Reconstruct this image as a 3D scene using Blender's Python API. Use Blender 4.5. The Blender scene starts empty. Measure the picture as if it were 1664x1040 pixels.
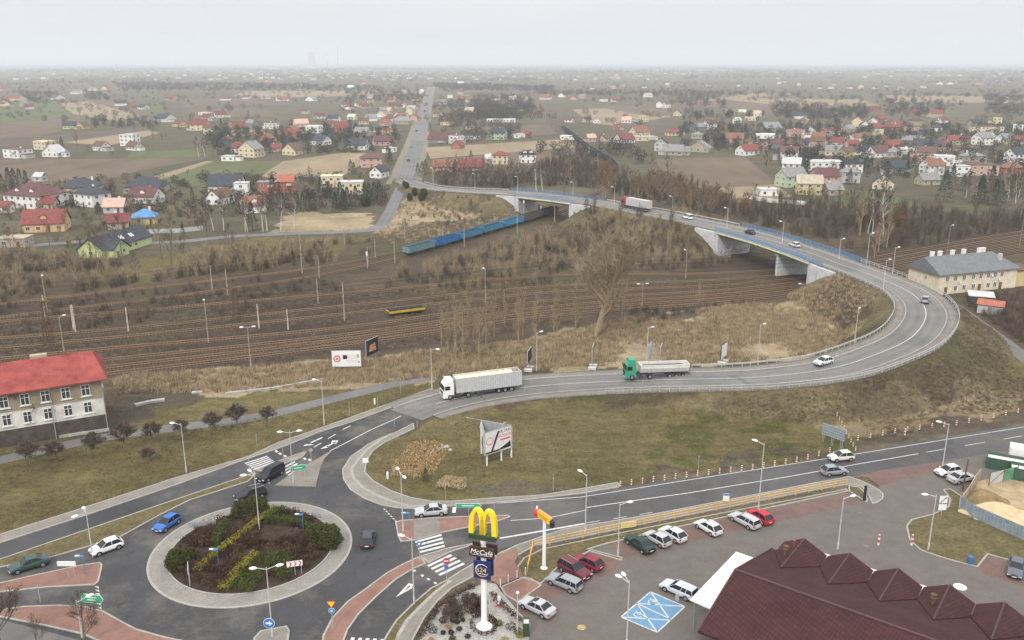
import bpy, math, random
import numpy as np
from mathutils import Vector
random.seed(7); rng = np.random.default_rng(11)
R = math.radians
scene = bpy.context.scene
C = scene.collection
# ---------------------------------------------------------------- camera, world, sun, exposure
CAM_H = 61.0; FPX = 1420.0; HOR = 100.0; PITCH = math.atan((520-HOR)/FPX)
cam_data = bpy.data.cameras.new('camera'); cam = bpy.data.objects.new('camera', cam_data); C.objects.link(cam)
cam.location = (0, 0, CAM_H); cam.rotation_euler = (math.pi/2-PITCH, 0, 0)
cam_data.sensor_width = 36; cam_data.lens = 36*FPX/1664
cam_data.clip_start = 1; cam_data.clip_end = 60000
scene.camera = cam
SUN_EL, SUN_AZ = 42, 200      # soft light from behind the left shoulder
world = bpy.data.worlds.new('World'); scene.world = world; world.use_nodes = True
nt = world.node_tree; bg = nt.nodes['Background']
sky = nt.nodes.new('ShaderNodeTexSky'); sky.sky_type = 'NISHITA'; sky.sun_disc = False
sky.sun_elevation = R(SUN_EL); sky.sun_rotation = R(SUN_AZ); sky.dust_density = 6; sky.air_density = 1.0
hsv = nt.nodes.new('ShaderNodeHueSaturation'); hsv.inputs['Saturation'].default_value = 0.30
mxs = nt.nodes.new('ShaderNodeMix'); mxs.data_type = 'RGBA'; mxs.inputs[0].default_value = 0.94
mxs.inputs[7].default_value = (6.6, 6.6, 6.7, 1)
# overcast gradient: the cloud deck is brighter overhead than at the horizon
tcw = nt.nodes.new('ShaderNodeTexCoord'); sxw = nt.nodes.new('ShaderNodeSeparateXYZ'); nt.links.new(tcw.outputs['Generated'], sxw.inputs[0])
mrw = nt.nodes.new('ShaderNodeMapRange'); mrw.inputs[1].default_value = 0; mrw.inputs[2].default_value = 1; mrw.inputs[3].default_value = 1.0; mrw.inputs[4].default_value = 3.0
nt.links.new(sxw.outputs[2], mrw.inputs[0]); vmw = nt.nodes.new('ShaderNodeVectorMath'); vmw.operation = 'SCALE'
nt.links.new(sky.outputs[0], hsv.inputs['Color']); nt.links.new(hsv.outputs[0], mxs.inputs[6]); 
cn = nt.nodes.new('ShaderNodeTexNoise'); cn.inputs['Scale'].default_value = 3.5; cn.inputs['Detail'].default_value = 5; cmap = nt.nodes.new('ShaderNodeMapping'); cmap.inputs['Scale'].default_value = (1, 1, 7); nt.links.new(tcw.outputs['Generated'], cmap.inputs[0]); nt.links.new(cmap.outputs[0], cn.inputs['Vector'])
cr_ = nt.nodes.new('ShaderNodeMapRange'); cr_.inputs[1].default_value = .3; cr_.inputs[2].default_value = .7; cr_.inputs[3].default_value = .94; cr_.inputs[4].default_value = 1.05; nt.links.new(cn.outputs['Fac'], cr_.inputs[0])
vmc = nt.nodes.new('ShaderNodeVectorMath'); vmc.operation = 'SCALE'; nt.links.new(mxs.outputs[2], vmc.inputs[0]); nt.links.new(cr_.outputs[0], vmc.inputs['Scale']); nt.links.new(vmc.outputs[0], vmw.inputs[0]); nt.links.new(mrw.outputs[0], vmw.inputs['Scale']); nt.links.new(vmw.outputs[0], bg.inputs[0])
bg.inputs[1].default_value = 0.09
sl = bpy.data.lights.new('sun', 'SUN'); sl.energy = 1.5; sl.angle = R(10); sl.color = (1, .95, .88)
so = bpy.data.objects.new('sun', sl); C.objects.link(so)
sv = Vector((math.sin(R(SUN_AZ))*math.cos(R(SUN_EL)), math.cos(R(SUN_AZ))*math.cos(R(SUN_EL)), math.sin(R(SUN_EL))))
so.rotation_euler = sv.to_track_quat('Z', 'Y').to_euler()
so.location = (0, -100, 300)
scene.view_settings.view_transform = 'Standard'; scene.view_settings.look = 'None'
scene.view_settings.exposure = 0.38; scene.view_settings.gamma = 1
scene.cycles.max_bounces = 5; scene.cycles.volume_bounces = 1
# ---------------------------------------------------------------- projection helpers
SP, CP = math.sin(PITCH), math.cos(PITCH)
def P(px, py, z=0.0):
    u = (px-832)/FPX; v = (520-py)/FPX
    dy = CP+v*SP; dz = -SP+v*CP
    t = (z-CAM_H)/dz
    return Vector((u*t, dy*t, z))
def PR(x, y, z=0.0):          # world -> photo pixel
    d = y*CP-(z-CAM_H)*SP; w = y*SP+(z-CAM_H)*CP
    return 832+FPX*x/d, 520-FPX*w/d
def hgt(px, py, top, z=0.0):  # height of an upright thing from its base and top rows
    p = P(px, py, z); u = (520-top)/FPX
    return CAM_H + p.y*(-SP+u*CP)/(CP+u*SP) - z
def mpp(px, py, z=0.0):       # metres per photo pixel at a ground point
    p = P(px, py, z); return (p.y*CP-(z-CAM_H)*SP)/FPX
def zz(ox, oy, s, pts): return [(ox+a/s, oy+b/s)+tuple(r) for a, b, *r in pts]
# ---------------------------------------------------------------- tagging
DEFER = []
def tag(o, label=None, cat=None, group=None, kind=None):
    if label: o['label'] = label
    if cat: o['category'] = cat
    if group: o['group'] = group
    if kind: o['kind'] = kind
    return o
def empty(name, loc=(0, 0, 0), rz=0.0, s=1.0):
    o = bpy.data.objects.new(name, None); C.objects.link(o); o.location = loc; o.rotation_euler[2] = rz
    o.scale = (s, s, s); o.empty_display_size = .5
    return o
def link(name, me, parent=None, loc=None, rz=None):
    o = bpy.data.objects.new(name, me); C.objects.link(o)
    if parent: o.parent = parent
    if loc is not None: o.location = loc
    if rz is not None: o.rotation_euler[2] = rz
    return o
def copy_tree(o, parent=None, loc=None, rz=None, s=None):
    c = o.copy(); C.objects.link(c)
    if parent: c.parent = parent
    for ch in o.children: copy_tree(ch, c)
    if loc is not None: c.location = loc
    if rz is not None: c.rotation_euler[2] = rz
    if s is not None: c.scale = (s, s, s) if isinstance(s, (int, float)) else s
    return c
def defer(o, desc, cat, zone, group=None):
    "labels of repeats are given at the end, by rank from the left among the same description and zone"
    o['category'] = cat
    if group: o['group'] = group
    elif 'group' in o: del o['group']
    if 'label' in o: del o['label']
    DEFER.append((o, desc, zone))
ONES = 'zeroth first second third fourth fifth sixth seventh eighth ninth tenth eleventh twelfth thirteenth fourteenth fifteenth sixteenth seventeenth eighteenth nineteenth'.split()
def ordinal(n):
    if n < 20: return ONES[n]
    t = {2: 'twent', 3: 'thirt', 4: 'fort', 5: 'fift', 6: 'sixt', 7: 'sevent', 8: 'eight', 9: 'ninet'}[n//10]
    return t+'ieth' if n % 10 == 0 else t+'y-'+ONES[n % 10]
def finish_labels():
    g = {}
    for o, d, z in DEFER: g.setdefault((d, z), []).append(o)
    for (d, z), l in g.items():
        l.sort(key=lambda o: PR(o.location[0], o.location[1])[0])
        n = len(l)
        for i, o in enumerate(l):
            if n == 1: t = f'{d} {z}'
            elif i == 0: t = f'{d} {z}, leftmost of {n}' if n > 2 else f'{d} {z}, left of two'
            elif i == n-1: t = f'{d} {z}, rightmost of {n}' if n > 2 else f'{d} {z}, right of two'
            else: t = f'{d} {z}, {ordinal(i+1)} of {n} from left'
            o['label'] = t
# ---------------------------------------------------------------- materials
MATS = {}
def nnode(nt, t, **k):
    n = nt.nodes.new(t)
    for a, b in k.items(): setattr(n, a, b)
    return n
def mat(name, col, rough=.8, amt=.25, scale=1.0, metal=0.0, bump=0.0, spec=None, detail=4, col2=None, coord='pos', stretch=None, emit=None, coat=0):
    if name in MATS: return MATS[name]
    m = bpy.data.materials.new(name); m.use_nodes = True; MATS[name] = m
    nt = m.node_tree; b = nt.nodes['Principled BSDF']
    b.inputs['Roughness'].default_value = rough; b.inputs['Metallic'].default_value = metal
    if spec is None and rough >= .7: spec = .12
    if spec is not None: b.inputs['Specular IOR Level'].default_value = spec
    if coat: b.inputs['Coat Weight'].default_value = coat; b.inputs['Coat Roughness'].default_value = .08
    if amt == 0:
        b.inputs['Base Color'].default_value = (*col, 1)
    else:
        if coord == 'pos': src = nnode(nt, 'ShaderNodeNewGeometry').outputs['Position']
        else: src = nnode(nt, 'ShaderNodeTexCoord').outputs['Object']
        if stretch:
            mp = nnode(nt, 'ShaderNodeMapping'); mp.inputs['Scale'].default_value = stretch
            nt.links.new(src, mp.inputs['Vector']); src = mp.outputs[0]
        no = nnode(nt, 'ShaderNodeTexNoise'); no.inputs['Scale'].default_value = scale; no.inputs['Detail'].default_value = detail
        no.inputs['Roughness'].default_value = .65
        nt.links.new(src, no.inputs['Vector'])
        cr = nnode(nt, 'ShaderNodeValToRGB')
        c2 = col2 or tuple(min(1, c*(1+amt)) for c in col); c1 = tuple(c*(1-amt) for c in col)
        cr.color_ramp.elements[0].position = .32; cr.color_ramp.elements[1].position = .68
        cr.color_ramp.elements[0].color = (*c1, 1); cr.color_ramp.elements[1].color = (*c2, 1)
        nt.links.new(no.outputs['Fac'], cr.inputs[0]); nt.links.new(cr.outputs[0], b.inputs['Base Color'])
        if bump:
            bp = nnode(nt, 'ShaderNodeBump'); bp.inputs['Strength'].default_value = bump; bp.inputs['Distance'].default_value = .05
            nt.links.new(no.outputs['Fac'], bp.inputs['Height']); nt.links.new(bp.outputs[0], b.inputs['Normal'])
    if emit:
        b.inputs['Emission Color'].default_value = (*emit, 1); b.inputs['Emission Strength'].default_value = 1
    return m
def brickmat(name, c1, c2, mortar, sx, sy, rot=0.0, ms=.02, amt=.2, rough=.85, off=.5):
    "paving or tiles laid in a regular bond, in world metres"
    if name in MATS: return MATS[name]
    m = mat(name, c1, rough, 0)
    nt = m.node_tree; b = nt.nodes['Principled BSDF']
    g = nnode(nt, 'ShaderNodeNewGeometry'); mp = nnode(nt, 'ShaderNodeMapping'); mp.inputs['Rotation'].default_value[2] = rot
    br = nnode(nt, 'ShaderNodeTexBrick'); br.inputs['Scale'].default_value = 1; br.inputs['Brick Width'].default_value = sx; br.inputs['Row Height'].default_value = sy
    br.inputs['Mortar Size'].default_value = ms; br.offset = off
    br.inputs['Color1'].default_value = (*c1, 1); br.inputs['Color2'].default_value = (*c2, 1); br.inputs['Mortar'].default_value = (*mortar, 1)
    no = nnode(nt, 'ShaderNodeTexNoise'); no.inputs['Scale'].default_value = .35; no.inputs['Detail'].default_value = 6; no.inputs['Roughness'].default_value = .7
    mr = nnode(nt, 'ShaderNodeMapRange'); mr.inputs[1].default_value = .3; mr.inputs[2].default_value = .7; mr.inputs[3].default_value = 1-amt; mr.inputs[4].default_value = 1+amt
    vm = nnode(nt, 'ShaderNodeVectorMath', operation='SCALE')
    L = nt.links.new
    L(g.outputs['Position'], mp.inputs[0]); L(mp.outputs[0], br.inputs[0]); L(g.outputs['Position'], no.inputs['Vector'])
    L(no.outputs['Fac'], mr.inputs[0]); L(br.outputs['Color'], vm.inputs[0]); L(mr.outputs[0], vm.inputs['Scale']); L(vm.outputs[0], b.inputs['Base Color'])
    return m
def asphalt(name, c, track=False, dust=.5):
    if name in MATS: return MATS[name]
    m = mat(name, c, .85, 0); nt = m.node_tree; b = nt.nodes['Principled BSDF']; L = nt.links.new
    g = nnode(nt, 'ShaderNodeNewGeometry')
    def noise(s, d=5, r=.7):
        n = nnode(nt, 'ShaderNodeTexNoise'); n.inputs['Scale'].default_value = s; n.inputs['Detail'].default_value = d; n.inputs['Roughness'].default_value = r
        L(g.outputs['Position'], n.inputs['Vector']); return n.outputs['Fac']
    def rng_(src, a, b_, c_, d_):
        r = nnode(nt, 'ShaderNodeMapRange'); r.inputs[1].default_value = a; r.inputs[2].default_value = b_; r.inputs[3].default_value = c_; r.inputs[4].default_value = d_
        L(src, r.inputs[0]); return r.outputs[0]
    def mul(a, b_):
        x = nnode(nt, 'ShaderNodeMath', operation='MULTIPLY'); L(a, x.inputs[0]); L(b_, x.inputs[1]); return x.outputs[0]
    f = mul(rng_(noise(.12), .3, .7, .86, 1.14), rng_(noise(7, 3), .3, .7, .8, 1.2))
    if track:
        uv = nnode(nt, 'ShaderNodeUVMap'); sx = nnode(nt, 'ShaderNodeSeparateXYZ'); L(uv.outputs[0], sx.inputs[0])
        w = nnode(nt, 'ShaderNodeMath', operation='SINE'); w0 = nnode(nt, 'ShaderNodeMath', operation='MULTIPLY'); w0.inputs[1].default_value = 2*math.pi/2.0
        L(sx.outputs[0], w0.inputs[0]); L(w0.outputs[0], w.inputs[0]); f = mul(f, rng_(w.outputs[0], -1, 1, .92, 1.08))
    # cracks and sealed seams: thin warped cell edges; plus repair patches of another batch
    wn = nnode(nt, 'ShaderNodeTexNoise'); wn.inputs['Scale'].default_value = .25; wn.inputs['Detail'].default_value = 5; L(g.outputs['Position'], wn.inputs['Vector'])
    ad = nnode(nt, 'ShaderNodeVectorMath', operation='MULTIPLY_ADD'); ad.inputs[1].default_value = (9, 9, 0); L(wn.outputs['Color'], ad.inputs[0]); L(g.outputs['Position'], ad.inputs[2])
    vo = nnode(nt, 'ShaderNodeTexVoronoi', feature='DISTANCE_TO_EDGE'); vo.inputs['Scale'].default_value = .09; L(ad.outputs[0], vo.inputs['Vector']); f = mul(f, rng_(vo.outputs['Distance'], 0, .009, .66, 1))
    vp = nnode(nt, 'ShaderNodeTexVoronoi'); vp.inputs['Scale'].default_value = .055; L(ad.outputs[0], vp.inputs['Vector']); sp = nnode(nt, 'ShaderNodeSeparateXYZ'); L(vp.outputs['Color'], sp.inputs[0]); f = mul(f, rng_(sp.outputs[0], 0, 1, .9, 1.12))
    vm = nnode(nt, 'ShaderNodeVectorMath', operation='SCALE'); vm.inputs[0].default_value = c; L(f, vm.inputs['Scale'])
    mx = nnode(nt, 'ShaderNodeMix', data_type='RGBA'); L(vm.outputs[0], mx.inputs[6]); mx.inputs[7].default_value = (.20, .175, .14, 1)
    L(rng_(noise(.07, 6, .75), .5, .72, 0, dust), mx.inputs[0]); L(mx.outputs[2], b.inputs['Base Color'])
    return m
def plain(c, rough=.6, metal=0.0, amt=.12, scale=2.0, **k):
    key = 'paint_%d_%d_%d_%d_%d_%d' % (*[int(x*99) for x in c], int(rough*10), int(metal*10), int(amt*100))
    return mat(key, c, rough, amt, scale, metal, **k)
WHITE = (.72, .72, .70)
M_white = plain(WHITE); M_paint = mat('road_paint', (.50, .50, .48), .8, .3, 2.5, detail=8); M_glass = mat('dark_glass', (.02, .024, .03), .15, 0, spec=.3)
M_glass2 = mat('window_glass', (.05, .055, .065), .15, 0)
M_steel = mat('galvanised_steel', (.42, .43, .44), .5, .15, 3, .3); M_conc = mat('concrete', (.36, .345, .32), .9, .22, 1.2, bump=.2)
M_lightconc = mat('whitewashed_concrete', (.50, .505, .51), .85, .14, .6); M_black = mat('black_rubber', (.02, .02, .021), .85, .1, 3)
M_wood = mat('grey_wood', (.22, .19, .155), .9, .25, 2); M_rust = mat('rusty_metal', (.13, .075, .045), .85, .35, 2)
# ---------------------------------------------------------------- mesh builder
class MB:
    def __init__(s): s.v = []; s.f = []; s.m = []; s.n = 0
    def add(s, v, f, mi=0):
        o = len(s.v); s.v.extend([tuple(q) for q in v]); s.f.extend([tuple(i+o for i in q) for q in f]); s.m.extend([mi]*len(f)); return s
    def box(s, c, d, mi=0, rz=0.0):
        x, y, z = c; a, b, h = d[0]/2, d[1]/2, d[2]/2; cs, sn = math.cos(rz), math.sin(rz)
        v = []
        for k in (-h, h):
            for i, j in ((-a, -b), (a, -b), (a, b), (-a, b)): v.append((x+i*cs-j*sn, y+i*sn+j*cs, z+k))
        return s.add(v, [(3, 2, 1, 0), (4, 5, 6, 7), (0, 1, 5, 4), (1, 2, 6, 5), (2, 3, 7, 6), (3, 0, 4, 7)], mi)
    def tube(s, p0, p1, r0, r1=None, n=6, mi=0, caps=True):
        r1 = r0 if r1 is None else r1
        p0 = Vector(p0); p1 = Vector(p1); d = (p1-p0)
        if d.length < 1e-6: return s
        d.normalize(); a = d.orthogonal().normalized(); b = d.cross(a)
        v = []
        for p, r in ((p0, r0), (p1, r1)):
            for i in range(n):
                t = 2*math.pi*i/n; v.append(p+a*(r*math.cos(t))+b*(r*math.sin(t)))
        f = [(i, (i+1) % n, n+(i+1) % n, n+i) for i in range(n)]
        if caps: f += [tuple(range(n-1, -1, -1)), tuple(range(n, 2*n))]
        return s.add(v, f, mi)
    def lathe(s, prof, n=12, mi=0, c=(0, 0, 0), sx=1, sy=1):
        v = []
        for r, z in prof:
            for i in range(n):
                t = 2*math.pi*i/n; v.append((c[0]+r*math.cos(t)*sx, c[1]+r*math.sin(t)*sy, c[2]+z))
        k = len(prof); f = [(j*n+i, j*n+(i+1) % n, (j+1)*n+(i+1) % n, (j+1)*n+i) for j in range(k-1) for i in range(n)]
        f += [tuple(range(n-1, -1, -1)), tuple((k-1)*n+i for i in range(n))]
        return s.add(v, f, mi)
    def prism(s, poly, z0, z1, mi=0, side=None, bottom=True):
        "poly: list of (x, y); extruded from z0 to z1"
        n = len(poly); A = sum(poly[i][0]*poly[(i+1) % n][1]-poly[(i+1) % n][0]*poly[i][1] for i in range(n))
        if A < 0: poly = poly[::-1]
        v = [(p[0], p[1], z0) for p in poly]+[(p[0], p[1], z1) for p in poly]
        s.add(v, [(i, (i+1) % n, n+(i+1) % n, n+i) for i in range(n)], mi if side is None else side)
        s.add(v[n:], [tuple(range(n))], mi)
        if bottom: s.add(v[:n], [tuple(range(n-1, -1, -1))], mi)
        return s
    def build(s, name, mats, parent=None, smooth=False, loc=None, rz=None):
        me = bpy.data.meshes.new(name); me.from_pydata(s.v, [], s.f)
        for m in (mats if isinstance(mats, (list, tuple)) else [mats]): me.materials.append(m)
        if any(s.m): me.polygons.foreach_set('material_index', s.m)
        if smooth: me.polygons.foreach_set('use_smooth', [True]*len(me.polygons))
        me.update()
        return link(name, me, parent, loc, rz)
def npmesh(name, V, F, mats, mi=None, smooth=False):
    "fast mesh from an (n,3) array and an (m,k) face array"
    me = bpy.data.meshes.new(name); V = np.asarray(V, np.float32); F = np.asarray(F, np.int32); k = F.shape[1]
    me.vertices.add(len(V)); me.vertices.foreach_set('co', V.ravel())
    me.loops.add(F.size); me.loops.foreach_set('vertex_index', F.ravel())
    me.polygons.add(len(F)); me.polygons.foreach_set('loop_start', np.arange(0, F.size, k, dtype=np.int32))
    for m in (mats if isinstance(mats, (list, tuple)) else [mats]): me.materials.append(m)
    if mi is not None: me.polygons.foreach_set('material_index', np.asarray(mi, np.int32))
    if smooth: me.polygons.foreach_set('use_smooth', np.ones(len(F), bool))
    me.update(calc_edges=True); me.validate()
    return me
def catmull(pts, n=6, closed=False):
    pts = [Vector(p) for p in pts]; out = []; N = len(pts)
    for i in range(N if closed else N-1):
        if closed: a, b, c, d = pts[(i-1) % N], pts[i], pts[(i+1) % N], pts[(i+2) % N]
        else: a, b, c, d = pts[max(i-1, 0)], pts[i], pts[i+1], pts[min(i+2, N-1)]
        for k in range(n):
            t = k/n; out.append(.5*((2*b)+(c-a)*t+(2*a-5*b+4*c-d)*t*t+(3*b-a-3*c+d)*t**3))
    if not closed: out.append(pts[-1])
    return out
def ribbon(name, cl, a, b, m, dz=0.0, thick=0.0, parent=None, kind='structure'):
    "sheet between lateral offsets a and b (left positive) of a 3D centreline; thick>0 gives kerb sides"
    n = len(cl); V = []; F = []; UV = []; s = 0
    for i, p in enumerate(cl):
        t = cl[min(i+1, n-1)]-cl[max(i-1, 0)]; t.z = 0; t.normalize(); nn = Vector((-t.y, t.x, 0))
        if i: s += (cl[i]-cl[i-1]).length
        aa = a(i) if callable(a) else a; bb = b(i) if callable(b) else b
        q = [p+nn*aa, p+nn*bb]
        for w in q: w.z = w.z+dz
        if thick: V += [q[0]-Vector((0, 0, thick)), q[0], q[1], q[1]-Vector((0, 0, thick))]; UV += [(aa, s), (aa, s), (bb, s), (bb, s)]
        else: V += q; UV += [(aa, s), (bb, s)]
    k = 4 if thick else 2
    for i in range(n-1):
        for j in range(k-1): F.append((i*k+j, i*k+j+1, (i+1)*k+j+1, (i+1)*k+j))
    me = npmesh(name, [tuple(v) for v in V], F, m)
    uv = me.uv_layers.new(name='UVMap'); li = np.zeros(len(me.loops), np.int32); me.loops.foreach_get('vertex_index', li)
    uv.data.foreach_set('uv', np.array(UV, np.float32)[li].ravel())
    if sum((me.polygons[j].normal.z for j in range(min(9, len(me.polygons))))) < 0: me.flip_normals()
    o = link(name, me, parent)
    if kind: o['kind'] = kind
    return o
def off(poly, d):
    n = len(poly); A = sum(poly[i][0]*poly[(i+1) % n][1]-poly[(i+1) % n][0]*poly[i][1] for i in range(n)); sg = 1 if A > 0 else -1
    out = []
    for i in range(n):
        a, b, c = Vector(poly[i-1][:2]), Vector(poly[i][:2]), Vector(poly[(i+1) % n][:2])
        e1 = (b-a).normalized(); e2 = (c-b).normalized(); n1 = Vector((-e1.y, e1.x)); n2 = Vector((-e2.y, e2.x)); m = (n1+n2)
        if m.length < .2: m = n1
        m.normalize(); k = min(2.0, 1/max(.4, m.dot(n1))); out.append(tuple(b+m*(d*k*sg)))
    return out
def GP(pts, z=0.0): return [tuple(P(a, b, z)[:2]) for a, b, *_ in pts]
def dedupe(poly, e=.05):
    o = []
    for p in poly:
        if not o or (Vector(p)-Vector(o[-1])).length > e: o.append(p)
    return o
def slab(name, px, m, top=.14, kerb=.22, smooth=0, kind='structure', m_kerb=None, bot=-.1):
    poly = GP(px)
    if smooth: poly = [tuple(v) for v in catmull([Vector((*p, 0)) for p in poly], smooth, True)]; poly = [p[:2] for p in poly]
    poly = dedupe(poly)
    mb = MB()
    if kerb:
        inn = off(poly, kerb); n = len(poly)
        mb.prism(inn, bot, top-.02, 0, bottom=False)
        v = [(*p, bot) for p in poly]+[(*p, top) for p in poly]+[(*p, top) for p in inn]+[(*p, top-.03) for p in inn]
        for j in range(3): mb.add(v, [(j*n+i, j*n+(i+1) % n, (j+1)*n+(i+1) % n, (j+1)*n+i) for i in range(n)], 1)
        return tag(mb.build(name, [m, m_kerb or MATS['kerb_stone']]), kind=kind)
    mb.prism(poly, bot, top, 0, bottom=False)
    return tag(mb.build(name, m), kind=kind)
def sheet(name, px, m, z, kind='structure', smooth=0, zc=0.0):
    poly = GP(px)
    if smooth: poly = [tuple(v)[:2] for v in catmull([Vector((*p, 0)) for p in poly], smooth, True)]
    n = len(poly); A = sum(poly[i][0]*poly[(i+1) % n][1]-poly[(i+1) % n][0]*poly[i][1] for i in range(n))
    if A < 0: poly = poly[::-1]
    mb = MB(); mb.add([(*p, z) for p in poly], [tuple(range(n))]); return tag(mb.build(name, m), kind=kind)
mat('kerb_stone', (.30, .285, .26), .9, .15, 1.5)

def mottle(name, c, amt=.35):
    m = mat(name, c, .95, 0); nt = m.node_tree; L = nt.links.new; g = nnode(nt, 'ShaderNodeNewGeometry'); cur = None
    for sc_, lo, hi in ((2.2, .65, 1.4), (.5, .75, 1.28), (9, .8, 1.25)):
        n = nnode(nt, 'ShaderNodeTexNoise'); n.inputs['Scale'].default_value = sc_; n.inputs['Detail'].default_value = 5; n.inputs['Roughness'].default_value = .7; L(g.outputs['Position'], n.inputs['Vector'])
        r = nnode(nt, 'ShaderNodeMapRange'); r.inputs[1].default_value = .32; r.inputs[2].default_value = .68; r.inputs[3].default_value = lo; r.inputs[4].default_value = hi
        L(n.outputs['Fac'], r.inputs[0]); v = nnode(nt, 'ShaderNodeVectorMath', operation='SCALE'); v.inputs[0].default_value = c
        if cur: L(cur, v.inputs[0])
        L(r.outputs[0], v.inputs['Scale']); cur = v.outputs[0]
    L(cur, m.node_tree.nodes['Principled BSDF'].inputs['Base Color']); return m
M_verge = mottle('verge_grass', (.10, .083, .04))
# ================================================================ FLYOVER LINE AND TERRAIN
FLY = [(652,678,0),(700,659,0),(770,642,.1),(846,630.5,.35),(930,623.5,.8),(1014,619.5,1.5),(1104,617,2.5),(1180,615.5,3.3),(1255,611.5,4.1),(1353,598.6,5.1),
 (1427,575,5.9),(1477,551.5,6.4),(1501,524.5,6.9),(1503,501,7.3),(1484,479,7.7),(1457,464,7.9),(1407,443.8,8),(1363,428.6,8),(1330,416,8),(1289,402,8),(1238,386,8),
 (1178,370.5,8),(1104,354.5,8),(1050,344.5,8),(987,333,8),(937,325.5,8),(886,319,8),(839,314.5,7.8),(765,311,6.4),(716,307.5,4.2),(684,302.5,2.2),(664,296,.8),(655,290,.1)]
CL = catmull([P(*q) for q in FLY], 8)
CLA = np.array([tuple(v) for v in CL]); SEG = np.linalg.norm(np.diff(CLA[:, :2], axis=0), axis=1); SS = np.concatenate([[0], np.cumsum(SEG)])
def near_s(px, py, z=8):
    p = P(px, py, z); return SS[np.argmin((CLA[:, 0]-p.x)**2+(CLA[:, 1]-p.y)**2)]
def at_s(s):
    p = Vector([float(np.interp(s, SS, CLA[:, k])) for k in range(3)])
    q = Vector([float(np.interp(s+.5, SS, CLA[:, k])) for k in range(3)]); r = Vector([float(np.interp(s-.5, SS, CLA[:, k])) for k in range(3)])
    t = q-r; t.z = 0; t.normalize(); return p, t, Vector((-t.y, t.x, 0))
def sub_cl(s0, s1, step=2.0):
    n = max(2, int(abs(s1-s0)/step)); return [at_s(s0+(s1-s0)*i/n)[0] for i in range(n+1)]
BR1 = (near_s(1352, 424), near_s(1192, 374)); BR2 = (near_s(946, 326), near_s(856, 316))
HW = 6.9; SLOPE = 1.55
def terr(X, Y):
    "height of the embankment above the plain"
    X = np.asarray(X, float); Y = np.asarray(Y, float); H = np.zeros(X.shape)
    idx = np.where((X > CLA[:, 0].min()-25) & (X < CLA[:, 0].max()+25) & (Y > CLA[:, 1].min()-25) & (Y < CLA[:, 1].max()+25))
    x = X[idx]; y = Y[idx]; best = np.zeros(x.shape); nd = np.full(x.shape, 1e9); ns = np.zeros(x.shape); nzv = np.zeros(x.shape)
    step = 2
    for i in range(0, len(CLA)-step, step):
        a = CLA[i]; b = CLA[i+step]; d = b-a; L2 = d[0]**2+d[1]**2+1e-9
        t = np.clip(((x-a[0])*d[0]+(y-a[1])*d[1])/L2, 0, 1)
        dist = np.hypot(x-a[0]-t*d[0], y-a[1]-t*d[1]); s = SS[i]+t*(SS[i+step]-SS[i])
        m = dist < nd; nzv = np.where(m, a[2]+t*d[2]-.14, nzv); nd = np.where(m, dist, nd); ns = np.where(m, s, ns)
        h = a[2]+t*d[2]-.12-np.maximum(0, dist-HW)/SLOPE
        inb = ((s > BR1[0]-13) & (s < BR1[1]+13)) | ((s > BR2[0]-12) & (s < BR2[1]+12))
        best = np.where(~inb & (h > best), h, best)
    inb = ((ns > BR1[0]-1.6) & (ns < BR1[1]+1.6)) | ((ns > BR2[0]-1.6) & (ns < BR2[1]+1.6))
    best = np.where((nd < HW+1.2) & (nd > HW), np.minimum(best, nzv), best); endz = ((ns > BR1[0]-14) & (ns < BR1[1]+14)) | ((ns > BR2[0]-13) & (ns < BR2[1]+13)); best = np.where((nd <= np.where(endz, HW-1.3, HW)) & (nzv > 0), nzv, best); best = np.where(inb & (nd < HW+.6), 0, best)
    H[idx] = best
    return H
def inpoly(X, Y, poly):
    c = np.zeros(X.shape, bool); n = len(poly)
    for i in range(n):
        x1, y1 = poly[i]; x2, y2 = poly[(i+1) % n]
        if y1 == y2: continue
        m = ((Y >= y1) != (Y >= y2)); c ^= m & (X < (x2-x1)*(Y-y1)/(y2-y1)+x1)
    return c
def vnoise(X, Y, s, seed):
    "smooth value noise, numpy"
    r = np.random.default_rng(seed).random((256, 256)); x = X/s; y = Y/s
    xi = np.floor(x).astype(int); yi = np.floor(y).astype(int); fx = x-xi; fy = y-yi; fx = fx*fx*(3-2*fx); fy = fy*fy*(3-2*fy)
    g = lambda a, b: r[a % 256, b % 256]
    return (g(xi, yi)*(1-fx)+g(xi+1, yi)*fx)*(1-fy)+(g(xi, yi+1)*(1-fx)+g(xi+1, yi+1)*fx)*fy
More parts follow.
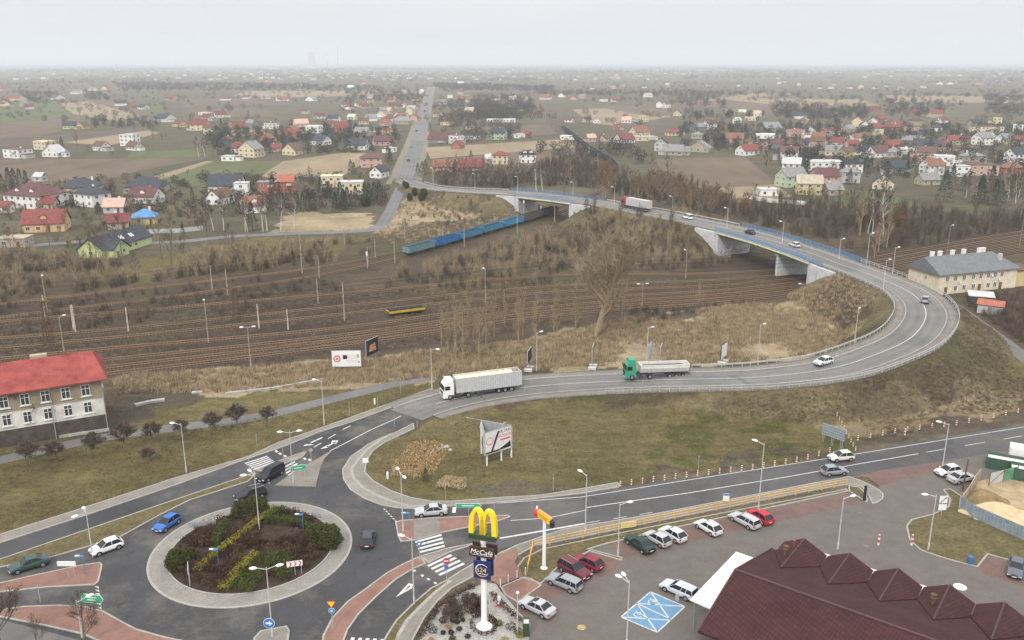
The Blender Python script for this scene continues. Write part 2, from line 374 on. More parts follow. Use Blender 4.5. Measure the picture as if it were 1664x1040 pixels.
# land cover: (colour, photo outline, softness)
c_lawn = (.105, .086, .038); c_tan = (.26, .205, .13); c_brush = (.075, .056, .037); c_bal = (.054, .039, .028); c_fgreen = (.13, .125, .062)
c_fbrown = (.165, .128, .092); c_town = (.082, .071, .044); c_moss = (.068, .068, .022); c_dirt = (.075, .06, .045)
ZONES = [
 (c_brush, [(-900,480),(-900,330),(2600,330),(2600,560),(1664,700),(-900,900)]),
 (c_town, [(-900,408),(-100,400),(250,428),(420,402),(610,380),(660,320),(900,300),(1250,330),(1450,340),(1664,345),(2600,345),(2600,200),(-900,200)]),
 (c_lawn, [(140,452),(255,415),(420,388),(600,384),(640,400),(480,420),(330,440),(200,462)]),
 (c_tan, [(440,380),(470,345),(600,345),(612,360),(600,376)]),
 (c_tan, [(610,380),(660,325),(700,318),(850,330),(870,350),(760,372),(650,402),(560,410)]),
 (c_brush, [(560,395),(700,360),(850,350),(840,372),(650,420),(560,430)]),
 (c_bal, [(-400,660),(190,612),(500,585),(700,556),(1000,506),(1290,468),(1480,430),(1664,398),(2200,330),(2200,305),(1664,372),(1330,412),(1050,445),(900,455),(700,450),(560,432),(300,458),(0,500),(-400,560)]),
 (c_brush, [(560,445),(720,430),(980,390),(1180,395),(1190,430),(1040,445),(880,470),(700,480),(560,470)]),
 (c_tan, [(185,640),(190,612),(330,602),(470,594),(600,582),(700,570),(850,556),(1010,520),(1150,490),(1290,470),(1350,455),(1440,480),(1460,520),(1410,560),(1300,585),(1120,598),(1010,602),(850,606),(700,618),(560,628),(350,640)]),
 (c_brush, [(1010,520),(1150,492),(1290,474),(1350,455),(1440,480),(1400,500),(1280,492),(1150,512),(1030,540)]),
 (c_lawn, [(-400,800),(0,715),(185,702),(240,668),(360,642),(560,630),(715,612),(722,640),(560,690),(400,748),(0,884),(-400,1010)]),
 (c_dirt, [(185,640),(300,630),(345,640),(250,672),(185,705)]),
 (c_dirt, [(-300,760),(0,690),(180,680),(182,702),(0,722),(-300,800)]),
 (c_lawn, [(590,770),(600,730),(680,690),(900,650),(1110,640),(1240,660),(1370,700),(1395,735),(1280,752),(1100,776),(1000,790),(700,815),(620,800)]),
 (c_brush, [(990,640),(1360,622),(1500,585),(1545,560),(1400,660),(1300,672),(1120,668),(1000,660)]),
 ((.165, .13, .078), [(1395,700),(1300,680),(1440,640),(1540,560),(1560,500),(1610,560),(1800,640),(1664,660),(1450,712)]),
 (c_lawn, [(1560,505),(1600,520),(1664,580),(1700,640),(1640,650),(1570,600)]),
 (c_dirt, [(1395,718),(1500,700),(1664,672),(1664,692),(1400,733),(1300,755),(1010,795),(1005,785),(1120,768),(1290,742)]),
 (c_moss, [(1090,690),(1150,672),(1240,680),(1300,676),(1335,705),(1270,720),(1190,705),(1150,730),(1180,748),(1100,760),(1060,775),(1010,772),(1000,755),(1050,745)]),
 (c_moss, [(1290,690),(1350,690),(1392,728),(1340,735),(1285,742),(1230,748),(1290,725)]),
 (c_brush, [(1556,490),(1600,478),(1800,470),(1800,600),(1664,575),(1610,530)]),
 (c_lawn, [(1470,850),(1500,835),(1560,800),(1664,880),(1760,900),(1760,960),(1600,925),(1500,890)]),
]
c_ver = 1
def land(X, Y, H):
    wx = X+(vnoise(X, Y, 5, 1)-.5)*5+(vnoise(X, Y, 1.4, 2)-.5)*1.6; wy = Y+(vnoise(X, Y, 6, 3)-.5)*9+(vnoise(X, Y, 1.7, 4)-.5)*2.4
    col = np.empty(X.shape+(3,)); col[:] = (.10, .084, .056)
    for c, px in ZONES:
        m = inpoly(wx, wy, GP(px))
        if c is c_moss: m &= (vnoise(X, Y, 4.5, 61)*.6+vnoise(X, Y, 1.6, 62)*.4) > .5
        col[m] = c
    e = (H > .45); side = inpoly(wx, wy, GP([(990,645),(1360,625),(1500,590),(1560,500),(1800,560),(1664,700),(1000,720)]))
    emb = np.where(vnoise(X, Y, 9, 5)[..., None] > .45, np.array((.112, .09, .05)), np.array((.068, .054, .032)))
    col[e] = emb[e]
    return col
rows = 58*np.exp(np.arange(0, 640)*.0066); cols = np.linspace(-.95, 1.05, 560)
Yg, Sg = np.meshgrid(rows, cols, indexing='ij'); Xg = Sg*(Yg*.92+14)
Hg = terr(Xg, Yg); colr = land(Xg, Yg, Hg)
tanm = (colr[..., 0] > .2)
mass = (vnoise(Xg, Yg, 11, 21)*.6+vnoise(Xg, Yg, 4, 22)*.4)[..., None]
colr = colr*(.72+.56*mass)
grn = np.clip(vnoise(Xg, Yg, 14, 23)*2-1.05, 0, 1)[..., None]; colr = colr*(1-grn*.35)+np.array((.07, .075, .028))*grn*.35
nr, nc = Xg.shape
V = np.stack([Xg, Yg, Hg], -1).reshape(-1, 3); ii = np.arange(nr*nc).reshape(nr, nc)
F = np.stack([ii[:-1, :-1], ii[:-1, 1:], ii[1:, 1:], ii[1:, :-1]], -1).reshape(-1, 4)
FAR = 40000.
def ground_mat():
    m = bpy.data.materials.new('earth_and_grass'); m.use_nodes = True; nt = m.node_tree; b = nt.nodes['Principled BSDF']; b.inputs['Roughness'].default_value = .95
    b.inputs['Specular IOR Level'].default_value = .1
    L = nt.links.new; g = nnode(nt, 'ShaderNodeNewGeometry'); at = nnode(nt, 'ShaderNodeAttribute', attribute_name='cover'); cur = at.outputs['Color']
    bh = None
    for sc_, lo, hi, st in ((2.2, .68, 1.35, None), (.5, .75, 1.28, None), (9, .8, 1.25, None), (.35, .82, 1.2, (.25, 1, 1))):
        n = nnode(nt, 'ShaderNodeTexNoise'); n.inputs['Scale'].default_value = sc_; n.inputs['Detail'].default_value = 5; n.inputs['Roughness'].default_value = .7
        src = g.outputs['Position']
        if st:
            mp = nnode(nt, 'ShaderNodeMapping'); mp.inputs['Scale'].default_value = st; L(src, mp.inputs[0]); src = mp.outputs[0]
        L(src, n.inputs['Vector'])
        r = nnode(nt, 'ShaderNodeMapRange'); r.inputs[1].default_value = .32; r.inputs[2].default_value = .68; r.inputs[3].default_value = lo; r.inputs[4].default_value = hi
        L(n.outputs['Fac'], r.inputs[0]); v = nnode(nt, 'ShaderNodeVectorMath', operation='SCALE'); L(cur, v.inputs[0]); L(r.outputs[0], v.inputs['Scale']); cur = v.outputs[0]
        if bh is None: bh = n.outputs['Fac']
    L(cur, b.inputs['Base Color'])
    bp = nnode(nt, 'ShaderNodeBump'); bp.inputs['Strength'].default_value = .8; bp.inputs['Distance'].default_value = .35; L(bh, bp.inputs['Height']); L(bp.outputs[0], b.inputs['Normal'])
    return m
M_ground = ground_mat()
# outer skirt from the detailed part to the horizon
per = np.concatenate([ii[0, :], ii[1:, -1], ii[-1, -2::-1], ii[-2:0:-1, 0]])
def skirt(p):
    x, y = p[0], p[1]-900; k = FAR/max(abs(x), abs(y)); return (x*k, y*k+900, 0)
SV = np.array([skirt(V[i]) for i in per]); base = len(V); n = len(per)
V2 = np.concatenate([V, SV]); SF = np.array([(per[i], base+i, base+(i+1) % n, per[(i+1) % n]) for i in range(n)])
gm = npmesh('ground', V2, np.concatenate([F, SF]), M_ground, smooth=True)
ca = gm.color_attributes.new('cover', 'FLOAT_COLOR', 'POINT')
cc = np.ones((len(V2), 4), np.float32); cc[:base, :3] = colr.reshape(-1, 3); cc[base:, :3] = (.075, .068, .055); ca.data.foreach_set('color', cc.ravel())
nz = np.zeros(len(gm.polygons)*3, np.float32); gm.polygons.foreach_get('normal', nz)
if nz[2::3][:1000].mean() < 0: gm.flip_normals()
tag(link('ground', gm), kind='structure')
def TZ(p):
    h = float(terr(np.array([p[0]]), np.array([p[1]]))[0]); return Vector((p[0], p[1], h))
def PT(px, py):
    "photo point onto the terrain surface, embankment included"
    z = 0.0
    for _ in range(8):
        p = P(px, py, z); z2 = float(terr(np.array([p.x]), np.array([p.y]))[0]); z = .5*z+.5*z2
    return P(px, py, z)
# far fields, each a flat strip of ploughed or green land
def field(c, px, key):
    m = mat('field_'+key, c, .95, .2, .05, stretch=(1, .35, 1), detail=6); return sheet('field', px, m, .05+field.k*.004) 
field.k = 0
FB, FG, FT, FD = (.125,.094,.066), (.095,.105,.048), (.23,.18,.115), (.10,.08,.06)
for c, k, px in [(FG,'green',[(-200,160),(80,162),(130,192),(30,202),(-200,208)]),(FB,'brown',[(-250,205),(20,198),(110,188),(150,200),(60,222),(-250,235)]),
 (FT,'tan',[(95,168),(150,164),(228,188),(200,198),(120,186)]),(FB,'brown',[(140,164),(200,166),(250,186),(228,188)]),(FG,'green',[(150,160),(260,168),(270,180),(255,186),(205,172)]),
 (FD,'dark',[(-300,235),(60,222),(250,206),(240,214),(100,232),(-300,258)]),(FT,'tan',[(100,232),(240,212),(260,216),(180,236)]),
 (FB,'brown',[(-400,262),(340,257),(240,275),(140,300),(-400,300)]),(FG,'green',[(240,292),(345,262),(470,262),(420,285),(300,305),(210,305)]),(FT,'tan',[(205,300),(335,262),(348,262),(235,302)]),
 (FT,'tan',[(460,262),(560,248),(615,250),(560,285),(420,290),(440,275)]),(FG,'green',[(205,258),(215,246),(310,244),(345,256)]),
 (FT,'tan',[(690,240),(920,226),(935,240),(800,250),(700,258)]),(FB,'brown',[(705,262),(800,250),(935,243),(945,262),(900,270),(720,270)]),(FB,'brown',[(780,205),(890,202),(905,218),(800,226)]),
 (FB,'brown',[(1060,258),(1210,255),(1262,298),(1190,318),(1110,300),(1075,275)]),(FT,'tan',[(1140,308),(1260,300),(1290,320),(1200,330)]),
 (FT,'tan',[(930,178),(1080,172),(1090,190),(1000,205),(960,200)]),(FB,'brown',[(960,172),(1100,170),(1120,185),(1060,190)]),(FD,'dark',[(1000,200),(1090,192),(1095,215),(1010,222)]),
 (FT,'tan',[(1130,158),(1400,162),(1430,172),(1200,178)]),(FB,'brown',[(1100,162),(1160,160),(1350,180),(1230,186),(1150,176)]),(FT,'tan',[(1430,155),(1700,158),(1700,168),(1440,166)]),(FG,'green',[(1450,176),(1560,180),(1540,192),(1460,190)]),
 (FT,'tan',[(400,148),(620,148),(640,152),(500,158),(380,156)]),(FB,'brown',[(290,162),(460,160),(470,170),(300,174)]),(FB,'brown',[(310,178),(430,176),(450,190),(320,192)]),(FT,'tan',[(370,212),(480,208),(500,216),(380,222)]),
 (FG,'green',[(1360,315),(1450,318),(1500,335),(1440,345),(1370,330)]),(FT,'tan',[(1090,170),(1240,150),(1300,152),(1140,166)]),(FB,'brown',[(720,142),(860,140),(900,148),(740,150)])]:
    field.k += 1; field(c, px, k)
# ================================================================ ROADS AND JUNCTION
A_new = asphalt('new_asphalt', (.058, .058, .060), dust=.6); A_old = asphalt('old_asphalt', (.155, .150, .142), True, .25); A_str = asphalt('street_asphalt', (.082, .08, .08), dust=.35)
A_path = asphalt('path_asphalt', (.13, .125, .12), dust=.3); A_far = asphalt('far_road_asphalt', (.15, .148, .148), True, .2)
PAV = brickmat('grey_paving', (.29, .262, .23), (.235, .213, .19), (.13, .12, .10), .2, .1, .3)
LOT = brickmat('car_park_paving', (.165, .14, .122), (.138, .118, .104), (.10, .095, .085), .2, .1, .9, amt=.14)
REDP = brickmat('red_paving', (.30, .155, .12), (.245, .13, .105), (.15, .10, .08), .2, .1, .2)
REDD = brickmat('dark_red_paving', (.20, .115, .098), (.16, .10, .088), (.10, .08, .07), .2, .1, .9)
COB = brickmat('granite_setts', (.34, .325, .29), (.25, .235, .21), (.12, .11, .095), .16, .12, 0, .018, .18)
# --- asphalt of the junction, one sheet
sheet('road_junction', [(-60,895),(0,883),(138,838),(288,788),(380,754),(466,725),(518,704),(572,686),(635,665),(676,689),(640,701),(600,720),(572,742),(560,762),(562,782),(585,806),
 (640,826),(700,830),(760,824),(800,819),(815,850),(820,886),(770,917),(735,938),(700,958),(672,982),(645,1010),(625,1060),(600,1100),(250,1100),(150,1070),(-60,1070)], A_new, .02)
# street to the right
UP = [(800,819.5),(870,812),(944,803.5),(1008,792.5),(1117,777),(1280,757),(1391,735),(1530,710.5),(1664,690),(1800,668)]
LO = [(795,898),(840,884),(915,860),(1059,836),(1184,812),(1280,794),(1322,785),(1426,765),(1530,750.5),(1664,727),(1800,704)]
sheet('street', UP+LO[::-1], A_str, .024)
# flyover carriageway
s_j = near_s(660, 675, 0)
cl_fly = sub_cl(s_j, SS[-1]-1, 2.2)
ribbon('road_flyover', cl_fly, -4.0, 4.0, A_old, .03)
ribbon('road_flyover_approach', sub_cl(0, s_j+.4, 2), -4.0, 4.0, A_new, .024)
s_a = near_s(690, 650, 0)
s_out = near_s(1010, 619, 1.5)
PAVF = brickmat('flyover_paving', (.27, .245, .215), (.22, .20, .18), (.12, .11, .10), .2, .1, .9)
ribbon('sidewalk_flyover_inner', sub_cl(2, SS[-1]-12, 2.2), 4.25, 6.4, PAVF, .16, .3)
ribbon('kerb_flyover_inner', sub_cl(2, SS[-1]-12, 2.2), 4.0, 4.25, MATS['kerb_stone'], .18, .3)
ribbon('sidewalk_flyover_outer', sub_cl(near_s(682, 667, 0), SS[-1]-12, 2.2), -6.4, -4.25, PAVF, .16, .3)
ribbon('kerb_flyover_outer', sub_cl(near_s(682, 667, 0), SS[-1]-12, 2.2), -4.25, -4.0, MATS['kerb_stone'], .18, .3)
# long straight road to the horizon, side lane and paths
far = catmull([P(x, y) for x, y in [(655,299),(661,285),(668,262),(675,240),(681,216),(690,180),(697,155),(700,147),(702,141)]], 4)
ribbon('road_straight', far, -5.2, 5.2, A_far, .07); ribbon('road_straight_verge', far, -9, 9, mat('dusty_verge', (.19, .165, .125), .95, .25, .4), .055)
lane = catmull([P(x, y) for x, y in [(652,298),(648,312),(640,330),(630,350),(612,371),(560,377),(470,380),(380,384),(300,392),(230,395),(150,392),(60,398),(-60,405)]], 5)
ribbon('lane', lane, -2.6, 2.6, A_far, .05)
ribbon('path_right', catmull([P(x, y) for x, y in [(1548,495),(1580,518),(1620,547),(1664,580),(1740,640)]], 5), -1.9, 1.9, A_path, .03)
ribbon('path_left', catmull([P(x, y) for x, y in [(-80,765),(0,748),(100,725),(180,709),(270,697),(380,684),(450,671),(520,654),(600,634),(660,620),(708,612)]], 5), -1.7, 1.7, A_path, .03)
sheet('road_bottom_left', [(-60,1004),(0,1007),(60,1022),(150,1046),(250,1080),(250,1120),(-60,1120)], A_path, .03)
# --- raised sidewalks, islands and verges
slab('sidewalk_north', [(-60,880),(0,869),(138,825),(288,776),(404,742),(453,719),(515,698),(591,671),(649,650),(700,632),(716,640),(632,664.5),(572,686.5),(518,703.5),(466,725),(380,754.5),(288,788.5),(138,839),(0,883.5),(-60,896)], PAV)
slab('verge_median', [(-60,922),(0,909),(144,860),(288,811),(404,772),(413,766),(416,771),(404,783),(309,813.5),(260,838),(193,875),(78,908),(0,923),(-60,932)], M_verge, .12)
slab('island_refuge', [(414,765),(440,754),(465,745),(497,733.5),(480,747),(455,758),(432,768)], PAV)
slab('island_north', [(446,790),(470,773),(495,757),(515,747),(541,731.5),(527,747),(521,761),(517,775),(513,792)], PAV, m_kerb=PAV)
slab('island_north_tip', [(487,740.5),(499,734.5),(492,743),(476,751)], PAV)
apron = [(640,703),(618,712),(597,722.5),(568.5,743),(556,763),(557,778.5),(568.5,796),(591.5,811),(620,822),(649,826.5),(682,828)]
walk_o = [(735,823),(664,823.5),(636,815),(611,805),(588,792),(574,776.5),(571,763),(582,748),(597,731),(618.5,715.5)]
slab('apron_setts', apron+walk_o, COB, .10)
walk_i = [(674,697),(644,711),(625,720.5),(608,732.5),(597,748),(593.5,767),(607,782),(636,798),(668,809),(700,815),(732,815),(804,809.5),(880,805),(960,792),(1003,784.5)]
slab('sidewalk_loop', walk_i+[(1009,790),(1004,793),(944,803),(870,811.5),(800,819),(735,823)]+walk_o[1:]+[(640,704),(672,688)], PAV)
for nm, m, pts, sm in [
 ('island_west', REDP, [(-60,957),(0,948),(57,935),(134,918.5),(163,914.5),(167,919),(161,946),(154,951.5),(77,955.5),(0,963.5),(-60,975)], 0),
 ('sidewalk_southwest', REDP, [(-60,1000),(0,992),(38,986),(96,984),(138,986),(169,994),(192,1007),(221,1022.5),(269,1036),(320,1046),(340,1080),(300,1090),(154,1041),(134,1032),(77,1019),(0,1004),(-60,1012)], 0),
 ('island_south', PAV, [(408,1060),(412,1038),(423,1026),(466,1018),(471,1025),(467,1060)], 0),
 ('island_southeast', REDP, [(522,1062),(524,1034),(539,1005),(564,978.5),(597,955),(627.5,932),(654.5,917),(679,906),(688,910),(693,917),(674,924.5),(645,942),(612,971),(583.5,999.5),(566,1024.5),(552,1062)], 0),
 ('island_crossing', PAV, [(681,905),(728,891),(777,882.5),(776,884.5),(734,897.5),(696,916.5),(690,911)], 0),
 ('island_east', REDP, [(642,850),(650,846.5),(714,841.5),(775,839),(826,837.8),(830,841),(810,848),(717,867),(677,878.5),(651,881.5),(646,872)], 0),
 ('verge_southeast', M_verge, [(612,1062),(627,1034),(643,1009),(674,978.5),(699,957),(724,944),(731,946),(708,963),(684,986),(662,1009),(648,1032),(640,1062)], 0),
 ('sidewalk_street', PAV, [(632,1070),(648,1032),(662,1009),(684,986),(708,963),(731,946),(724,944),(743,932),(766,918),(808,901),(840,886),(915,860.5),(1059,836.5),(1184,812.5),(1322,785.5),(1380,775),(1400,782),(1415,789),(1428,796),(1436,804),(1435,812),(1425,818),(1417,820),(1413,811),(1407,799),(1398,791),(1378,788),(1310,800),(1184,825),(1059,850),(930,877),(870,888),(840,905),(815,922),(770,938),(735,957),(712,978),(690,1006),(672,1040),(660,1070)], 0),
 ]:
    slab(nm, pts, m, smooth=sm)
slab('island_east_crossing', [(672,846),(713.5,843.3),(716,866.5),(677,877.5),(672,878)], PAV, .15, kerb=0)
slab('refuge_paving', [(676,830),(671,846),(672,846)], PAV, .15, kerb=0)
# --- car park
sheet('car_park', [(880,1200),(860,1040),(862,1010),(820,968),(905,920),(975,886),(1100,858),(1378,800),(1400,815),(1430,800),(1426,780),(1410,772),(1426,765),(1530,750.5),(1664,727),(1900,690),(1900,1250),(880,1250)], LOT, .03)
for pts in [[(832,970),(862,958),(905,925),(955,893),(972,897),(1010,915),(992,930),(900,972),(850,1008),(838,985)],
 [(990,884),(1060,868),(1378,802),(1398,816),(1382,822),(1250,852),(1012,907)],
 [(1385,775),(1430,765),(1530,751),(1540,762),(1430,790),(1410,776)],
 [(1590,922),(1606,902),(1660,915),(1680,960),(1600,935)],[(1080,940),(1110,948),(1140,960),(1150,985),(1110,975),(1072,955)]]:
    sheet('parking_bays', pts, REDD, .034)
sheet('plaza_red', [(808,905),(838,892),(842,903),(837,916),(846,929),(850,938),(812,953),(793,942)], REDP, .156)
slab('plaza_lower', [(813,954),(852,938),(864,941),(881,952),(841,980),(820,968)], REDP, .12)
VG = [(838,925),(850,908),(880,893),(975,873),(1100,848),(1300,810),(1376,795),(1379,799),(1100,858),(985,885),(958,893),(1012,907),(1010,912),(958,897),(905,925),(880,950),(845,940)]
slab('verge_fence', VG, M_verge, .13)
slab('verge_entrance', [(1378,789.5),(1397,792.5),(1405,800),(1411,812),(1409,818),(1379,799)], M_verge, .14)
slab('verge_east', [(1472,856),(1480,845),(1515,836),(1540,824),(1543,812),(1532,796),(1545,795),(1570,812),(1664,860),(1760,890),(1760,945),(1664,918),(1606,902),(1589,923),(1540,910),(1495,895),(1477,878)], M_verge, .13)
# garden bed by the tall sign
GRAV = mat('white_gravel', (.30, .285, .26), .9, .35, 4, detail=8)
slab('gravel_bed', [(668,1075),(690,1022),(712,990),(745,966),(790,948),(806,950),(812,960),(845,998),(862,1014),(858,1060),(850,1090)], GRAV, .12)
# roundabout
RC = Vector((P(408, 897).x, P(408, 897).y, 0)); 
pts_o = [P(*q) for q in [(242,905),(574,887),(420,818),(395,990),(290,850),(530,840),(300,963),(520,958)]]
A_ = np.array([[p.x, p.y, 1] for p in pts_o]); b_ = np.array([p.x**2+p.y**2 for p in pts_o]); sol = np.linalg.lstsq(A_, b_, rcond=None)[0]
RC = Vector((sol[0]/2, sol[1]/2, 0)); RR = math.sqrt(sol[2]+RC.x**2+RC.y**2); RI = RR*.80
mb = MB(); n = 96
def ringv(r, z): return [(RC.x+r*math.cos(2*math.pi*i/n), RC.y+r*math.sin(2*math.pi*i/n), z) for i in range(n)]
prof = [(RR, -.1), (RR, .10), (RR-.3, .11), (RR-.3, .10), (RI+.2, .26), (RI+.2, .34), (RI, .34), (RI, .2)]
v = sum([ringv(a, b) for a, b in prof], [])
mb.v = v
for j in range(len(prof)-1):
    for i in range(n): mb.f.append((j*n+i, j*n+(i+1) % n, (j+1)*n+(i+1) % n, (j+1)*n+i)); mb.m.append(0 if j == 3 else 1)
tag(mb.build('roundabout_apron', [COB, MATS['kerb_stone']]), kind='structure')
M_soil = mat('garden_soil', (.042, .029, .02), .95, .4, 1.2, detail=6)
mb = MB(); rr = [RI, RI*.8, RI*.6, RI*.4, RI*.2]; 
for k, r in enumerate(rr): mb.v += ringv(r, .22+1.3*(1-(r/RI)**2))
for j in range(4):
    for i in range(n): mb.f.append((j*n+i, j*n+(i+1) % n, (j+1)*n+(i+1) % n, (j+1)*n+i)); mb.m.append(0)
mb.f.append(tuple(4*n+i for i in range(n))); mb.m.append(0)
tag(mb.build('garden_ground', M_soil, smooth=True), kind='structure')
def RZ(x, y):
    r = math.hypot(x-RC.x, y-RC.y); return .22+1.3*max(0, 1-(r/RI)**2) if r < RI else 0
# --- painted markings (4 cm steps would show; these are thin sheets)
MK = MB()
def pq(pts, z=.034): 
    poly = GP(pts); n = len(poly); A = sum(poly[i][0]*poly[(i+1) % n][1]-poly[(i+1) % n][0]*poly[i][1] for i in range(n))
    if A < 0: poly = poly[::-1]
    MK.add([(*p, z) for p in poly], [tuple(range(n))])
def pl(pts, w, z=.034, dash=None):
    "line of width w metres through photo points"
    c = [P(*q) for q in pts]
    if dash:
        out = []; 
        for i in range(len(c)-1):
            a, b = c[i], c[i+1]; L = (b-a).length; t = 0
            while t < L: out.append((a.lerp(b, t/L), a.lerp(b, min(1, (t+dash[0])/L)))); t += dash[0]+dash[1]
    else: out = [(c[i], c[i+1]) for i in range(len(c)-1)]
    for a, b in out:
        d = (b-a).normalized(); nn = Vector((-d.y, d.x, 0))*(w/2)
        MK.add([(*(a-nn)[:2], z), (*(b-nn)[:2], z), (*(b+nn)[:2], z), (*(a+nn)[:2], z)], [(0, 1, 2, 3)])
def zebra(a, b, c, d, n, fill=.5, z=.036):
    "stripes between photo edges a-b and c-d (stripe ends lie on those edges)"
    A, B, Cc, D = [P(*q) for q in (a, b, c, d)]
    for i in range(n):
        t0 = i/(n-1+fill); t1 = t0+fill/(n-1+fill)
        q = [A.lerp(B, t0), A.lerp(B, t1), Cc.lerp(D, t1), Cc.lerp(D, t0)]
        MK.add([(p.x, p.y, z) for p in q], [(0, 1, 2, 3)])
zebra((397,753),(412,764),(434,741),(447,751),5); zebra((457,761),(469,774),(478,750),(492,760),4)
zebra((674,880),(683,899),(717,868),(723,889),4); zebra((694,919),(715,936),(732,901),(756,917),4)
zebra((571,1036),(625,1039),(563,1062),(612,1065),5)
for q in [[(448,734),(454,738),(462,742),(468,746)],[(486,744),(494,746),(502,748),(507,752)],[(672,928),(685,936),(695,942),(706,948)]]:
    for x, y in q: pq([(x-2,y-1.2),(x+1.5,y-2.4),(x+4.5,y+.2),(x+1,y+1.6)])
pl([(500,722),(524,711)], .35); pl([(510,727),(522,720)], .2); pl([(533,713),(545,706)], .2); pl([(557,698),(570,692)], .2)
pq([(492,725),(506,718),(504,722),(511,723)]); pq([(520,730),(533,723),(530,727),(536,727)]); pl([(533,725),(546,718)], .35); pq([(540,716),(550,716),(546,722),(538,720)])
pl([(536,733),(560,721),(600,700),(640,682),(652,676)], .18)
for i in range(7): pq([(153+i*.9,953+i*5.6),(160+i*.8,953.5+i*5.6),(161+i*.8,957+i*5.6)], .036)
for i in range(6): pq([(622+i*3.8,827.5+i*3.9),(625+i*3.8,826.5+i*3.9),(626.5+i*3.8,829.3+i*3.9)], .036)
for i in range(4): pq([(432-i*9,785+i*5),(437-i*9,783+i*5),(439-i*9,786+i*5)], .036)
pq([(643,971),(664,948),(671,949.5),(670,956)]); 
MK.build('lane_marking', M_paint); MK.__init__()
pq([(655,963),(665,951.5),(667.5,953)], .038)
tag(MK.build('marking_inside', A_new), kind='structure'); MK.__init__()
pl([(812,875),(850,868.5),(950,851)], .32, .03); pl([(953,825),(1035,813),(1117,801.5),(1280,775),(1390,755),(1492,737.5)], .16, .03)
pl([(1505,735),(1570,724),(1664,708),(1760,692)], .13, .03, (4, 4)); pl([(953,850),(1060,833)], .12, .03, (2, 2))
pl([(808,818),(944,808),(1117,780.5),(1391,738),(1664,694)], .14, .03); pl([(830,846),(890,842),(953,829)], .14, .03)
pl([(677,844),(714,841)], .3, .04); pl([(735,829),(741,829)], 1.6, .03)
# accessible bays: blue field, white border, cross hatch and wheelchair symbols
T_, R_, B_, L_ = (1057,962),(1113,986),(1068,1028),(1009,1003)
BY = sheet('accessible_bays', [T_, R_, B_, L_], mat('blue_road_paint', (.12, .235, .36), .7, .12, 2), .038)
def mix2(a, b, t): return (a[0]+(b[0]-a[0])*t, a[1]+(b[1]-a[1])*t)
m1, m2 = mix2(T_, L_, .46), mix2(R_, B_, .46); q1, q2 = mix2(T_, L_, .5), mix2(R_, B_, .5)
for a, b in [(T_, R_), (R_, B_), (B_, L_), (L_, T_), (m1, R_), (T_, mix2(R_, B_, .53)), (L_, mix2(R_, B_, .53)), (m1, B_), (m1, mix2(R_, B_, .5))]: pl([a, b], .15, .042)
for t in (.25, .75):
    c = mix2(mix2(T_, L_, t), mix2(R_, B_, t), .27); cw = P(*c); 
    for k in range(9):
        a0 = math.radians(k*32+30); a1 = math.radians(k*32+64); r = .48
        p0 = cw+Vector((math.cos(a0)*r, math.sin(a0)*r, 0)); p1 = cw+Vector((math.cos(a1)*r, math.sin(a1)*r, 0)); d = (p1-p0).normalized(); nn = Vector((-d.y, d.x, 0))*.06
        MK.add([(*(p0-nn)[:2], .042), (*(p1-nn)[:2], .042), (*(p1+nn)[:2], .042), (*(p0+nn)[:2], .042)], [(0, 1, 2, 3)])
    for (x0, y0, x1, y1) in [(-.1,.75,0,.1),(0,.1,.55,.0),(.55,0,.8,-.45),(-.1,.45,.35,.4)]:
        p0 = cw+Vector((x0, y0, 0)); p1 = cw+Vector((x1, y1, 0)); d = (p1-p0).normalized(); nn = Vector((-d.y, d.x, 0))*.07
        MK.add([(*(p0-nn)[:2], .043), (*(p1-nn)[:2], .043), (*(p1+nn)[:2], .043), (*(p0+nn)[:2], .043)], [(0, 1, 2, 3)])
tag(MK.build('street_marking', M_paint), kind='structure'); tag(bpy.data.objects['lane_marking'], kind='structure')
def fline(name, s0, s1, w, off_=0, dz=.075):
    return ribbon(name, sub_cl(s0, s1, 2.2), off_-w/2, off_+w/2, M_paint, dz)
fline('flyover_marking', s_a, SS[-1]-3, .16); 
M_man = mat('cast_iron', (.16, .14, .12), .7, .2, 4)
for i, (x, y, r, c) in enumerate([(1408,888,.4,0),(1022,928,.35,0),(945,1020,.5,1),(1053,846,.4,0),(1397,834,.3,0),(1560,954,.75,2)]):
    p = P(x, y); mb = MB(); mb.lathe([(r, 0), (r, .012), (r*.8, .016)], 20); mm = [M_man, mat('worn_yellow_paint', (.35, .27, .12), .9, .3, 3), M_white][c]
    o = mb.build('manhole_cover', mm, loc=(p.x, p.y, .036))
    tag(o, ['round manhole cover beside the striped bollard in the car park','small round manhole cover near the two dark red cars','round manhole cover ringed with worn yellow paint, in front of the blue bays','round manhole cover on the sidewalk above the green car','small manhole cover in the bays below the entrance verge','white painted round cover behind the roof dormers'][i], 'manhole cover')
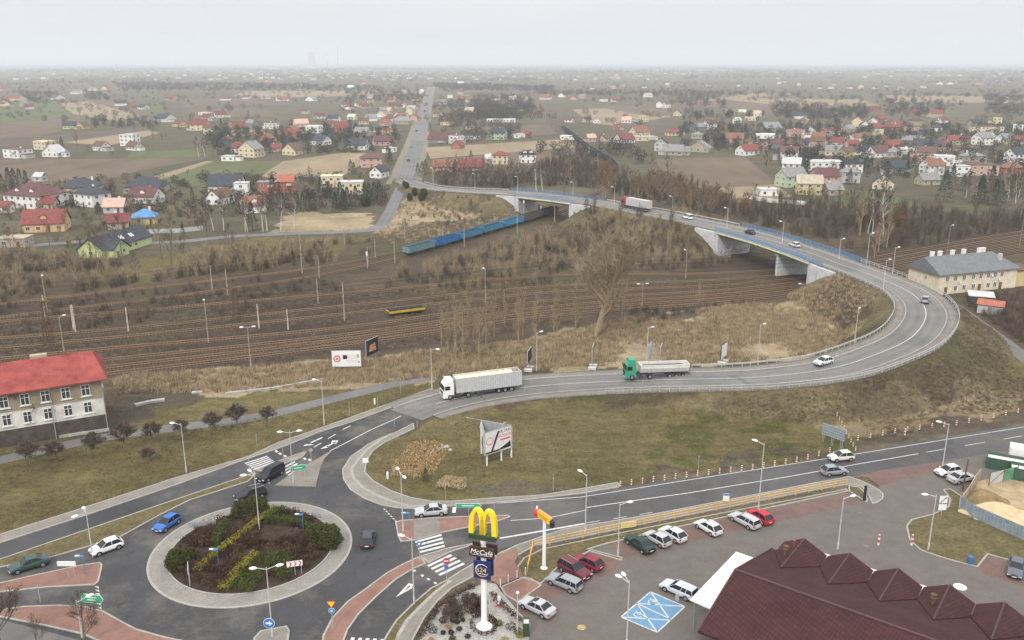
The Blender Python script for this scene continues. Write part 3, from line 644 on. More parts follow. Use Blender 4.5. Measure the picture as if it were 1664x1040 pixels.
# ================================================================ BRIDGES, RAILINGS, RAILWAY
M_blue = plain((.10, .24, .42), .5, 0, .2); M_yel = plain((.62, .58, .34), .7, 0, .15, 1.0); M_fence_y = plain((.66, .38, .05), .6, 0, .2)
M_pblue = plain((.24, .36, .48), .6, 0, .25, 1.0)
M_under = mat('deck_concrete', (.40, .41, .42), .85, .2, .5)
def wall_face(s, name, top_extra, dirsign, parent, thick=1.6, graffiti=False):
    "abutment: a face wall across the road and two return walls along it, half buried in the embankment's end cone"
    p, t, n = at_s(s); z = p.z-.15; w = HW; ang = math.atan2(t.y, t.x); mb = MB()
    c = p+t*(dirsign*.8); mb.box((c.x, c.y, z/2-.2), (1.6, 2*w, z+.3), rz=ang)
    for k in range(3):
        q0, t0, n0 = at_s(s+dirsign*(1.6+k*3.3+1.65)); a0 = math.atan2(t0.y, t0.x)
        for sg in (-1, 1): c = q0+n0*(sg*(w-.4)); mb.box((c.x, c.y, (q0.z-.3)/2), (3.4, 1.7, q0.z-.2), rz=a0)
    return mb.build(name, M_lightconc, parent), p, t, n, w, z
def bridge(S, label, piers, idx):
    s0, s1 = S; mid = at_s((s0+s1)/2)[0]; root = empty('road_bridge', (0, 0, 0)); tag(root, label, 'bridge')
    cl = sub_cl(s0-.8, s1+.8, 2.0)
    n = len(cl); V = []; F = []
    prof = [(-7.0, -.15), (-7.0, -.75), (-6.2, -.85), (-5.6, -1.5), (5.6, -1.5), (6.2, -.85), (7.0, -.75), (7.0, -.15)]
    mi = []
    for i, c in enumerate(cl):
        t = cl[min(i+1, n-1)]-cl[max(i-1, 0)]; t.z = 0; t.normalize(); nn = Vector((-t.y, t.x, 0))
        for a, h in prof: V.append(tuple(c+nn*a+Vector((0, 0, h))))
    k = len(prof)
    for i in range(n-1):
        for j in range(k): F.append((i*k+j, i*k+(j+1) % k, (i+1)*k+(j+1) % k, (i+1)*k+j)); mi.append(0)
    link('deck', npmesh('deck', V, F, M_under), root)
    for sg in (-1, 1):
        a, b = sorted((sg*6.98, sg*7.12))
        def strip(nm, z0, z1, m, o=0):
            V = []; F = []
            for i, c in enumerate(cl):
                t = cl[min(i+1, n-1)]-cl[max(i-1, 0)]; t.z = 0; t.normalize(); nn = Vector((-t.y, t.x, 0))
                for aa in (a-o, b+o):
                    for h in (z0, z1): V.append(tuple(c+nn*aa+Vector((0, 0, h))))
            for i in range(n-1):
                for q in ((0, 1, 3, 2),):
                    for u in range(4): F.append((i*4+q[u], i*4+q[(u+1) % 4], (i+1)*4+q[(u+1) % 4], (i+1)*4+q[u]))
            return link(nm, npmesh(nm, V, F, m), root)
        strip('edge_beam', -.76, -.12, M_yel); strip('parapet_band', -.12, .22, M_pblue, .02)
    for s, d in ((s0, -1), (s1, 1)): wall_face(s, 'abutment', 0, d, root)
    for ps in piers:
        p, t, nn = at_s(ps); ang = math.atan2(t.y, t.x); mb = MB(); mb.box((p.x, p.y, (p.z-1.5)/2-.15), (1.1, 12.4, p.z-1.2), rz=ang); mb.box((p.x, p.y, p.z-1.62), (1.7, 13, .3), rz=ang)
        mb.build('pier', M_lightconc, root)
    return root
br1 = bridge(BR1, 'long blue and yellow road bridge over the rail yard, beside the apricot house', [BR1[0]+(BR1[1]-BR1[0])*.36], 0)
br2 = bridge(BR2, 'shorter blue and yellow road bridge with the freight wagons passing beneath', [], 1)
# graffiti on the far abutment of the long bridge
p, t, n = at_s(BR1[1]); gcols = [(.05,.12,.25),(.35,.08,.15),(.10,.35,.38),(.03,.03,.05),(.5,.5,.6)]
mbs = [MB() for _ in gcols]
for i in range(60):
    a = random.uniform(-6.5, 6); h = random.uniform(.5, 2.4); r = random.uniform(.15, .5); k = random.randrange(5); th = random.uniform(0, 3.14)
    c = p+n*a-t*(.02+.004*(i % 9)); c.z = h; d = (n*math.cos(th)+Vector((0, 0, 1))*math.sin(th))*r; e = (n*-math.sin(th)+Vector((0, 0, 1))*math.cos(th))*r*.35
    mbs[k].add([c-d-e, c+d-e, c+d+e, c-d+e], [(0, 1, 2, 3)])
gm_ = MB(); [gm_.add(b_.v, b_.f, k) for k, b_ in enumerate(mbs)]; tag(gm_.build('graffiti', [mat('spray_%d' % k, gcols[k], .6, 0) for k in range(5)], br1), kind='stuff')
def railing(name, s0, s1, offs, label, cat, m, h=1.1, rails=(1.1, .6), step=2.0, post=.05, rail=.06, beam=False, slats=False, z0=.12, group=None):
    p0, _, n0 = at_s(s0); root = empty(name, tuple(p0+n0*offs)); tag(root, label, cat, group); O = root.location
    cl = sub_cl(s0, s1, 2.0)
    def side(c, i):
        t = cl[min(i+1, len(cl)-1)]-cl[max(i-1, 0)]; t.z = 0; t.normalize(); return c+Vector((-t.y, t.x, 0))*offs
    pts = [side(c, i)-O for i, c in enumerate(cl)]
    mb = MB()
    for r in rails:
        for i in range(len(pts)-1):
            a, b = pts[i]+Vector((0, 0, r+z0)), pts[i+1]+Vector((0, 0, r+z0)); d = (b-a).normalized(); nn = Vector((-d.y, d.x, 0))*(rail*.35); up = Vector((0, 0, (.16 if beam else rail*.5)))
            v = [a-nn-up, a+nn-up, a+nn+up, a-nn+up, b-nn-up, b+nn-up, b+nn+up, b-nn+up]
            mb.add(v, [(0, 1, 5, 4), (1, 2, 6, 5), (2, 3, 7, 6), (3, 0, 4, 7)])
    mb.build('rail', m, root)
    if slats:
        mb = MB()
        for i in range(len(pts)-1):
            for k in range(14):
                q = pts[i].lerp(pts[i+1], k/14); mb.box((q.x, q.y, q.z+z0+.6), (.03, .03, .9))
        tag(mb.build('balusters', m, root), kind='stuff')
    k = 0; extra = MB(); s = s0
    while s <= s1:
        p, t, n = at_s(s); q = p+n*offs-O; k += 1
        if k <= 100: mb = MB(); mb.box((0, 0, h/2), (post*1.6, post*1.6, h), rz=math.atan2(t.y, t.x)); mb.build('post', m, root, loc=(q.x, q.y, q.z+z0-.05))
        else: extra.box((q.x, q.y, q.z+z0+h/2), (post*1.6, post*1.6, h))
        s += step
    if extra.v: tag(extra.build('post', m, root), kind='stuff')
    return root
M_guard = plain((.45, .45, .44), .5, .2, .15)
sN0 = near_s(1124, 611, 2.5)
railing('guard_rail', sN0, BR1[0]-4, 6.55, 'pale steel guard rail along the inner side of the loop, beside the dry meadow', 'guard rail', M_guard, .75, (.6,), 2.0, .07, .12, True)
railing('guard_rail', near_s(985, 626, 1.2), BR1[0]-4, -6.55, 'long steel railing along the outer side of the loop, above the dark embankment', 'guard rail', M_guard, 1.05, (1.0, .55), 1.8, .07, .1, False)
railing('bridge_railing', BR1[0]-8, BR1[1]+4, -6.7, 'blue railing with thin uprights on the far side of the long bridge', 'railing', M_blue, 1.3, (1.25, .2), 2.0, .06, .1, slats=True)
railing('bridge_railing', BR1[0]-6, BR1[1]+2, 6.7, 'blue railing on the near side of the long bridge', 'railing', M_blue, 1.1, (1.05, .3), 2.0, .06, .08, slats=True)
railing('bridge_railing', BR2[0]-6, BR2[1]+14, -6.7, 'blue railing with thin uprights on the far side of the short bridge', 'railing', M_blue, 1.3, (1.25, .2), 2.0, .06, .1, slats=True)
railing('bridge_railing', BR2[0]-3, BR2[1]+3, 6.7, 'blue railing on the near side of the short bridge', 'railing', M_blue, 1.1, (1.05, .3), 2.0, .06, .08, slats=True)
railing('guard_rail', BR1[1]+5, BR2[0]-8, -6.55, 'steel guard rail on the far side of the causeway between the two bridges', 'guard rail', M_guard, .75, (.6,), 3.0, .07, .12, True)
railing('guard_rail', BR2[1]+15, SS[-1]-30, -6.55, 'far steel guard rail from the short bridge to the straight road', 'guard rail', M_guard, .75, (.6,), 3.0, .07, .12, True)
railing('guard_rail', BR2[1]+6, SS[-1]-30, 6.55, 'near steel guard rail from the short bridge to the straight road', 'guard rail', M_guard, .75, (.6,), 3.0, .07, .12, True)
# --- railway tracks
M_ball = mat('ballast', (.088, .062, .040), .95, .35, 1.4, detail=7); M_railtop = mat('rail_steel', (.32, .21, .12), .5, .2, 2, .4); M_sleep = mat('sleeper_wood', (.055, .036, .024), .95, .3, 1.5)
M_sleepd = mat('dark_sleeper', (.045, .034, .028), .95, .3, 1.5)
XS = [-160, 190, 560, 900, 1290, 1664, 2050]
TR = [[537,508,477,449,437,377,322],[562,536,498,466,446,383,327],[578,549,511,476,454,388,331],[600,566,533,489,461,393,335],[620,584,545,499,467,398,340],[633,596,552.5,506.5,473,403,344],[646,607,561,514,479,408,349]]
tracks = [[(x, y) for x, y in zip(XS, r)] for r in TR]
tracks.append([(-160,545),(0,517),(300,480),(520,448),(660,417.5),(780,384),(870,357.5),(912,344),(952,325),(984,302),(1000,278),(985,262),(962,249),(938,230),(915,211),(888,188),(866,168)])
tracks.append([(-160,520),(0,495),(300,462),(520,435),(660,408),(780,377),(870,352),(910,338),(960,318),(992,298),(1006,276),(990,260),(968,248),(944,230),(920,211),(892,188),(869,168)])
TCL = []
for ti, t in enumerate(tracks):
    cl = catmull([P(x, y) for x, y in t], 10); TCL.append(cl)
    root = ribbon('railway_track', cl, -1.9, 1.9, M_ball, .03+.004*ti, 0)
    V = []; F = []; L = 0
    acc = 0; mb = MB(); rmb = MB(); first = True
    for i in range(len(cl)-1):
        a, b = cl[i], cl[i+1]; d = (b-a); L = d.length; d.normalize(); nn = Vector((-d.y, d.x, 0)); ang = math.atan2(d.y, d.x)
        for sg in (-.75, .75):
            p, q = a+nn*sg, b+nn*sg; w = nn*.045
            rmb.add([(*(p-w)[:2], .1), (*(p-w)[:2], .3), (*(p+w)[:2], .3), (*(p+w)[:2], .1), (*(q-w)[:2], .1), (*(q-w)[:2], .3), (*(q+w)[:2], .3), (*(q+w)[:2], .1)], [(0, 1, 5, 4), (1, 2, 6, 5), (2, 3, 7, 6)])
        if a.y > 420: continue
        while acc < L:
            c = a+d*acc; mb.box((c.x, c.y, .1), (.26, 2.5, .16), rz=ang); acc += .75
        acc -= L
    o = rmb.build('rails', M_railtop, root); tag(o, kind='structure'); o = mb.build('sleepers', M_sleep if ti in (3, 4, 5) else M_sleepd, root); tag(o, kind='structure')
# ================================================================ BUILDINGS
COLN = {'red':(.20,.065,.056),'darkred':(.17,.055,.05),'orange':(.21,.105,.072),'plum':(.12,.06,.058),'brown':(.13,.08,.06),'dark':(.055,.06,.07),'grey':(.21,.21,.205),'blue':(.10,.24,.45),
 'white':(.72,.71,.67),'cream':(.60,.53,.36),'peach':(.62,.42,.22),'yellow':(.52,.44,.23),'green':(.50,.58,.28),'brick':(.34,.12,.08),'pink':(.50,.33,.27),'tan':(.38,.33,.25),'palegreen':(.42,.50,.36),'black':(.03,.03,.032),'lightgrey':(.45,.45,.44)}
def rmat(c):
    return mat('roof_'+c, COLN[c], .8, .28, .9, coord='obj', detail=8)
def wmat(c): return mat('wall_'+c, COLN[c], .9, .10, .8, coord='obj', detail=5)
def gable_roof(mb, w, d, z, rh, ov=.5, th=.22, ymid=0, mi=0, x0=0):
    "ridge along x"
    a, b = w/2+ov, d/2+ov; zo = z-rh*ov/(d/2)
    for k, (y0, y1) in enumerate(((-b, 0), (b, 0))):
        za, zb = zo, z+rh
        v = [(x0-a, ymid+y0, za), (x0+a, ymid+y0, za), (x0+a, ymid+y1, zb), (x0-a, ymid+y1, zb)]; v += [(x, y, q+th) for x, y, q in v]
        mb.add(v, [(0, 3, 2, 1), (4, 5, 6, 7), (0, 1, 5, 4), (1, 2, 6, 5), (2, 3, 7, 6), (3, 0, 4, 7)], mi)
def hip_roof(mb, w, d, z, rh, ov=.6, th=.2, mi=0):
    a, b = w/2+ov, d/2+ov; r = max(0.0, a-b); zo = z-.15
    base = [(-a, -b), (a, -b), (a, b), (-a, b)]
    v = [(x, y, zo) for x, y in base]+[(x, y, zo+th) for x, y in base]+[(-r, 0, z+rh), (r, 0, z+rh)]
    mb.add(v, [(3, 2, 1, 0), (0, 1, 5, 4), (1, 2, 6, 5), (2, 3, 7, 6), (3, 0, 4, 7), (4, 5, 9, 8), (6, 7, 8, 9), (5, 6, 9), (7, 4, 8)], mi)
def window(parent, x, y, z, w, h, face, frame='white', sill=True):
    "face: 0 front(-y) 1 right(+x) 2 back 3 left"
    rz = face*math.pi/2; f = MB(); t = .08
    for cx, cz, sx, sz in ((0, h/2-.04, w, .09), (0, -h/2+.04, w, .09), (-w/2+.04, 0, .09, h-.18), (w/2-.04, 0, .09, h-.18), (0, 0, .07, h-.18)): f.box((cx, -.03, cz), (sx, t, sz))
    fr = f.build('window', wmat(frame), parent, loc=(x, y, z), rz=rz)
    g = MB(); g.box((0, -.012, 0), (w-.1, .03, h-.1)); g.build('pane', M_glass2, fr)
    return fr
def house(px, py, wpx, roof='gable', rc='red', wc='white', floors=1.5, rot=None, dratio=.75, detail=1, dormers=0, lab=None, zone='', loc=None, w=None, chim=1):
    p = Vector((*loc, 0)) if loc else P(px, py); w = w or wpx*mpp(px, py)*.92
    w = min(max(w, 3.5), 30); d = w*dratio if w > 9 else w*.9
    hash_ = int(px*7+py*13); rr = random.Random(hash_)
    if rot is None: rot = rr.choice([-32, -24, -15, 12, 20, 28, 66, 75])
    if rot in (66, 75): w, d = d, w
    if wpx*1.0 < 0: pass
    wh = {1: 2.9, 1.5: 3.4, 2: 5.6, 2.5: 6.2, 3: 8.2}[floors]; rh = {'gable': d*.40, 'hip': d*.30, 'flat': .35, 'pyr': d*.36}[roof]
    rh = min(rh, 4.6); p = Vector((p.x, p.y+d*.35, 0))
    root = empty('house' if wpx > 0 else 'shed', tuple(p), R(rot))
    mb = MB(); a, b = w/2, d/2
    if roof == 'gable':
        mb.add([(-a, -b, -.2), (a, -b, -.2), (a, b, -.2), (-a, b, -.2), (-a, -b, wh), (a, -b, wh), (a, b, wh), (-a, b, wh), (-a, 0, wh+rh-.05), (a, 0, wh+rh-.05)],
               [(0, 1, 5, 4), (2, 3, 7, 6), (1, 2, 6, 9, 5), (3, 0, 4, 8, 7), (4, 5, 9, 8), (6, 7, 8, 9)])
    else: mb.box((0, 0, wh/2-.1), (w, d, wh+.2))
    mb.build('wall', wmat(wc), root)
    mb = MB()
    if roof == 'gable': gable_roof(mb, w, d, wh, rh)
    elif roof == 'flat': mb.box((0, 0, wh+.22), (w+.5, d+.5, .24)); mb.box((0, 0, wh+.37), (w*.9, d*.9, .06))
    else: hip_roof(mb, w, d, wh, rh)
    ro = mb.build('roof', rmat(rc), root)
    if chim and detail:
        for k in range(chim):
            mb = MB(); cx = rr.uniform(-.3, .3)*w; mb.box((cx, d*.1, wh+rh*.7+.5), (.7, .55, 1.7 if roof != 'flat' else 1.2)); mb.box((cx, d*.1, wh+rh*.7+1.4 if roof != 'flat' else wh+rh*.7+1.15), (.85, .7, .12)); mb.build('chimney', wmat(rr.choice(['brick', 'white', 'tan'])), ro)
    if detail:
        nf = int(math.floor(floors)) if floors != 1.5 else 1
        for fl in range(nf):
            z = 1.55+2.75*fl
            for face, L, o in ((0, w, b), (1, d, a), (3, d, a)):
                if face != 0 and detail < 2 and ((rot > 0) == (face == 1)): continue
                n = max(1, int(L/3.2)); 
                if detail < 2: n = min(n, 3)
                for i in range(n):
                    u = (i+.5)/n*L-L/2
                    if fl == 0 and face == 0 and i == n//2 and n > 1 and detail >= 2:
                        dm = MB(); dm.box((u, -b-.03, 1.05), (1.0, .1, 2.1)); dr = dm.build('door', mat('door_wood', (.16, .08, .04), .6, .2, 2), root); hm = MB(); hm.box((u+.35, -b-.1, 1.0), (.14, .06, .04)); hm.build('handle', M_steel, dr); continue
                    ww = 1.5 if detail > 1 else 1.7
                    pos = {0: (u, -o, z), 1: (o, u, z), 3: (-o, -u, z)}[face]
                    window(root, *pos, ww, 1.35, face)
        if roof == 'gable':
            for face in ((1, 3) if detail > 1 else ((3,) if rot > 0 else (1,))):
                window(root, (a if face == 1 else -a), 0, wh+rh*.32, 1.3, 1.1, face)
    if not lab and detail and rr.random() < .55:
        L2 = rr.uniform(3, 5); d2 = d*rr.uniform(.5, .8); h2 = rr.uniform(2.3, 2.8); sg = rr.choice([-1, 1]); mb = MB(); mb.box((sg*(a+L2/2-.1), 0, h2/2-.1), (L2, d2, h2+.2)); mb.build('annex', wmat(rr.choice([wc, 'tan', 'lightgrey'])), root)
        mb = MB(); mb.box((sg*(a+L2/2+.05), 0, h2+.1), (L2+.4, d2+.5, .16)); mb.build('annex_roof', rmat(rr.choice(['grey', 'brown', rc])), root)
    if detail and rr.random() < .35: mb = MB(); mb.box((w*.22, -b-.7, 1.1+(2.6 if floors >= 2 else 0)), (w*.3, 1.3, .14)); mb.box((w*.22, -b-1.3, 1.6+(2.6 if floors >= 2 else 0)), (w*.3, .06, .9)); mb.build('balcony', wmat('lightgrey'), root)
    for k in range(dormers):
        u = (k+.5)/dormers*w*.8-w*.4; dm = MB(); dw = 2.2
        y0 = -b*.75; z0 = wh+rh*.18; z1 = z0+1.3
        dm.add([(u-dw/2, y0, z0), (u+dw/2, y0, z0), (u+dw/2, y0, z1), (u, y0, z1+.9), (u-dw/2, y0, z1), (u-dw/2, 0, z0), (u+dw/2, 0, z0), (u+dw/2, 0, z1), (u, 0, z1+.9), (u-dw/2, 0, z1)],
               [(0, 1, 2, 3, 4), (1, 6, 7, 2), (5, 0, 4, 9)]); do = dm.build('dormer', wmat(wc), ro)
        rm = MB(); 
        for sg in (-1, 1): 
            v = [(u+sg*(dw/2+.25), y0-.3, z1-.15), (u, y0-.3, z1+.98), (u, 0, z1+.98), (u+sg*(dw/2+.25), 0, z1-.15)]; v2 = [(x, y, z+.12) for x, y, z in v]
            rm.add(v+v2, [(0, 1, 2, 3), (7, 6, 5, 4), (0, 4, 5, 1), (1, 5, 6, 2), (2, 6, 7, 3), (3, 7, 4, 0)])
        rm.build('dormer_roof', rmat(rc), ro); 
    RN = {'gable': 'gable', 'hip': 'hipped', 'pyr': 'pyramid', 'flat': 'flat'}[roof]; CN = {'dark': 'slate', 'plum': 'plum', 'darkred': 'dark red', 'palegreen': 'pale green', 'green': 'lime', 'peach': 'peach', 'lightgrey': 'light grey'}
    desc = lab or f"{CN.get(wc, wc)} house, {CN.get(rc, rc)} {RN} roof,"
    if lab and not zone: tag(root, lab, 'house')
    else: defer(root, desc, 'house', zone or hzone(px, py), 'houses of the town beyond the railway')
    return root
def hzone(px, py):
    "a place one can find in the picture, for the labels of houses"
    if py < 168: return 'in haze '+('left of' if px < 700 else 'right of')+' the road'
    if px < 700:
        if py < 200: return 'in the distant left fields'
        if py < 262: return ('in the left hamlet' if px < 330 else 'in the left rows' if px < 560 else 'left of straight road')
        return 'above the lane' if px > 120 else 'above the lane'
    if px < 870:
        if py < 215: return 'upper right of road'
        return 'lower right of road'
    if px < 1110: return 'around the curving railway'
    if px < 1280: return 'above the ploughed field' if py > 190 else 'in the right town upper rows'
    if py < 215: return 'in the right town upper rows'
    if py < 250: return 'in the right town middle rows'
    return 'in the right town front rows'
Z1 = (0, 80, 2.971); Z2 = (550, 80, 2.971); Z3 = (1104, 80, 2.971)
def zc(Z, x, y): return Z[0]+x/Z[2], Z[1]+y/Z[2]
near_h = [
 (Z1,150,765,250,'hip','plum','white',2,-20,'big white villa with a plum brown hipped roof and eyebrow dormer at the left edge',2),
 (Z1,205,880,200,'gable','red','peach',1.5,14,'peach house with a bright red gable roof near the left edge',1),
 (Z1,435,758,150,'hip','dark','white',2,-30,'white villa with a dark slate hipped roof, in front of another dark roof',0),
 (Z1,375,700,190,'hip','dark','cream',1.5,10,'long dark hipped roof house just behind the white villa',0),
 (Z1,700,745,140,'gable','plum','white',1.5,-12,'white house with plum roof and small gable, below the long dark roof',1),
 (Z1,690,695,200,'hip','dark','tan',1.5,8,'wide house with slate hipped roof behind the white house',0),
 (Z1,690,845,115,'pyr','blue','yellow',1,20,'small yellow pavilion with a bright blue pyramid roof',0),
 (Z1,560,868,100,'gable','darkred','tan',1,25,'low garden shed with a dark red roof above the lime green house',0),
 (Z1,550,790,100,'gable','pink','lightgrey',1,5,'grey outbuilding with a pinkish roof in the garden',0),
 (Z1,60,955,140,'flat','tan','tan',1,5,'flat tan outbuilding at the left edge beside the rail yard',0),
 (Z1,25,790,60,'gable','red','white',1,5,'small white annex with red roof cut by the left edge',0),
 (Z1,225,775,80,'gable','darkred','cream',1,5,'low garage with a dark red roof behind the red roofed house',0),
 (Z1,1085,690,170,'gable','dark','white',1.5,5,'long white house with a dark slate gable roof at the edge of the green field',0),
 (Z1,1165,705,70,'flat','lightgrey','white',2,5,'white cube house with tall dark windows beside the dark long roof',0),
 (Z1,1055,748,120,'gable','brown','white',1.5,70,'white house with steep brown gable facing the rail yard',0),
 (Z1,1290,700,95,'flat','grey','brick',2,5,'red walled house with flat grey roof',0),
 (Z1,1382,692,80,'gable','brick','brick',2,4,'brick house with rusty roof joined to the red walled house',0),
 (Z1,1215,790,110,'gable','orange','white',1.5,30,'small white house with bright orange gable roof behind the birches',1),
 (Z1,1600,668,110,'flat','cream','cream',2,5,'cream flat roofed house with balcony left of the lane',0),
 (Z2,60,700,120,'flat','lightgrey','cream',2,5,'cream flat house beside the dark conifers left of the lane',0),
 (Z2,195,620,90,'gable','dark','white',1.5,70,'white gabled house with dark roof beside the straight road',0),
 (Z2,155,570,110,'hip','brown','pink',2,10,'pink house with brown hipped roof beside the straight road',0),
 (Z2,783,555,82,'hip','red','cream',2,-8,'cream villa with a red hipped roof above the larch trees',0),
 (Z2,912,550,82,'hip','black','white',2,8,'white villa with black roof and twin dormers above the larch trees',2),
 (Z2,510,590,110,'gable','orange','pink',1,-15,'low house with orange roof right of the road junction',0),
 (Z2,640,592,130,'gable','red','red',1,0,'long low red roofed barn above the flyover bend',0),
 (Z2,735,550,55,'gable','lightgrey','tan',1,0,'small grey shed beside the cream villa',0),
 (Z3,630,702,125,'gable','tan','yellow',2,-10,'bright yellow house with pale roof in front of the town',0),
 (Z3,545,665,130,'gable','grey','palegreen',2,20,'grey green house joined behind the bright yellow house',0),
 (Z3,430,708,95,'flat','lightgrey','white',1,0,'low white flat shed left of the yellow house',0),
 (Z3,745,705,85,'gable','grey','tan',1,10,'grey garden shed with gable roof right of the yellow house',0),
 (Z3,705,665,125,'gable','plum','pink',2,10,'pink house with plum roof behind the yellow house',0),
 (Z3,710,592,165,'flat','lightgrey','white',2,-8,'large white flat roofed house with small windows in the town front row',0),
 (Z3,545,598,90,'gable','lightgrey','white',2,-20,'white house with pale lean roof left of the large flat one',0),
 (Z3,835,600,95,'hip','black','white',2,5,'white house with black hipped roof right of the large flat one',0),
 (Z3,830,645,90,'hip','grey','lightgrey',2,-10,'light grey house with grey hipped roof in the front row',0),
 (Z3,995,675,140,'gable','dark','cream',1.5,68,'house with steep dark gable and timber balcony behind the tall birch',0),
 (Z3,1205,655,100,'gable','grey','tan',1,10,'low grey outbuilding below the orange roofed house',0),
 (Z3,1225,608,100,'gable','orange','white',2,20,'white house with orange gable roof at the front of the right-hand town',0),
 (Z3,1465,608,145,'flat','brown','pink',2,0,'long pinkish flat roofed block at the right',0),
 (Z3,1360,615,75,'flat','lightgrey','white',2,0,'small white flat block beside the pinkish block',0),
 (Z3,1610,600,110,'hip','orange','brick',1.5,0,'brick house with bright orange hipped roof near the right edge',0),
]
for Z, x, y, w, rf, rc, wc, fl, rot, lb, dm in near_h:
    a, b = zc(Z, x, y); house(a, b, w/2.971, rf, rc, wc, fl, rot, lab=lb, detail=2, dormers=dm)
g, h, f_ = 'gable', 'hip', 'flat'
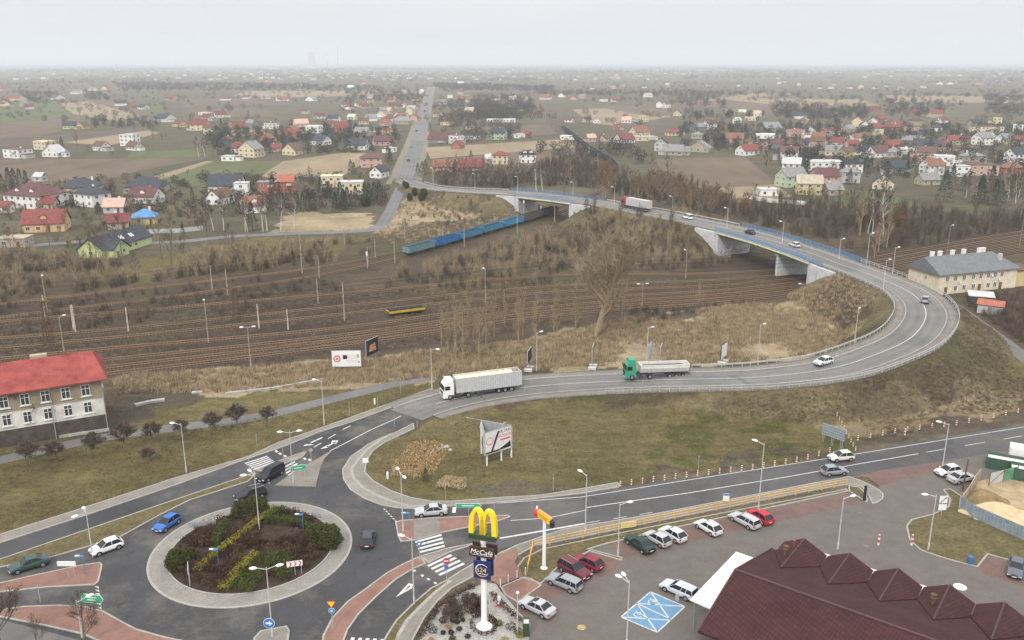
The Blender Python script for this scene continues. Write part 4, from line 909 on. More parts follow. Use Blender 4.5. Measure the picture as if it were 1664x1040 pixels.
mid = [(Z1, [(75,525,115,f_,'brown','white',2),(205,485,90,f_,'cream','cream',2),(250,520,95,g,'lightgrey','white',1),(315,520,30,f_,'blue','white',1),(485,490,75,g,'brown','white',1.5),(620,468,80,f_,'lightgrey','white',3),(645,488,75,g,'brown','white',1),
 (790,350,95,g,'dark','white',1.5),(865,375,55,g,'brown','peach',1.5),(955,392,85,g,'darkred','cream',2),(1005,410,55,g,'brown','cream',2),(1150,380,90,f_,'darkred','brick',2),(1215,385,48,g,'grey','grey',2),(1308,385,62,f_,'brown','white',2),
 (1408,432,85,g,'orange','brick',2),(1515,405,72,f_,'white','white',2.5),(1550,462,82,g,'dark','white',1.5),(1160,500,85,g,'darkred','white',1.5),(1205,522,105,g,'grey','cream',2),(1108,540,75,f_,'lightgrey','white',1),(1095,460,80,h,'plum','grey',1.5),
 (1285,450,60,g,'orange','brick',1.5),(1330,495,52,g,'red','pink',1),(1405,512,85,g,'brown','cream',1.5),(330,385,60,g,'dark','green',1.5),(395,385,50,g,'brown','yellow',1),(578,272,60,g,'dark','white',1.5),(632,285,45,g,'red','orange',1),(690,290,48,g,'dark','white',1),
 (65,248,85,g,'red','cream',1.5),(262,242,75,g,'brown','white',1),(370,216,60,g,'grey','white',1),(825,247,60,g,'red','pink',1.5),(1085,247,55,g,'brown','white',1),(990,318,60,f_,'cream','white',1),(1060,330,55,g,'darkred','white',1.5),(1000,345,60,g,'plum','cream',1.5),
 (1475,310,40,g,'brown','cream',1),(1545,335,45,g,'plum','white',1),(1610,350,60,g,'dark','white',1.5),(1360,250,60,g,'orange','white',1),(1190,240,40,g,'brown','white',1),(1280,240,50,g,'grey','cream',1),(1500,250,50,g,'grey','white',1),(20,200,50,g,'red','pink',1),(510,195,45,g,'red','cream',1),(445,200,40,g,'grey','white',1),(1640,390,80,g,'darkred','peach',1.5),(1450,375,70,g,'pink','cream',1.5),(1585,380,60,g,'brown','tan',1.5),(190,640,50,g,'lightgrey','lightgrey',1)]),
 (Z2, [(95,485,100,g,'dark','white',1.5),(205,465,85,g,'plum','pink',1.5),(115,417,80,g,'grey','tan',1),(190,415,50,f_,'peach','peach',1),(240,412,38,g,'red','cream',1.5),(250,497,50,f_,'lightgrey','white',1),(485,455,100,g,'plum','grey',1.5),(560,455,75,f_,'red','white',2.5),(575,482,55,g,'red','brick',1),(640,435,85,f_,'dark','white',1),(775,437,75,g,'dark','palegreen',2),(870,428,60,f_,'lightgrey','white',1),(912,427,32,g,'red','red',1.5),
 (295,280,60,g,'brown','cream',1.5),(355,300,50,g,'tan','cream',1.5),(235,310,50,g,'pink','cream',1.5),(290,338,50,g,'brown','white',1.5),(200,338,50,g,'pink','white',1.5),(305,362,100,h,'grey','tan',1.5),(120,362,50,g,'brown','cream',1.5),(65,340,40,g,'palegreen','white',1),(635,308,48,g,'tan','cream',1.5),(480,327,40,g,'brown','cream',1.5),(500,267,50,g,'grey','white',1),(600,250,40,g,'orange','orange',1.5),(530,367,75,f_,'red','cream',1),(640,387,60,f_,'darkred','cream',1),
 (1100,437,52,f_,'white','white',1),(1115,352,40,g,'brown','white',1),(1200,352,38,g,'brown','cream',1),(1250,357,35,g,'grey','white',1),(1395,357,50,g,'pink','white',1.5),(1470,350,48,f_,'yellow','cream',2),(1553,282,32,g,'brown','white',2),(1586,284,32,g,'brown','white',2),(1640,322,40,g,'brown','cream',1),(1495,232,40,g,'tan','white',1.5),(1000,242,50,g,'orange','cream',1.5),(1080,232,35,g,'brown','white',1),(1342,392,28,f_,'brick','brick',2),(1455,418,90,g,'orange','cream',1.5),(1382,452,90,g,'darkred','white',1),(1480,442,120,f_,'tan','cream',1),(1622,417,75,h,'red','cream',1),(1560,492,65,g,'dark','lightgrey',2),(1622,512,100,g,'grey','tan',1),(1218,447,45,g,'pink','pink',1.5),(590,170,30,g,'white','white',1),(400,215,20,g,'white','white',2),(310,215,40,g,'grey','white',1),(170,235,40,g,'red','cream',1),(110,280,40,g,'brown','peach',1),(60,190,40,g,'white','white',1),(15,375,40,g,'peach','cream',1),(10,400,60,g,'darkred','brick',1.5),(1290,445,40,g,'brown','cream',1)]),
 (Z3, [(105,497,110,g,'grey','tan',1),(25,512,60,g,'grey','tan',1),(95,492,45,g,'brown','cream',1),(90,432,60,h,'grey','tan',1.5),(150,387,58,g,'plum','white',2),(95,392,60,g,'grey','grey',1.5),(208,385,40,f_,'brown','brick',1.5),(420,432,95,f_,'white','white',1.5),(442,397,100,g,'grey','tan',1.5),(390,487,95,f_,'brown','pink',2),(330,512,95,g,'red','white',1.5),(270,452,90,g,'orange','pink',1.5),(560,482,95,h,'brown','brick',1.5),(475,477,62,g,'plum','grey',1.5),(565,422,78,f_,'brick','pink',2),(640,412,55,g,'dark','white',1),(735,412,75,h,'red','cream',1.5),(820,402,60,g,'grey','tan',1.5),(535,537,85,g,'brown','white',2),(820,457,75,g,'red','white',1.5),(745,512,78,g,'grey','cream',1.5),(815,517,58,g,'brown','yellow',1.5),(960,522,100,g,'plum','white',1.5),(1035,482,85,g,'red','brick',1),(1045,522,78,h,'grey','tan',1.5),(950,392,85,h,'red','cream',1.5),(1025,407,85,h,'darkred','orange',2),(975,350,50,g,'red','red',1.5),(1130,392,85,f_,'brown','pink',1.5),(1200,492,100,g,'dark','white',1.5),(1278,492,75,g,'plum','cream',1.5),(1195,522,90,g,'brown','cream',1.5),(1285,562,90,f_,'white','white',2),(1385,452,78,h,'red','pink',1.5),(1390,502,85,h,'brown','pink',1.5),(1470,462,85,g,'grey','white',2),(1580,452,78,g,'grey','white',1.5),(1642,462,60,g,'darkred','yellow',1.5),(1640,397,45,f_,'white','white',2),(1630,547,90,g,'dark','white',2),(1240,582,70,h,'darkred','cream',1.5),(1420,542,100,h,'grey','tan',1.5),(1060,600,110,g,'dark','grey',1.5),(615,430,40,f_,'white','pink',1.5),(650,472,80,g,'dark','white',1),(345,345,55,f_,'cream','cream',1.5),(380,325,40,g,'pink','white',1.5),(280,358,35,g,'palegreen','white',1.5),(305,315,40,g,'palegreen','tan',1),(940,298,45,g,'darkred','brick',1),(1140,320,50,g,'darkred','brick',1),(680,190,25,g,'brown','white',1),(735,190,28,g,'grey','white',1),(825,190,28,g,'brown','white',1.5),(880,190,28,g,'orange','cream',2),(950,192,25,g,'brown','white',1),(1070,195,30,g,'grey','cream',1),(1180,187,25,g,'grey','white',1),(1310,170,30,g,'orange','white',1),(1260,170,30,g,'red','white',1),(1450,170,40,g,'orange','cream',1),(1540,360,40,f_,'yellow','cream',2),(880,510,60,g,'dark','white',1),(1110,505,60,f_,'white','white',1.5),(900,440,50,g,'brown','palegreen',1.5),(770,470,60,g,'darkred','white',1.5),(1330,460,60,g,'red','cream',1.5),(1100,455,50,g,'grey','grey',1),(1155,560,60,g,'darkred','pink',1)])]
NH = 0
for Z, L_ in mid:
    for x, y, w, rf, rc, wc, fl in L_:
        a, b = zc(Z, x, y); house(a, b, w/2.971, rf, rc, wc, fl, detail=1 if b > 175 else 0); NH += 1
# long low buildings
house(*zc(Z2, 785, 352), 280/2.971, 'flat', 'white', 'white', 1, 0, lab='long low white workshop right of the straight road', dratio=.25, detail=2, w=60)
house(*zc(Z3, 1480, 405), 170/2.971, 'flat', 'brown', 'cream', 2, 0, lab='long cream apartment block at the top right of the town', dratio=.3, detail=2, w=48)
# scattered far houses, built one by one inside bands where the photograph shows them
rr = random.Random(5); n = 0
bands = [(560,700,150,178,20),(705,860,152,172,14),(870,1000,158,166,6),(600,690,180,205,10),(1250,1650,190,212,12),(1300,1660,212,245,12),(0,90,170,182,5),(330,560,128,147,12),(560,850,120,140,14),(1100,1600,132,142,10),(1540,1640,130,134,8),(950,1100,136,146,8)]
for x0, x1, y0, y1, k in bands:
    for i in range(k):
        a = rr.uniform(x0, x1); b = rr.uniform(y0, y1); 
        if abs(a-(700-(b-148)*.28)) < 10: continue
        house(a, b, rr.uniform(9, 13)/mpp(a, b), rr.choice([g, g, g, h, f_]), rr.choice(['red', 'brown', 'grey', 'darkred', 'orange', 'dark', 'plum']), rr.choice(['white', 'white', 'cream', 'tan', 'pink']), rr.choice([1, 1.5, 1.5, 2]), detail=0); n += 1
print('houses', NH+n+len(near_h))
# far-off town that reads as one mass
mb = MB()
for i in range(520):
    b = 107.5+rr.random()**1.2*23; a = rr.uniform(-60, 1720) if rr.random() < .5 else rr.gauss(560, 170)
    p = P(a, b); w = rr.uniform(9, 16); d = rr.uniform(8, 11); hh = rr.uniform(4, 7); c = rr.randrange(3); r = rr.randrange(3)
    mb.box((p.x, p.y, hh/2), (w, d, hh), c); t = MB(); gable_roof(t, w, d, hh, 3); mb.add([(x+p.x, y+p.y, z) for x, y, z in t.v], t.f, 3+r)
tag(mb.build('distant_town', [wmat('white'), wmat('cream'), wmat('tan'), rmat('brown'), rmat('orange'), rmat('grey')]), kind='stuff')
# power station far away: two cooling towers and chimneys
M_pale = plain((.5, .5, .5), .9)
for i, (x, top, r) in enumerate([(503, 92, 28), (509, 90, 28)]):
    p = P(x, 110.5); H = 150
    mb = MB(); mb.lathe([(r, 0), (r*.8, H*.3), (r*.62, H*.7), (r*.68, H)], 20); tag(mb.build('cooling_tower', M_pale, loc=tuple(p)), ['left one of two pale cooling towers on the hazy horizon', 'right one of two pale cooling towers on the hazy horizon'][i], 'cooling tower')
for i, (x, H) in enumerate([(532, 110), (550, 200)]):
    p = P(x, 110.5); H = hgt(x, 110.5, [86, 75][i]); mb = MB(); mb.tube((0, 0, 0), (0, 0, H), H*.035, H*.02, 10); mb.tube((0, 0, H*.9), (0, 0, H*.93), H*.03, H*.03, 10)
    tag(mb.build('chimney_stack', M_pale, loc=tuple(p)), ['short factory chimney on the hazy horizon', 'tall factory chimney on the hazy horizon'][i], 'chimney')
# ---------------------------------------------------------------- railway building with the red roof (left)
def frame_from(a, b):
    d = (b-a); L = d.length; return math.atan2(d.y, d.x), L
def bigwindow(parent, x, z, w, h, y=0.0, face=0, frame='white', bars=True, surround=True):
    f = MB(); 
    for cx, cz, sx, sz in ((0, h/2-.05, w, .1), (0, -h/2+.05, w, .1), (-w/2+.05, 0, .1, h-.2), (w/2-.05, 0, .1, h-.2), (0, 0, .09, h-.2)): f.box((cx, -.05, cz), (sx, .1, sz))
    if bars: f.box((-w/4, -.05, h*.15), (w/2-.14, .1, .07)); f.box((w/4, -.05, h*.15), (w/2-.14, .1, .07))
    fr = f.build('window', wmat(frame), parent, loc=(x, y, z), rz=face*math.pi/2); g = MB(); g.box((0, -.02, 0), (w-.14, .05, h-.14)); g.build('pane', M_glass2, fr)
    if surround:
        s = MB(); s.box((0, -.1, -h/2-.1), (w+.4, .25, .12)); s.build('sill', wmat(frame), fr)
    return fr
a, b = P(-75, 741), P(176, 698); ang, L = frame_from(a, b); H = 9.5; D = 12.5
root = empty('railway_building', tuple(a), ang); tag(root, 'old two storey railway building with red metal roof and rows of white windows', 'building')
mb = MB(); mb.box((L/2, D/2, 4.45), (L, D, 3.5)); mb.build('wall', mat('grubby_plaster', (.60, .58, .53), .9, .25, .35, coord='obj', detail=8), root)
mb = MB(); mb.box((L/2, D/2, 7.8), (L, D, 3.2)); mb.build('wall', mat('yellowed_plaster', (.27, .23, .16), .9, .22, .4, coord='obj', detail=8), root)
mb = MB(); mb.box((L/2, D/2, 1.4), (L+.16, D+.16, 3.0)); mb.build('plinth', mat('dark_brick', (.085, .07, .06), .95, .35, .8, coord='obj', detail=8), root)
mb = MB(); mb.box((L/2, -.07, 6.2), (L, .14, .18)); mb.box((L/2, -.12, 9.25), (L, .24, .45))
mb.build('cornice', mat('yellowed_plaster2', (.30, .26, .19), .9, .2, .5), root)
mb = MB(); rh = 2.9; ov = .9; z0 = H+.02
v = [(-2, -ov, z0-.25), (L+ov, -ov, z0-.25), (L+ov, D+ov, z0-.25), (-2, D+ov, z0-.25), (-2, D/2, z0+rh), (L+ov-1.6, D/2, z0+rh)]; v2 = [(x, y, z+.2) for x, y, z in v]
mb.add(v+v2, [(6, 7, 11, 10), (8, 9, 10, 11), (7, 8, 11), (9, 6, 10), (0, 1, 7, 6), (1, 2, 8, 7), (2, 3, 9, 8), (3, 0, 6, 9), (0, 3, 2, 1)])
redm = mat('red_sheet_roof', (.23, .045, .042), .75, .25, .4, coord='obj', detail=8, col2=(.33, .085, .072)); ro = mb.build('roof', redm, root)
mb = MB()
for i in range(int(L/1.15)):
    x = L-2.0-i*1.15; mb.add([(x-.03, -ov, z0-.04), (x+.03, -ov, z0-.04), (x+.03, D/2, z0+rh+.22), (x-.03, D/2, z0+rh+.22)], [(0, 1, 2, 3)])
tag(mb.build('seams', mat('roof_seam', (.22, .055, .045), .7, .1, 1), ro), kind='stuff')
for k, x in enumerate((L-9, L-22)):
    mb = MB(); mb.box((x, D/2+1.2, H+2.7), (2.6 if k == 0 else 1, .9, 1.4)); mb.build('chimney', wmat('tan'), ro)
for i in range(12):
    x = L-2.6-i*3.02
    if x < 1: break
    bigwindow(root, x, 7.75, 1.35, 1.95, -.02); bigwindow(root, x, 4.65, 1.3, 1.95, -.02)
bigwindow(root, L, 7.75, 1.2, 1.9, 4, 1)
mb = MB(); 
for x in (L-.05, L-8): mb.tube((x, -.3, 0), (x, -.3, 9.2), .07, n=6)
mb.build('drainpipe', M_steel, root)
M_fr = plain((.08, .2, .5), .5)
# ---------------------------------------------------------------- apricot tenement (right)
a, b = P(1523, 479.5), P(1649, 467); ang, L = frame_from(a, b); c = P(1477, 452); D = 11.5
root = empty('tenement', tuple(a), ang); tag(root, 'long apricot two storey tenement with grey roof beside the flyover bend', 'building')
H = 5.9
apr = mat('apricot_plaster', (.64, .56, .43), .9, .18, .5, coord='obj', detail=8)
mb = MB(); mb.add([(0, 0, -.3), (L, 0, -.3), (L, D, -.3), (0, D, -.3), (0, 0, H), (L, 0, H), (L, D, H), (0, D, H), (0, D/2, H+3.3), (L, D/2, H+.2)], [(0, 1, 5, 4), (2, 3, 7, 6), (1, 2, 6, 9, 5), (3, 0, 4, 8, 7)]); mb.build('wall', apr, root)
mb = MB(); v = [(-.7, -.7, H-.4), (L+.7, -.7, H-.4), (L+.7, D+.7, H-.4), (-.7, D+.7, H-.4), (-.7, D/2, H+3.35), (L-4, D/2, H+3.35)]; v2 = [(x, y, z+.2) for x, y, z in v]
mb.add(v+v2, [(6, 7, 11, 10), (8, 9, 10, 11), (7, 8, 11), (9, 6, 10), (0, 1, 7, 6), (1, 2, 8, 7), (2, 3, 9, 8), (3, 0, 6, 9), (0, 4, 5, 1), (2, 5, 4, 3)])
ro = mb.build('roof', mat('grey_bitumen', (.15, .16, .165), .9, .15, .8, coord='obj', detail=6), root)
for x in (2.5, 5.2, 9.5, 13.5, 19, 20.4): 
    mb = MB(); mb.box((x, D/2+.6, H+3.9), (1.0, .7, 1.3)); mb.box((x, D/2+.6, H+4.6), (1.2, .85, .15)); mb.build('chimney', wmat('white'), ro)
mb = MB(); mb.box((L-4, D*.25, H+2.6), (1.0, .8, 1.8)); mb.build('chimney', wmat('lightgrey'), ro)
for i, x in enumerate([2.6, 5.4, 8.4, 11.6, 14.2, 16.8, 19.2, 21.6]):
    if x > L-1: break
    bigwindow(root, x, 4.3, 1.2, 1.5, -.02, surround=False, bars=False)
    if i not in (0, 4, 7): bigwindow(root, x+.4, 1.5, 1.2, 1.5, -.02, surround=False, bars=False)
    else: m_ = MB(); m_.box((x, -.04, 1.0), (1.0, .12, 2.0)); m_.build('door', mat('door_wood', (.16, .08, .04), .6, .2, 2), root)
bigwindow(root, 0, 3.9, .9, 1.2, D*.42, 3, surround=False, bars=False)
for x, z in ((6.8, 3.2), (17.9, 4.2), (20.6, 3.0)):
    o = MB(); o.lathe([(.02, 0), (.3, .05), (.45, .16)], 12); d_ = o.build('satellite_dish', M_white, root, loc=(x, -.3, z)); d_.rotation_euler = (R(75), 0, R(20))
mb = MB(); mb.box((L+4.2, 4, 2.2), (8, 7, 4.6)); o = MB()
an = empty('annex', tuple(a), ang); mb.build('wall', wmat('yellow'), an); o.box((L+4.2, 4, 4.65), (8.6, 7.6, .25)); o.build('roof', rmat('brown'), an); tag(an, 'low yellow annex at the right end of the apricot tenement, cut by the frame', 'building')
# sheds below the tenement
for (x, y, w, rc, wc, lb, rz) in [(1592,493,9,'lightgrey','dark','small black shed with pale flat roof below the apricot tenement',-20),(1608,508,9,'brick','lightgrey','low shed with rusty roof and white walls beside the path',-32)]:
    p = P(x, y); r_ = empty('shed', tuple(p), R(rz)); m1_ = MB(); m1_.box((0, 0, 1.1), (w*.62, 3.4, 2.3)); m1_.build('wall', wmat(wc), r_); m1_ = MB(); m1_.add([(-w*.35, -2, 2.2), (w*.35, -2, 2.2), (w*.35, 2, 2.8), (-w*.35, 2, 2.8), (-w*.35, -2, 2.35), (w*.35, -2, 2.35), (w*.35, 2, 2.95), (-w*.35, 2, 2.95)], [(3, 2, 1, 0), (4, 5, 6, 7), (0, 1, 5, 4), (1, 2, 6, 5), (2, 3, 7, 6), (3, 0, 4, 7)]); m1_.build('roof', rmat(rc), r_)
    m1_ = MB(); m1_.box((0, -1.72, .95), (.9, .08, 1.8)); m1_.build('door', M_wood, r_); tag(r_, lb, 'shed')
# ---------------------------------------------------------------- supermarket with plum tiled roof (bottom right)
RZD = 7.9; E0, E1 = P(1194.4, 925.7, RZD), P(1516, 1040, RZD)
ang = math.atan2(E1.y-E0.y, E1.x-E0.x); root = empty('supermarket', (E0.x, E0.y, 0), ang); tag(root, 'supermarket under a plum brown tiled roof with a row of gabled dormers', 'building')
def loc(px, py, z):
    p = P(px, py, z)-Vector((E0.x, E0.y, 0)); c, s = math.cos(-ang), math.sin(-ang); return Vector((p.x*c-p.y*s, p.x*s+p.y*c, z))
TILE = brickmat('plum_tiles', (.062, .026, .025), (.052, .022, .021), (.034, .015, .014), .42, .34, ang, .03, .2, .75, 0)
nearc = loc(1130, 1022, 3.6); fard = loc(1265, 873.8, 4.2); print('super', [tuple(round(q, 1) for q in t) for t in (nearc, fard, loc(1307.9, 875.5, 6.6), loc(1630, 983.8, 6.6), loc(1377.8, 898.7, 6.6), loc(1343, 896, 4.2), loc(1268, 921, 6.6), loc(1243,900,4.2))])
YN, zn, SF, ZA, ZE, YE = -6.5, 3.5, .30, 6.0, 4.35, 14.9; XE = 62.0; xh = -1.0
mb = MB(); zr = RZD; yv = (RZD-ZE)/SF; zb = RZD-SF*13.2
mb.add([(xh, YN, zn), (XE, YN, zn), (XE, 0, zr), (0, 0, zr)], [(0, 1, 2, 3)]); mb.add([(0, 0, zr), (XE, 0, zr), (XE, 13.2, zb), (xh*.6, 13.2, zb)], [(0, 1, 2, 3)])
v = [(xh, YN, zn), (0, 0, zr), (xh*.6, 13.2, zb), (XE, 13.2, zb), (XE, 0, zr), (XE, YN, zn)]; v2 = [(x, y, z-.3) for x, y, z in v]
mb.add(v+v2, [(0, 1, 7, 6), (1, 2, 8, 7), (2, 3, 9, 8), (5, 0, 6, 11), (3, 4, 10, 9), (4, 5, 11, 10), (6, 7, 10, 11), (7, 8, 9, 10)])
ro = mb.build('roof', TILE, root)
mb = MB(); mb.tube((0, 0, zr+.03), (XE, 0, zr+.03), .13, n=8); mb.tube((xh, YN, zn+.03), (0, 0, zr+.03), .1, n=8); mb.tube((0, 0, zr+.03), (xh*.6, 13.2, zb+.03), .1, n=8); mb.build('ridge_tiles', mat('ridge_cap', (.07, .03, .03), .6, .2, 2), ro)
mb = MB(); mb.add([(.6, YN+.8, -.2), (XE, YN+.8, -.2), (XE, 12.8, -.2), (.6, 12.8, -.2), (.6, YN+.8, 3.6), (XE, YN+.8, 3.6), (XE, 12.8, 3.6), (.6, 12.8, 3.6), (.6, 0, 7.4), (XE, 0, 7.4)], [(0, 1, 5, 4), (2, 3, 7, 6), (1, 2, 6, 9, 5), (3, 0, 4, 8, 7)]); mb.build('wall', wmat('yellow'), root)
for k in range(6):
    u = 2.9+5.34*k; hw_ = 2.62; yap = 14.15; mb = MB(); yr = (RZD-ZA)/SF
    for sg in (-1, 1):
        e = u+sg*hw_; v = [(u, yap, ZA), (u, yr, ZA), (e, yv, ZE), (e, yap+.6, ZE)]; v2 = [(x, y, z+.12) for x, y, z in v]
        mb.add(v+v2, [(0, 1, 2, 3), (7, 6, 5, 4), (0, 3, 7, 4), (3, 2, 6, 7), (2, 1, 5, 6)])
    d_ = mb.build('dormer', TILE, ro); mb = MB(); yg = yap-.5; hh = hw_-.22
    mb.add([(u-hh, yg, 0), (u+hh, yg, 0), (u+hh, yg, ZE), (u, yg, ZA-.05), (u-hh, yg, ZE), (u-hh, yg-4, 0), (u+hh, yg-4, 0), (u+hh, yg-4, ZE), (u-hh, yg-4, ZE)], [(0, 1, 2, 3, 4), (5, 0, 4, 8), (1, 6, 7, 2)])
    mb.build('gable', wmat('yellow'), d_)
    mb = MB(); mb.tube((u, yap, ZA+.13), (u, yr, ZA+.13), .09, n=6); mb.build('ridge_tiles', MATS['ridge_cap'], d_)
    if k in (0, 3):
        mb = MB(); x = u-hw_*.30; y = yr+3.6; mb.lathe([(.2, 4.9), (.2, 6.3), (.34, 6.35), (.34, 6.5), (.2, 6.55), (.2, 6.7), (.32, 6.75), (.32, 6.85)], 12, c=(x, y, 0)); mb.build('roof_vent', M_rust, d_)
    if k == 0: mb = MB(); mb.lathe([(.1, 5.0), (.1, 6.5), (.16, 6.55), (.16, 6.7)], 8, c=(u-.5, yap-2.2, 0)); mb.build('roof_vent', plain((.25,.05,.04)), d_)
    if k in (1, 2, 3): 
        mb = MB(); mb.box((u-2.4, yap+1.0, 3.6), (1.7, .9, .9)); mb.box((u-2.4, yap+1.0, 4.08), (1.8, 1.0, .08)); mb.build('air_unit', M_white, ro)
# white entrance canopy
cz = 4.0; q = [P(1196,898,cz+.6), P(1228,909,cz+.6), P(1152,990,cz), P(1121,976,cz)]
root2 = empty('canopy', (q[3].x, q[3].y, 0)); O = Vector((q[3].x, q[3].y, 0)); tag(root2, 'white sheet canopy on grey posts at the end of the plum roofed supermarket', 'canopy')
mb = MB(); v = [t-O for t in q]; ext = [v[0], v[1]+(v[1]-v[0])*.5, v[2]+(v[2]-v[3])*.5, v[3]]; v2 = [t+Vector((0, 0, .14)) for t in ext]
mb.add(ext+v2, [(0, 1, 2, 3), (7, 6, 5, 4), (0, 4, 5, 1), (1, 5, 6, 2), (2, 6, 7, 3), (3, 7, 4, 0)])
mb.build('canopy_roof', brickmat('white_sheet', (.62, .62, .61), (.60, .60, .59), (.40, .40, .40), 40, .5, ang, .03, .05), root2)
for t in (.03, .5, .97):
    c_ = v[3].lerp(v[0], t); mb = MB(); mb.tube((c_.x+.4, c_.y-.2, 0), (c_.x+.4, c_.y-.2, cz+.1+.5*t), .11, n=8); mb.build('post', plain((.18, .20, .22), .5), root2)
# ================================================================ VEGETATION
BARK = mat('bark', (.15, .12, .095), .95, .25, 3, coord='obj'); TWIG = mat('twigs', (.105, .079, .056), .95, .25, 1.2, coord='obj'); TWIGT = mat('tan_twigs', (.29, .228, .145), .95, .22, 1.2, coord='obj')
BIRCH = mat('birch_bark', (.52, .50, .46), .8, .25, 3, coord='obj'); TWIGP = mat('purple_twigs', (.112, .080, .062), .95, .2, 1.2, coord='obj'); TWIGO = mat('rust_leaves', (.22, .115, .05), .95, .3, 1.2, coord='obj')
GRN = mat('conifer_needles', (.035, .048, .027), .9, .35, 1.0, coord='obj'); GRN2 = mat('thuja_green', (.058, .062, .016), .9, .35, 1.5, coord='obj'); GRNY = mat('yellow_box_leaves', (.24, .21, .03), .9, .3, 2, coord='obj')
GRND = mat('dark_box_leaves', (.065, .085, .02), .9, .35, 2, coord='obj'); BERB = mat('barberry_twigs', (.058, .03, .024), .95, .35, 1.0, coord='obj'); STRAW = mat('dry_grass', (.40, .315, .195), .95, .25, .6); STRAW2 = mat('dry_stalks', (.24, .185, .118), .95, .3, .5)
WOODB = mat('woodland_twigs', (.068, .055, .046), .95, .3, .03); WOODB2 = mat('woodland_pine', (.036, .046, .036), .95, .3, .03); PAMP = mat('pampas', (.38, .26, .135), .95, .25, 1.5)
class TB:     # flat triangles (twigs) and small prisms, quick
    def __init__(s): s.V = []; s.F = []
    def twig(s, p, d, L, w, r):
        q = (p[0]+d[0]*L, p[1]+d[1]*L, p[2]+d[2]*L)
        a = r.uniform(0, 6.28); e = (math.cos(a)*w, math.sin(a)*w, r.uniform(-.5, .5)*w)
        o = len(s.V); s.V += [(p[0]-e[0], p[1]-e[1], p[2]-e[2]), (p[0]+e[0], p[1]+e[1], p[2]+e[2]), q]; s.F.append((o, o+1, o+2)); return q
def rdir(d, ang, r):
    "a direction at angle ang from d, random azimuth"
    d = Vector(d); a = d.orthogonal().normalized(); b = d.cross(a); t = r.uniform(0, 6.28)
    return (d*math.cos(ang)+(a*math.cos(t)+b*math.sin(t))*math.sin(ang)).normalized()
def bare_tree(seed, h, spread=.45, first=.25, nprim=14, nsec=6, nter=5, tw=.035, up=.35, stems=1, trunk_r=None, nlast=3, lean=0.0):
    r = random.Random(seed); T = MB(); W = TB(); R0 = trunk_r or h*.016
    for s_ in range(stems):
        d0 = Vector((r.gauss(0, .10+lean), r.gauss(0, .10+lean), 1)).normalized() if stems > 1 else Vector((r.gauss(0, .03+lean), r.gauss(0, .03+lean), 1)).normalized()
        hh = h*r.uniform(.8, 1.0) if stems > 1 else h; base = Vector((r.gauss(0, .3), r.gauss(0, .3), -.1)) if stems > 1 else Vector((0, 0, -.1))
        pts = [base]; d = d0
        for k in range(6): d = (d+Vector((r.gauss(0, .05), r.gauss(0, .05), .05))).normalized(); pts.append(pts[-1]+d*hh/6)
        for k in range(6): T.tube(pts[k], pts[k+1], R0*(1-k/6.3)*(.7 if stems > 1 else 1), R0*(1-(k+1)/6.3)*(.7 if stems > 1 else 1), 5, caps=False)
        for i in range(nprim):
            f = first+(1-first)*(i+r.random())/nprim; k = min(5, int(f*6)); p = pts[k].lerp(pts[k+1], f*6-k); 
            L = hh*spread*(1.15-f)*r.uniform(.7, 1.15)*(1.0 if f > first+.1 else .8)+hh*.06; ang = r.uniform(.5, 1.0)*(1-up*.5)
            dd = rdir((0, 0, 1), ang+.15, r); q = p+dd*L*.5; d2 = (dd+Vector((0, 0, up*1.2))).normalized(); e = q+d2*L*.5; rb = R0*(1-f)*.45+.02
            T.tube(p, q, rb, rb*.65, 3, caps=False); T.tube(q, e, rb*.65, rb*.2, 3, caps=False)
            for j in range(nsec):
                g = .25+.75*(j+r.random())/nsec; p2 = p.lerp(q, g*2) if g < .5 else q.lerp(e, g*2-1); L2 = L*(1.2-g)*.55; d3 = rdir(d2, r.uniform(.4, .9), r); d3 = (d3+Vector((0, 0, .25))).normalized()
                W.twig(p2, d3, L2, tw*1.6, r)
                for m in range(nter):
                    u = .2+.8*r.random(); p3 = p2+d3*L2*u; d4 = rdir(d3, r.uniform(.35, .9), r); L3 = L2*r.uniform(.35, .6); W.twig(p3, d4, L3, tw, r)
                    for _ in range(nlast): W.twig(p3+d4*L3*r.random(), rdir(d4, r.uniform(.3, .9), r), L3*.55, tw*.8, r)
    return T, W
def tree_proto(kind, T, W, mb_, mt_):
    t = T.build('trunk', mb_); me = t.data; bpy.data.objects.remove(t)
    return kind, me, npmesh('crown', W.V, W.F, mt_)
def leafy(r, n, rx, ry, rz, size, shell=.5, zc=0.0, flat=1.0):
    V = []; F = []
    for i in range(n):
        th = r.uniform(0, 6.283); u = r.uniform(-1, 1); q = math.sqrt(1-u*u); k = (shell+(1-shell)*r.random()**.5)*(1+.12*math.sin(th*3+u*5)); p = Vector((rx*q*math.cos(th)*k, ry*q*math.sin(th)*k, zc+rz*u*k))
        a = Vector((r.gauss(0, 1), r.gauss(0, 1), r.gauss(0, 1))).normalized()*size; b = a.cross(Vector((r.gauss(0, 1), r.gauss(0, 1), r.gauss(0, 1)))).normalized()*size*.7
        o = len(V); V += [p-a, p+b, p+a]; F.append((o, o+1, o+2))
    return V, F
def conifer(seed, h, rad, n=700, size=.35):
    r = random.Random(seed); W = TB(); T = MB(); T.tube((0, 0, -.1), (0, 0, h*.95), h*.02, .02, 5)
    for i in range(n):
        f = r.random()**.8; z = h*(.08+.92*f); rr_ = rad*(1-f)**.85*(1+.25*math.sin(f*40))+.08; a = r.uniform(0, 6.28); k = r.uniform(.45, 1.05)
        p = (math.cos(a)*rr_*k, math.sin(a)*rr_*k, z-k*rr_*.25); W.twig(p, (math.cos(a)*.8, math.sin(a)*.8, -.35+.3*r.random()), size*r.uniform(.7, 1.6), size*.45, r)
    return T, W
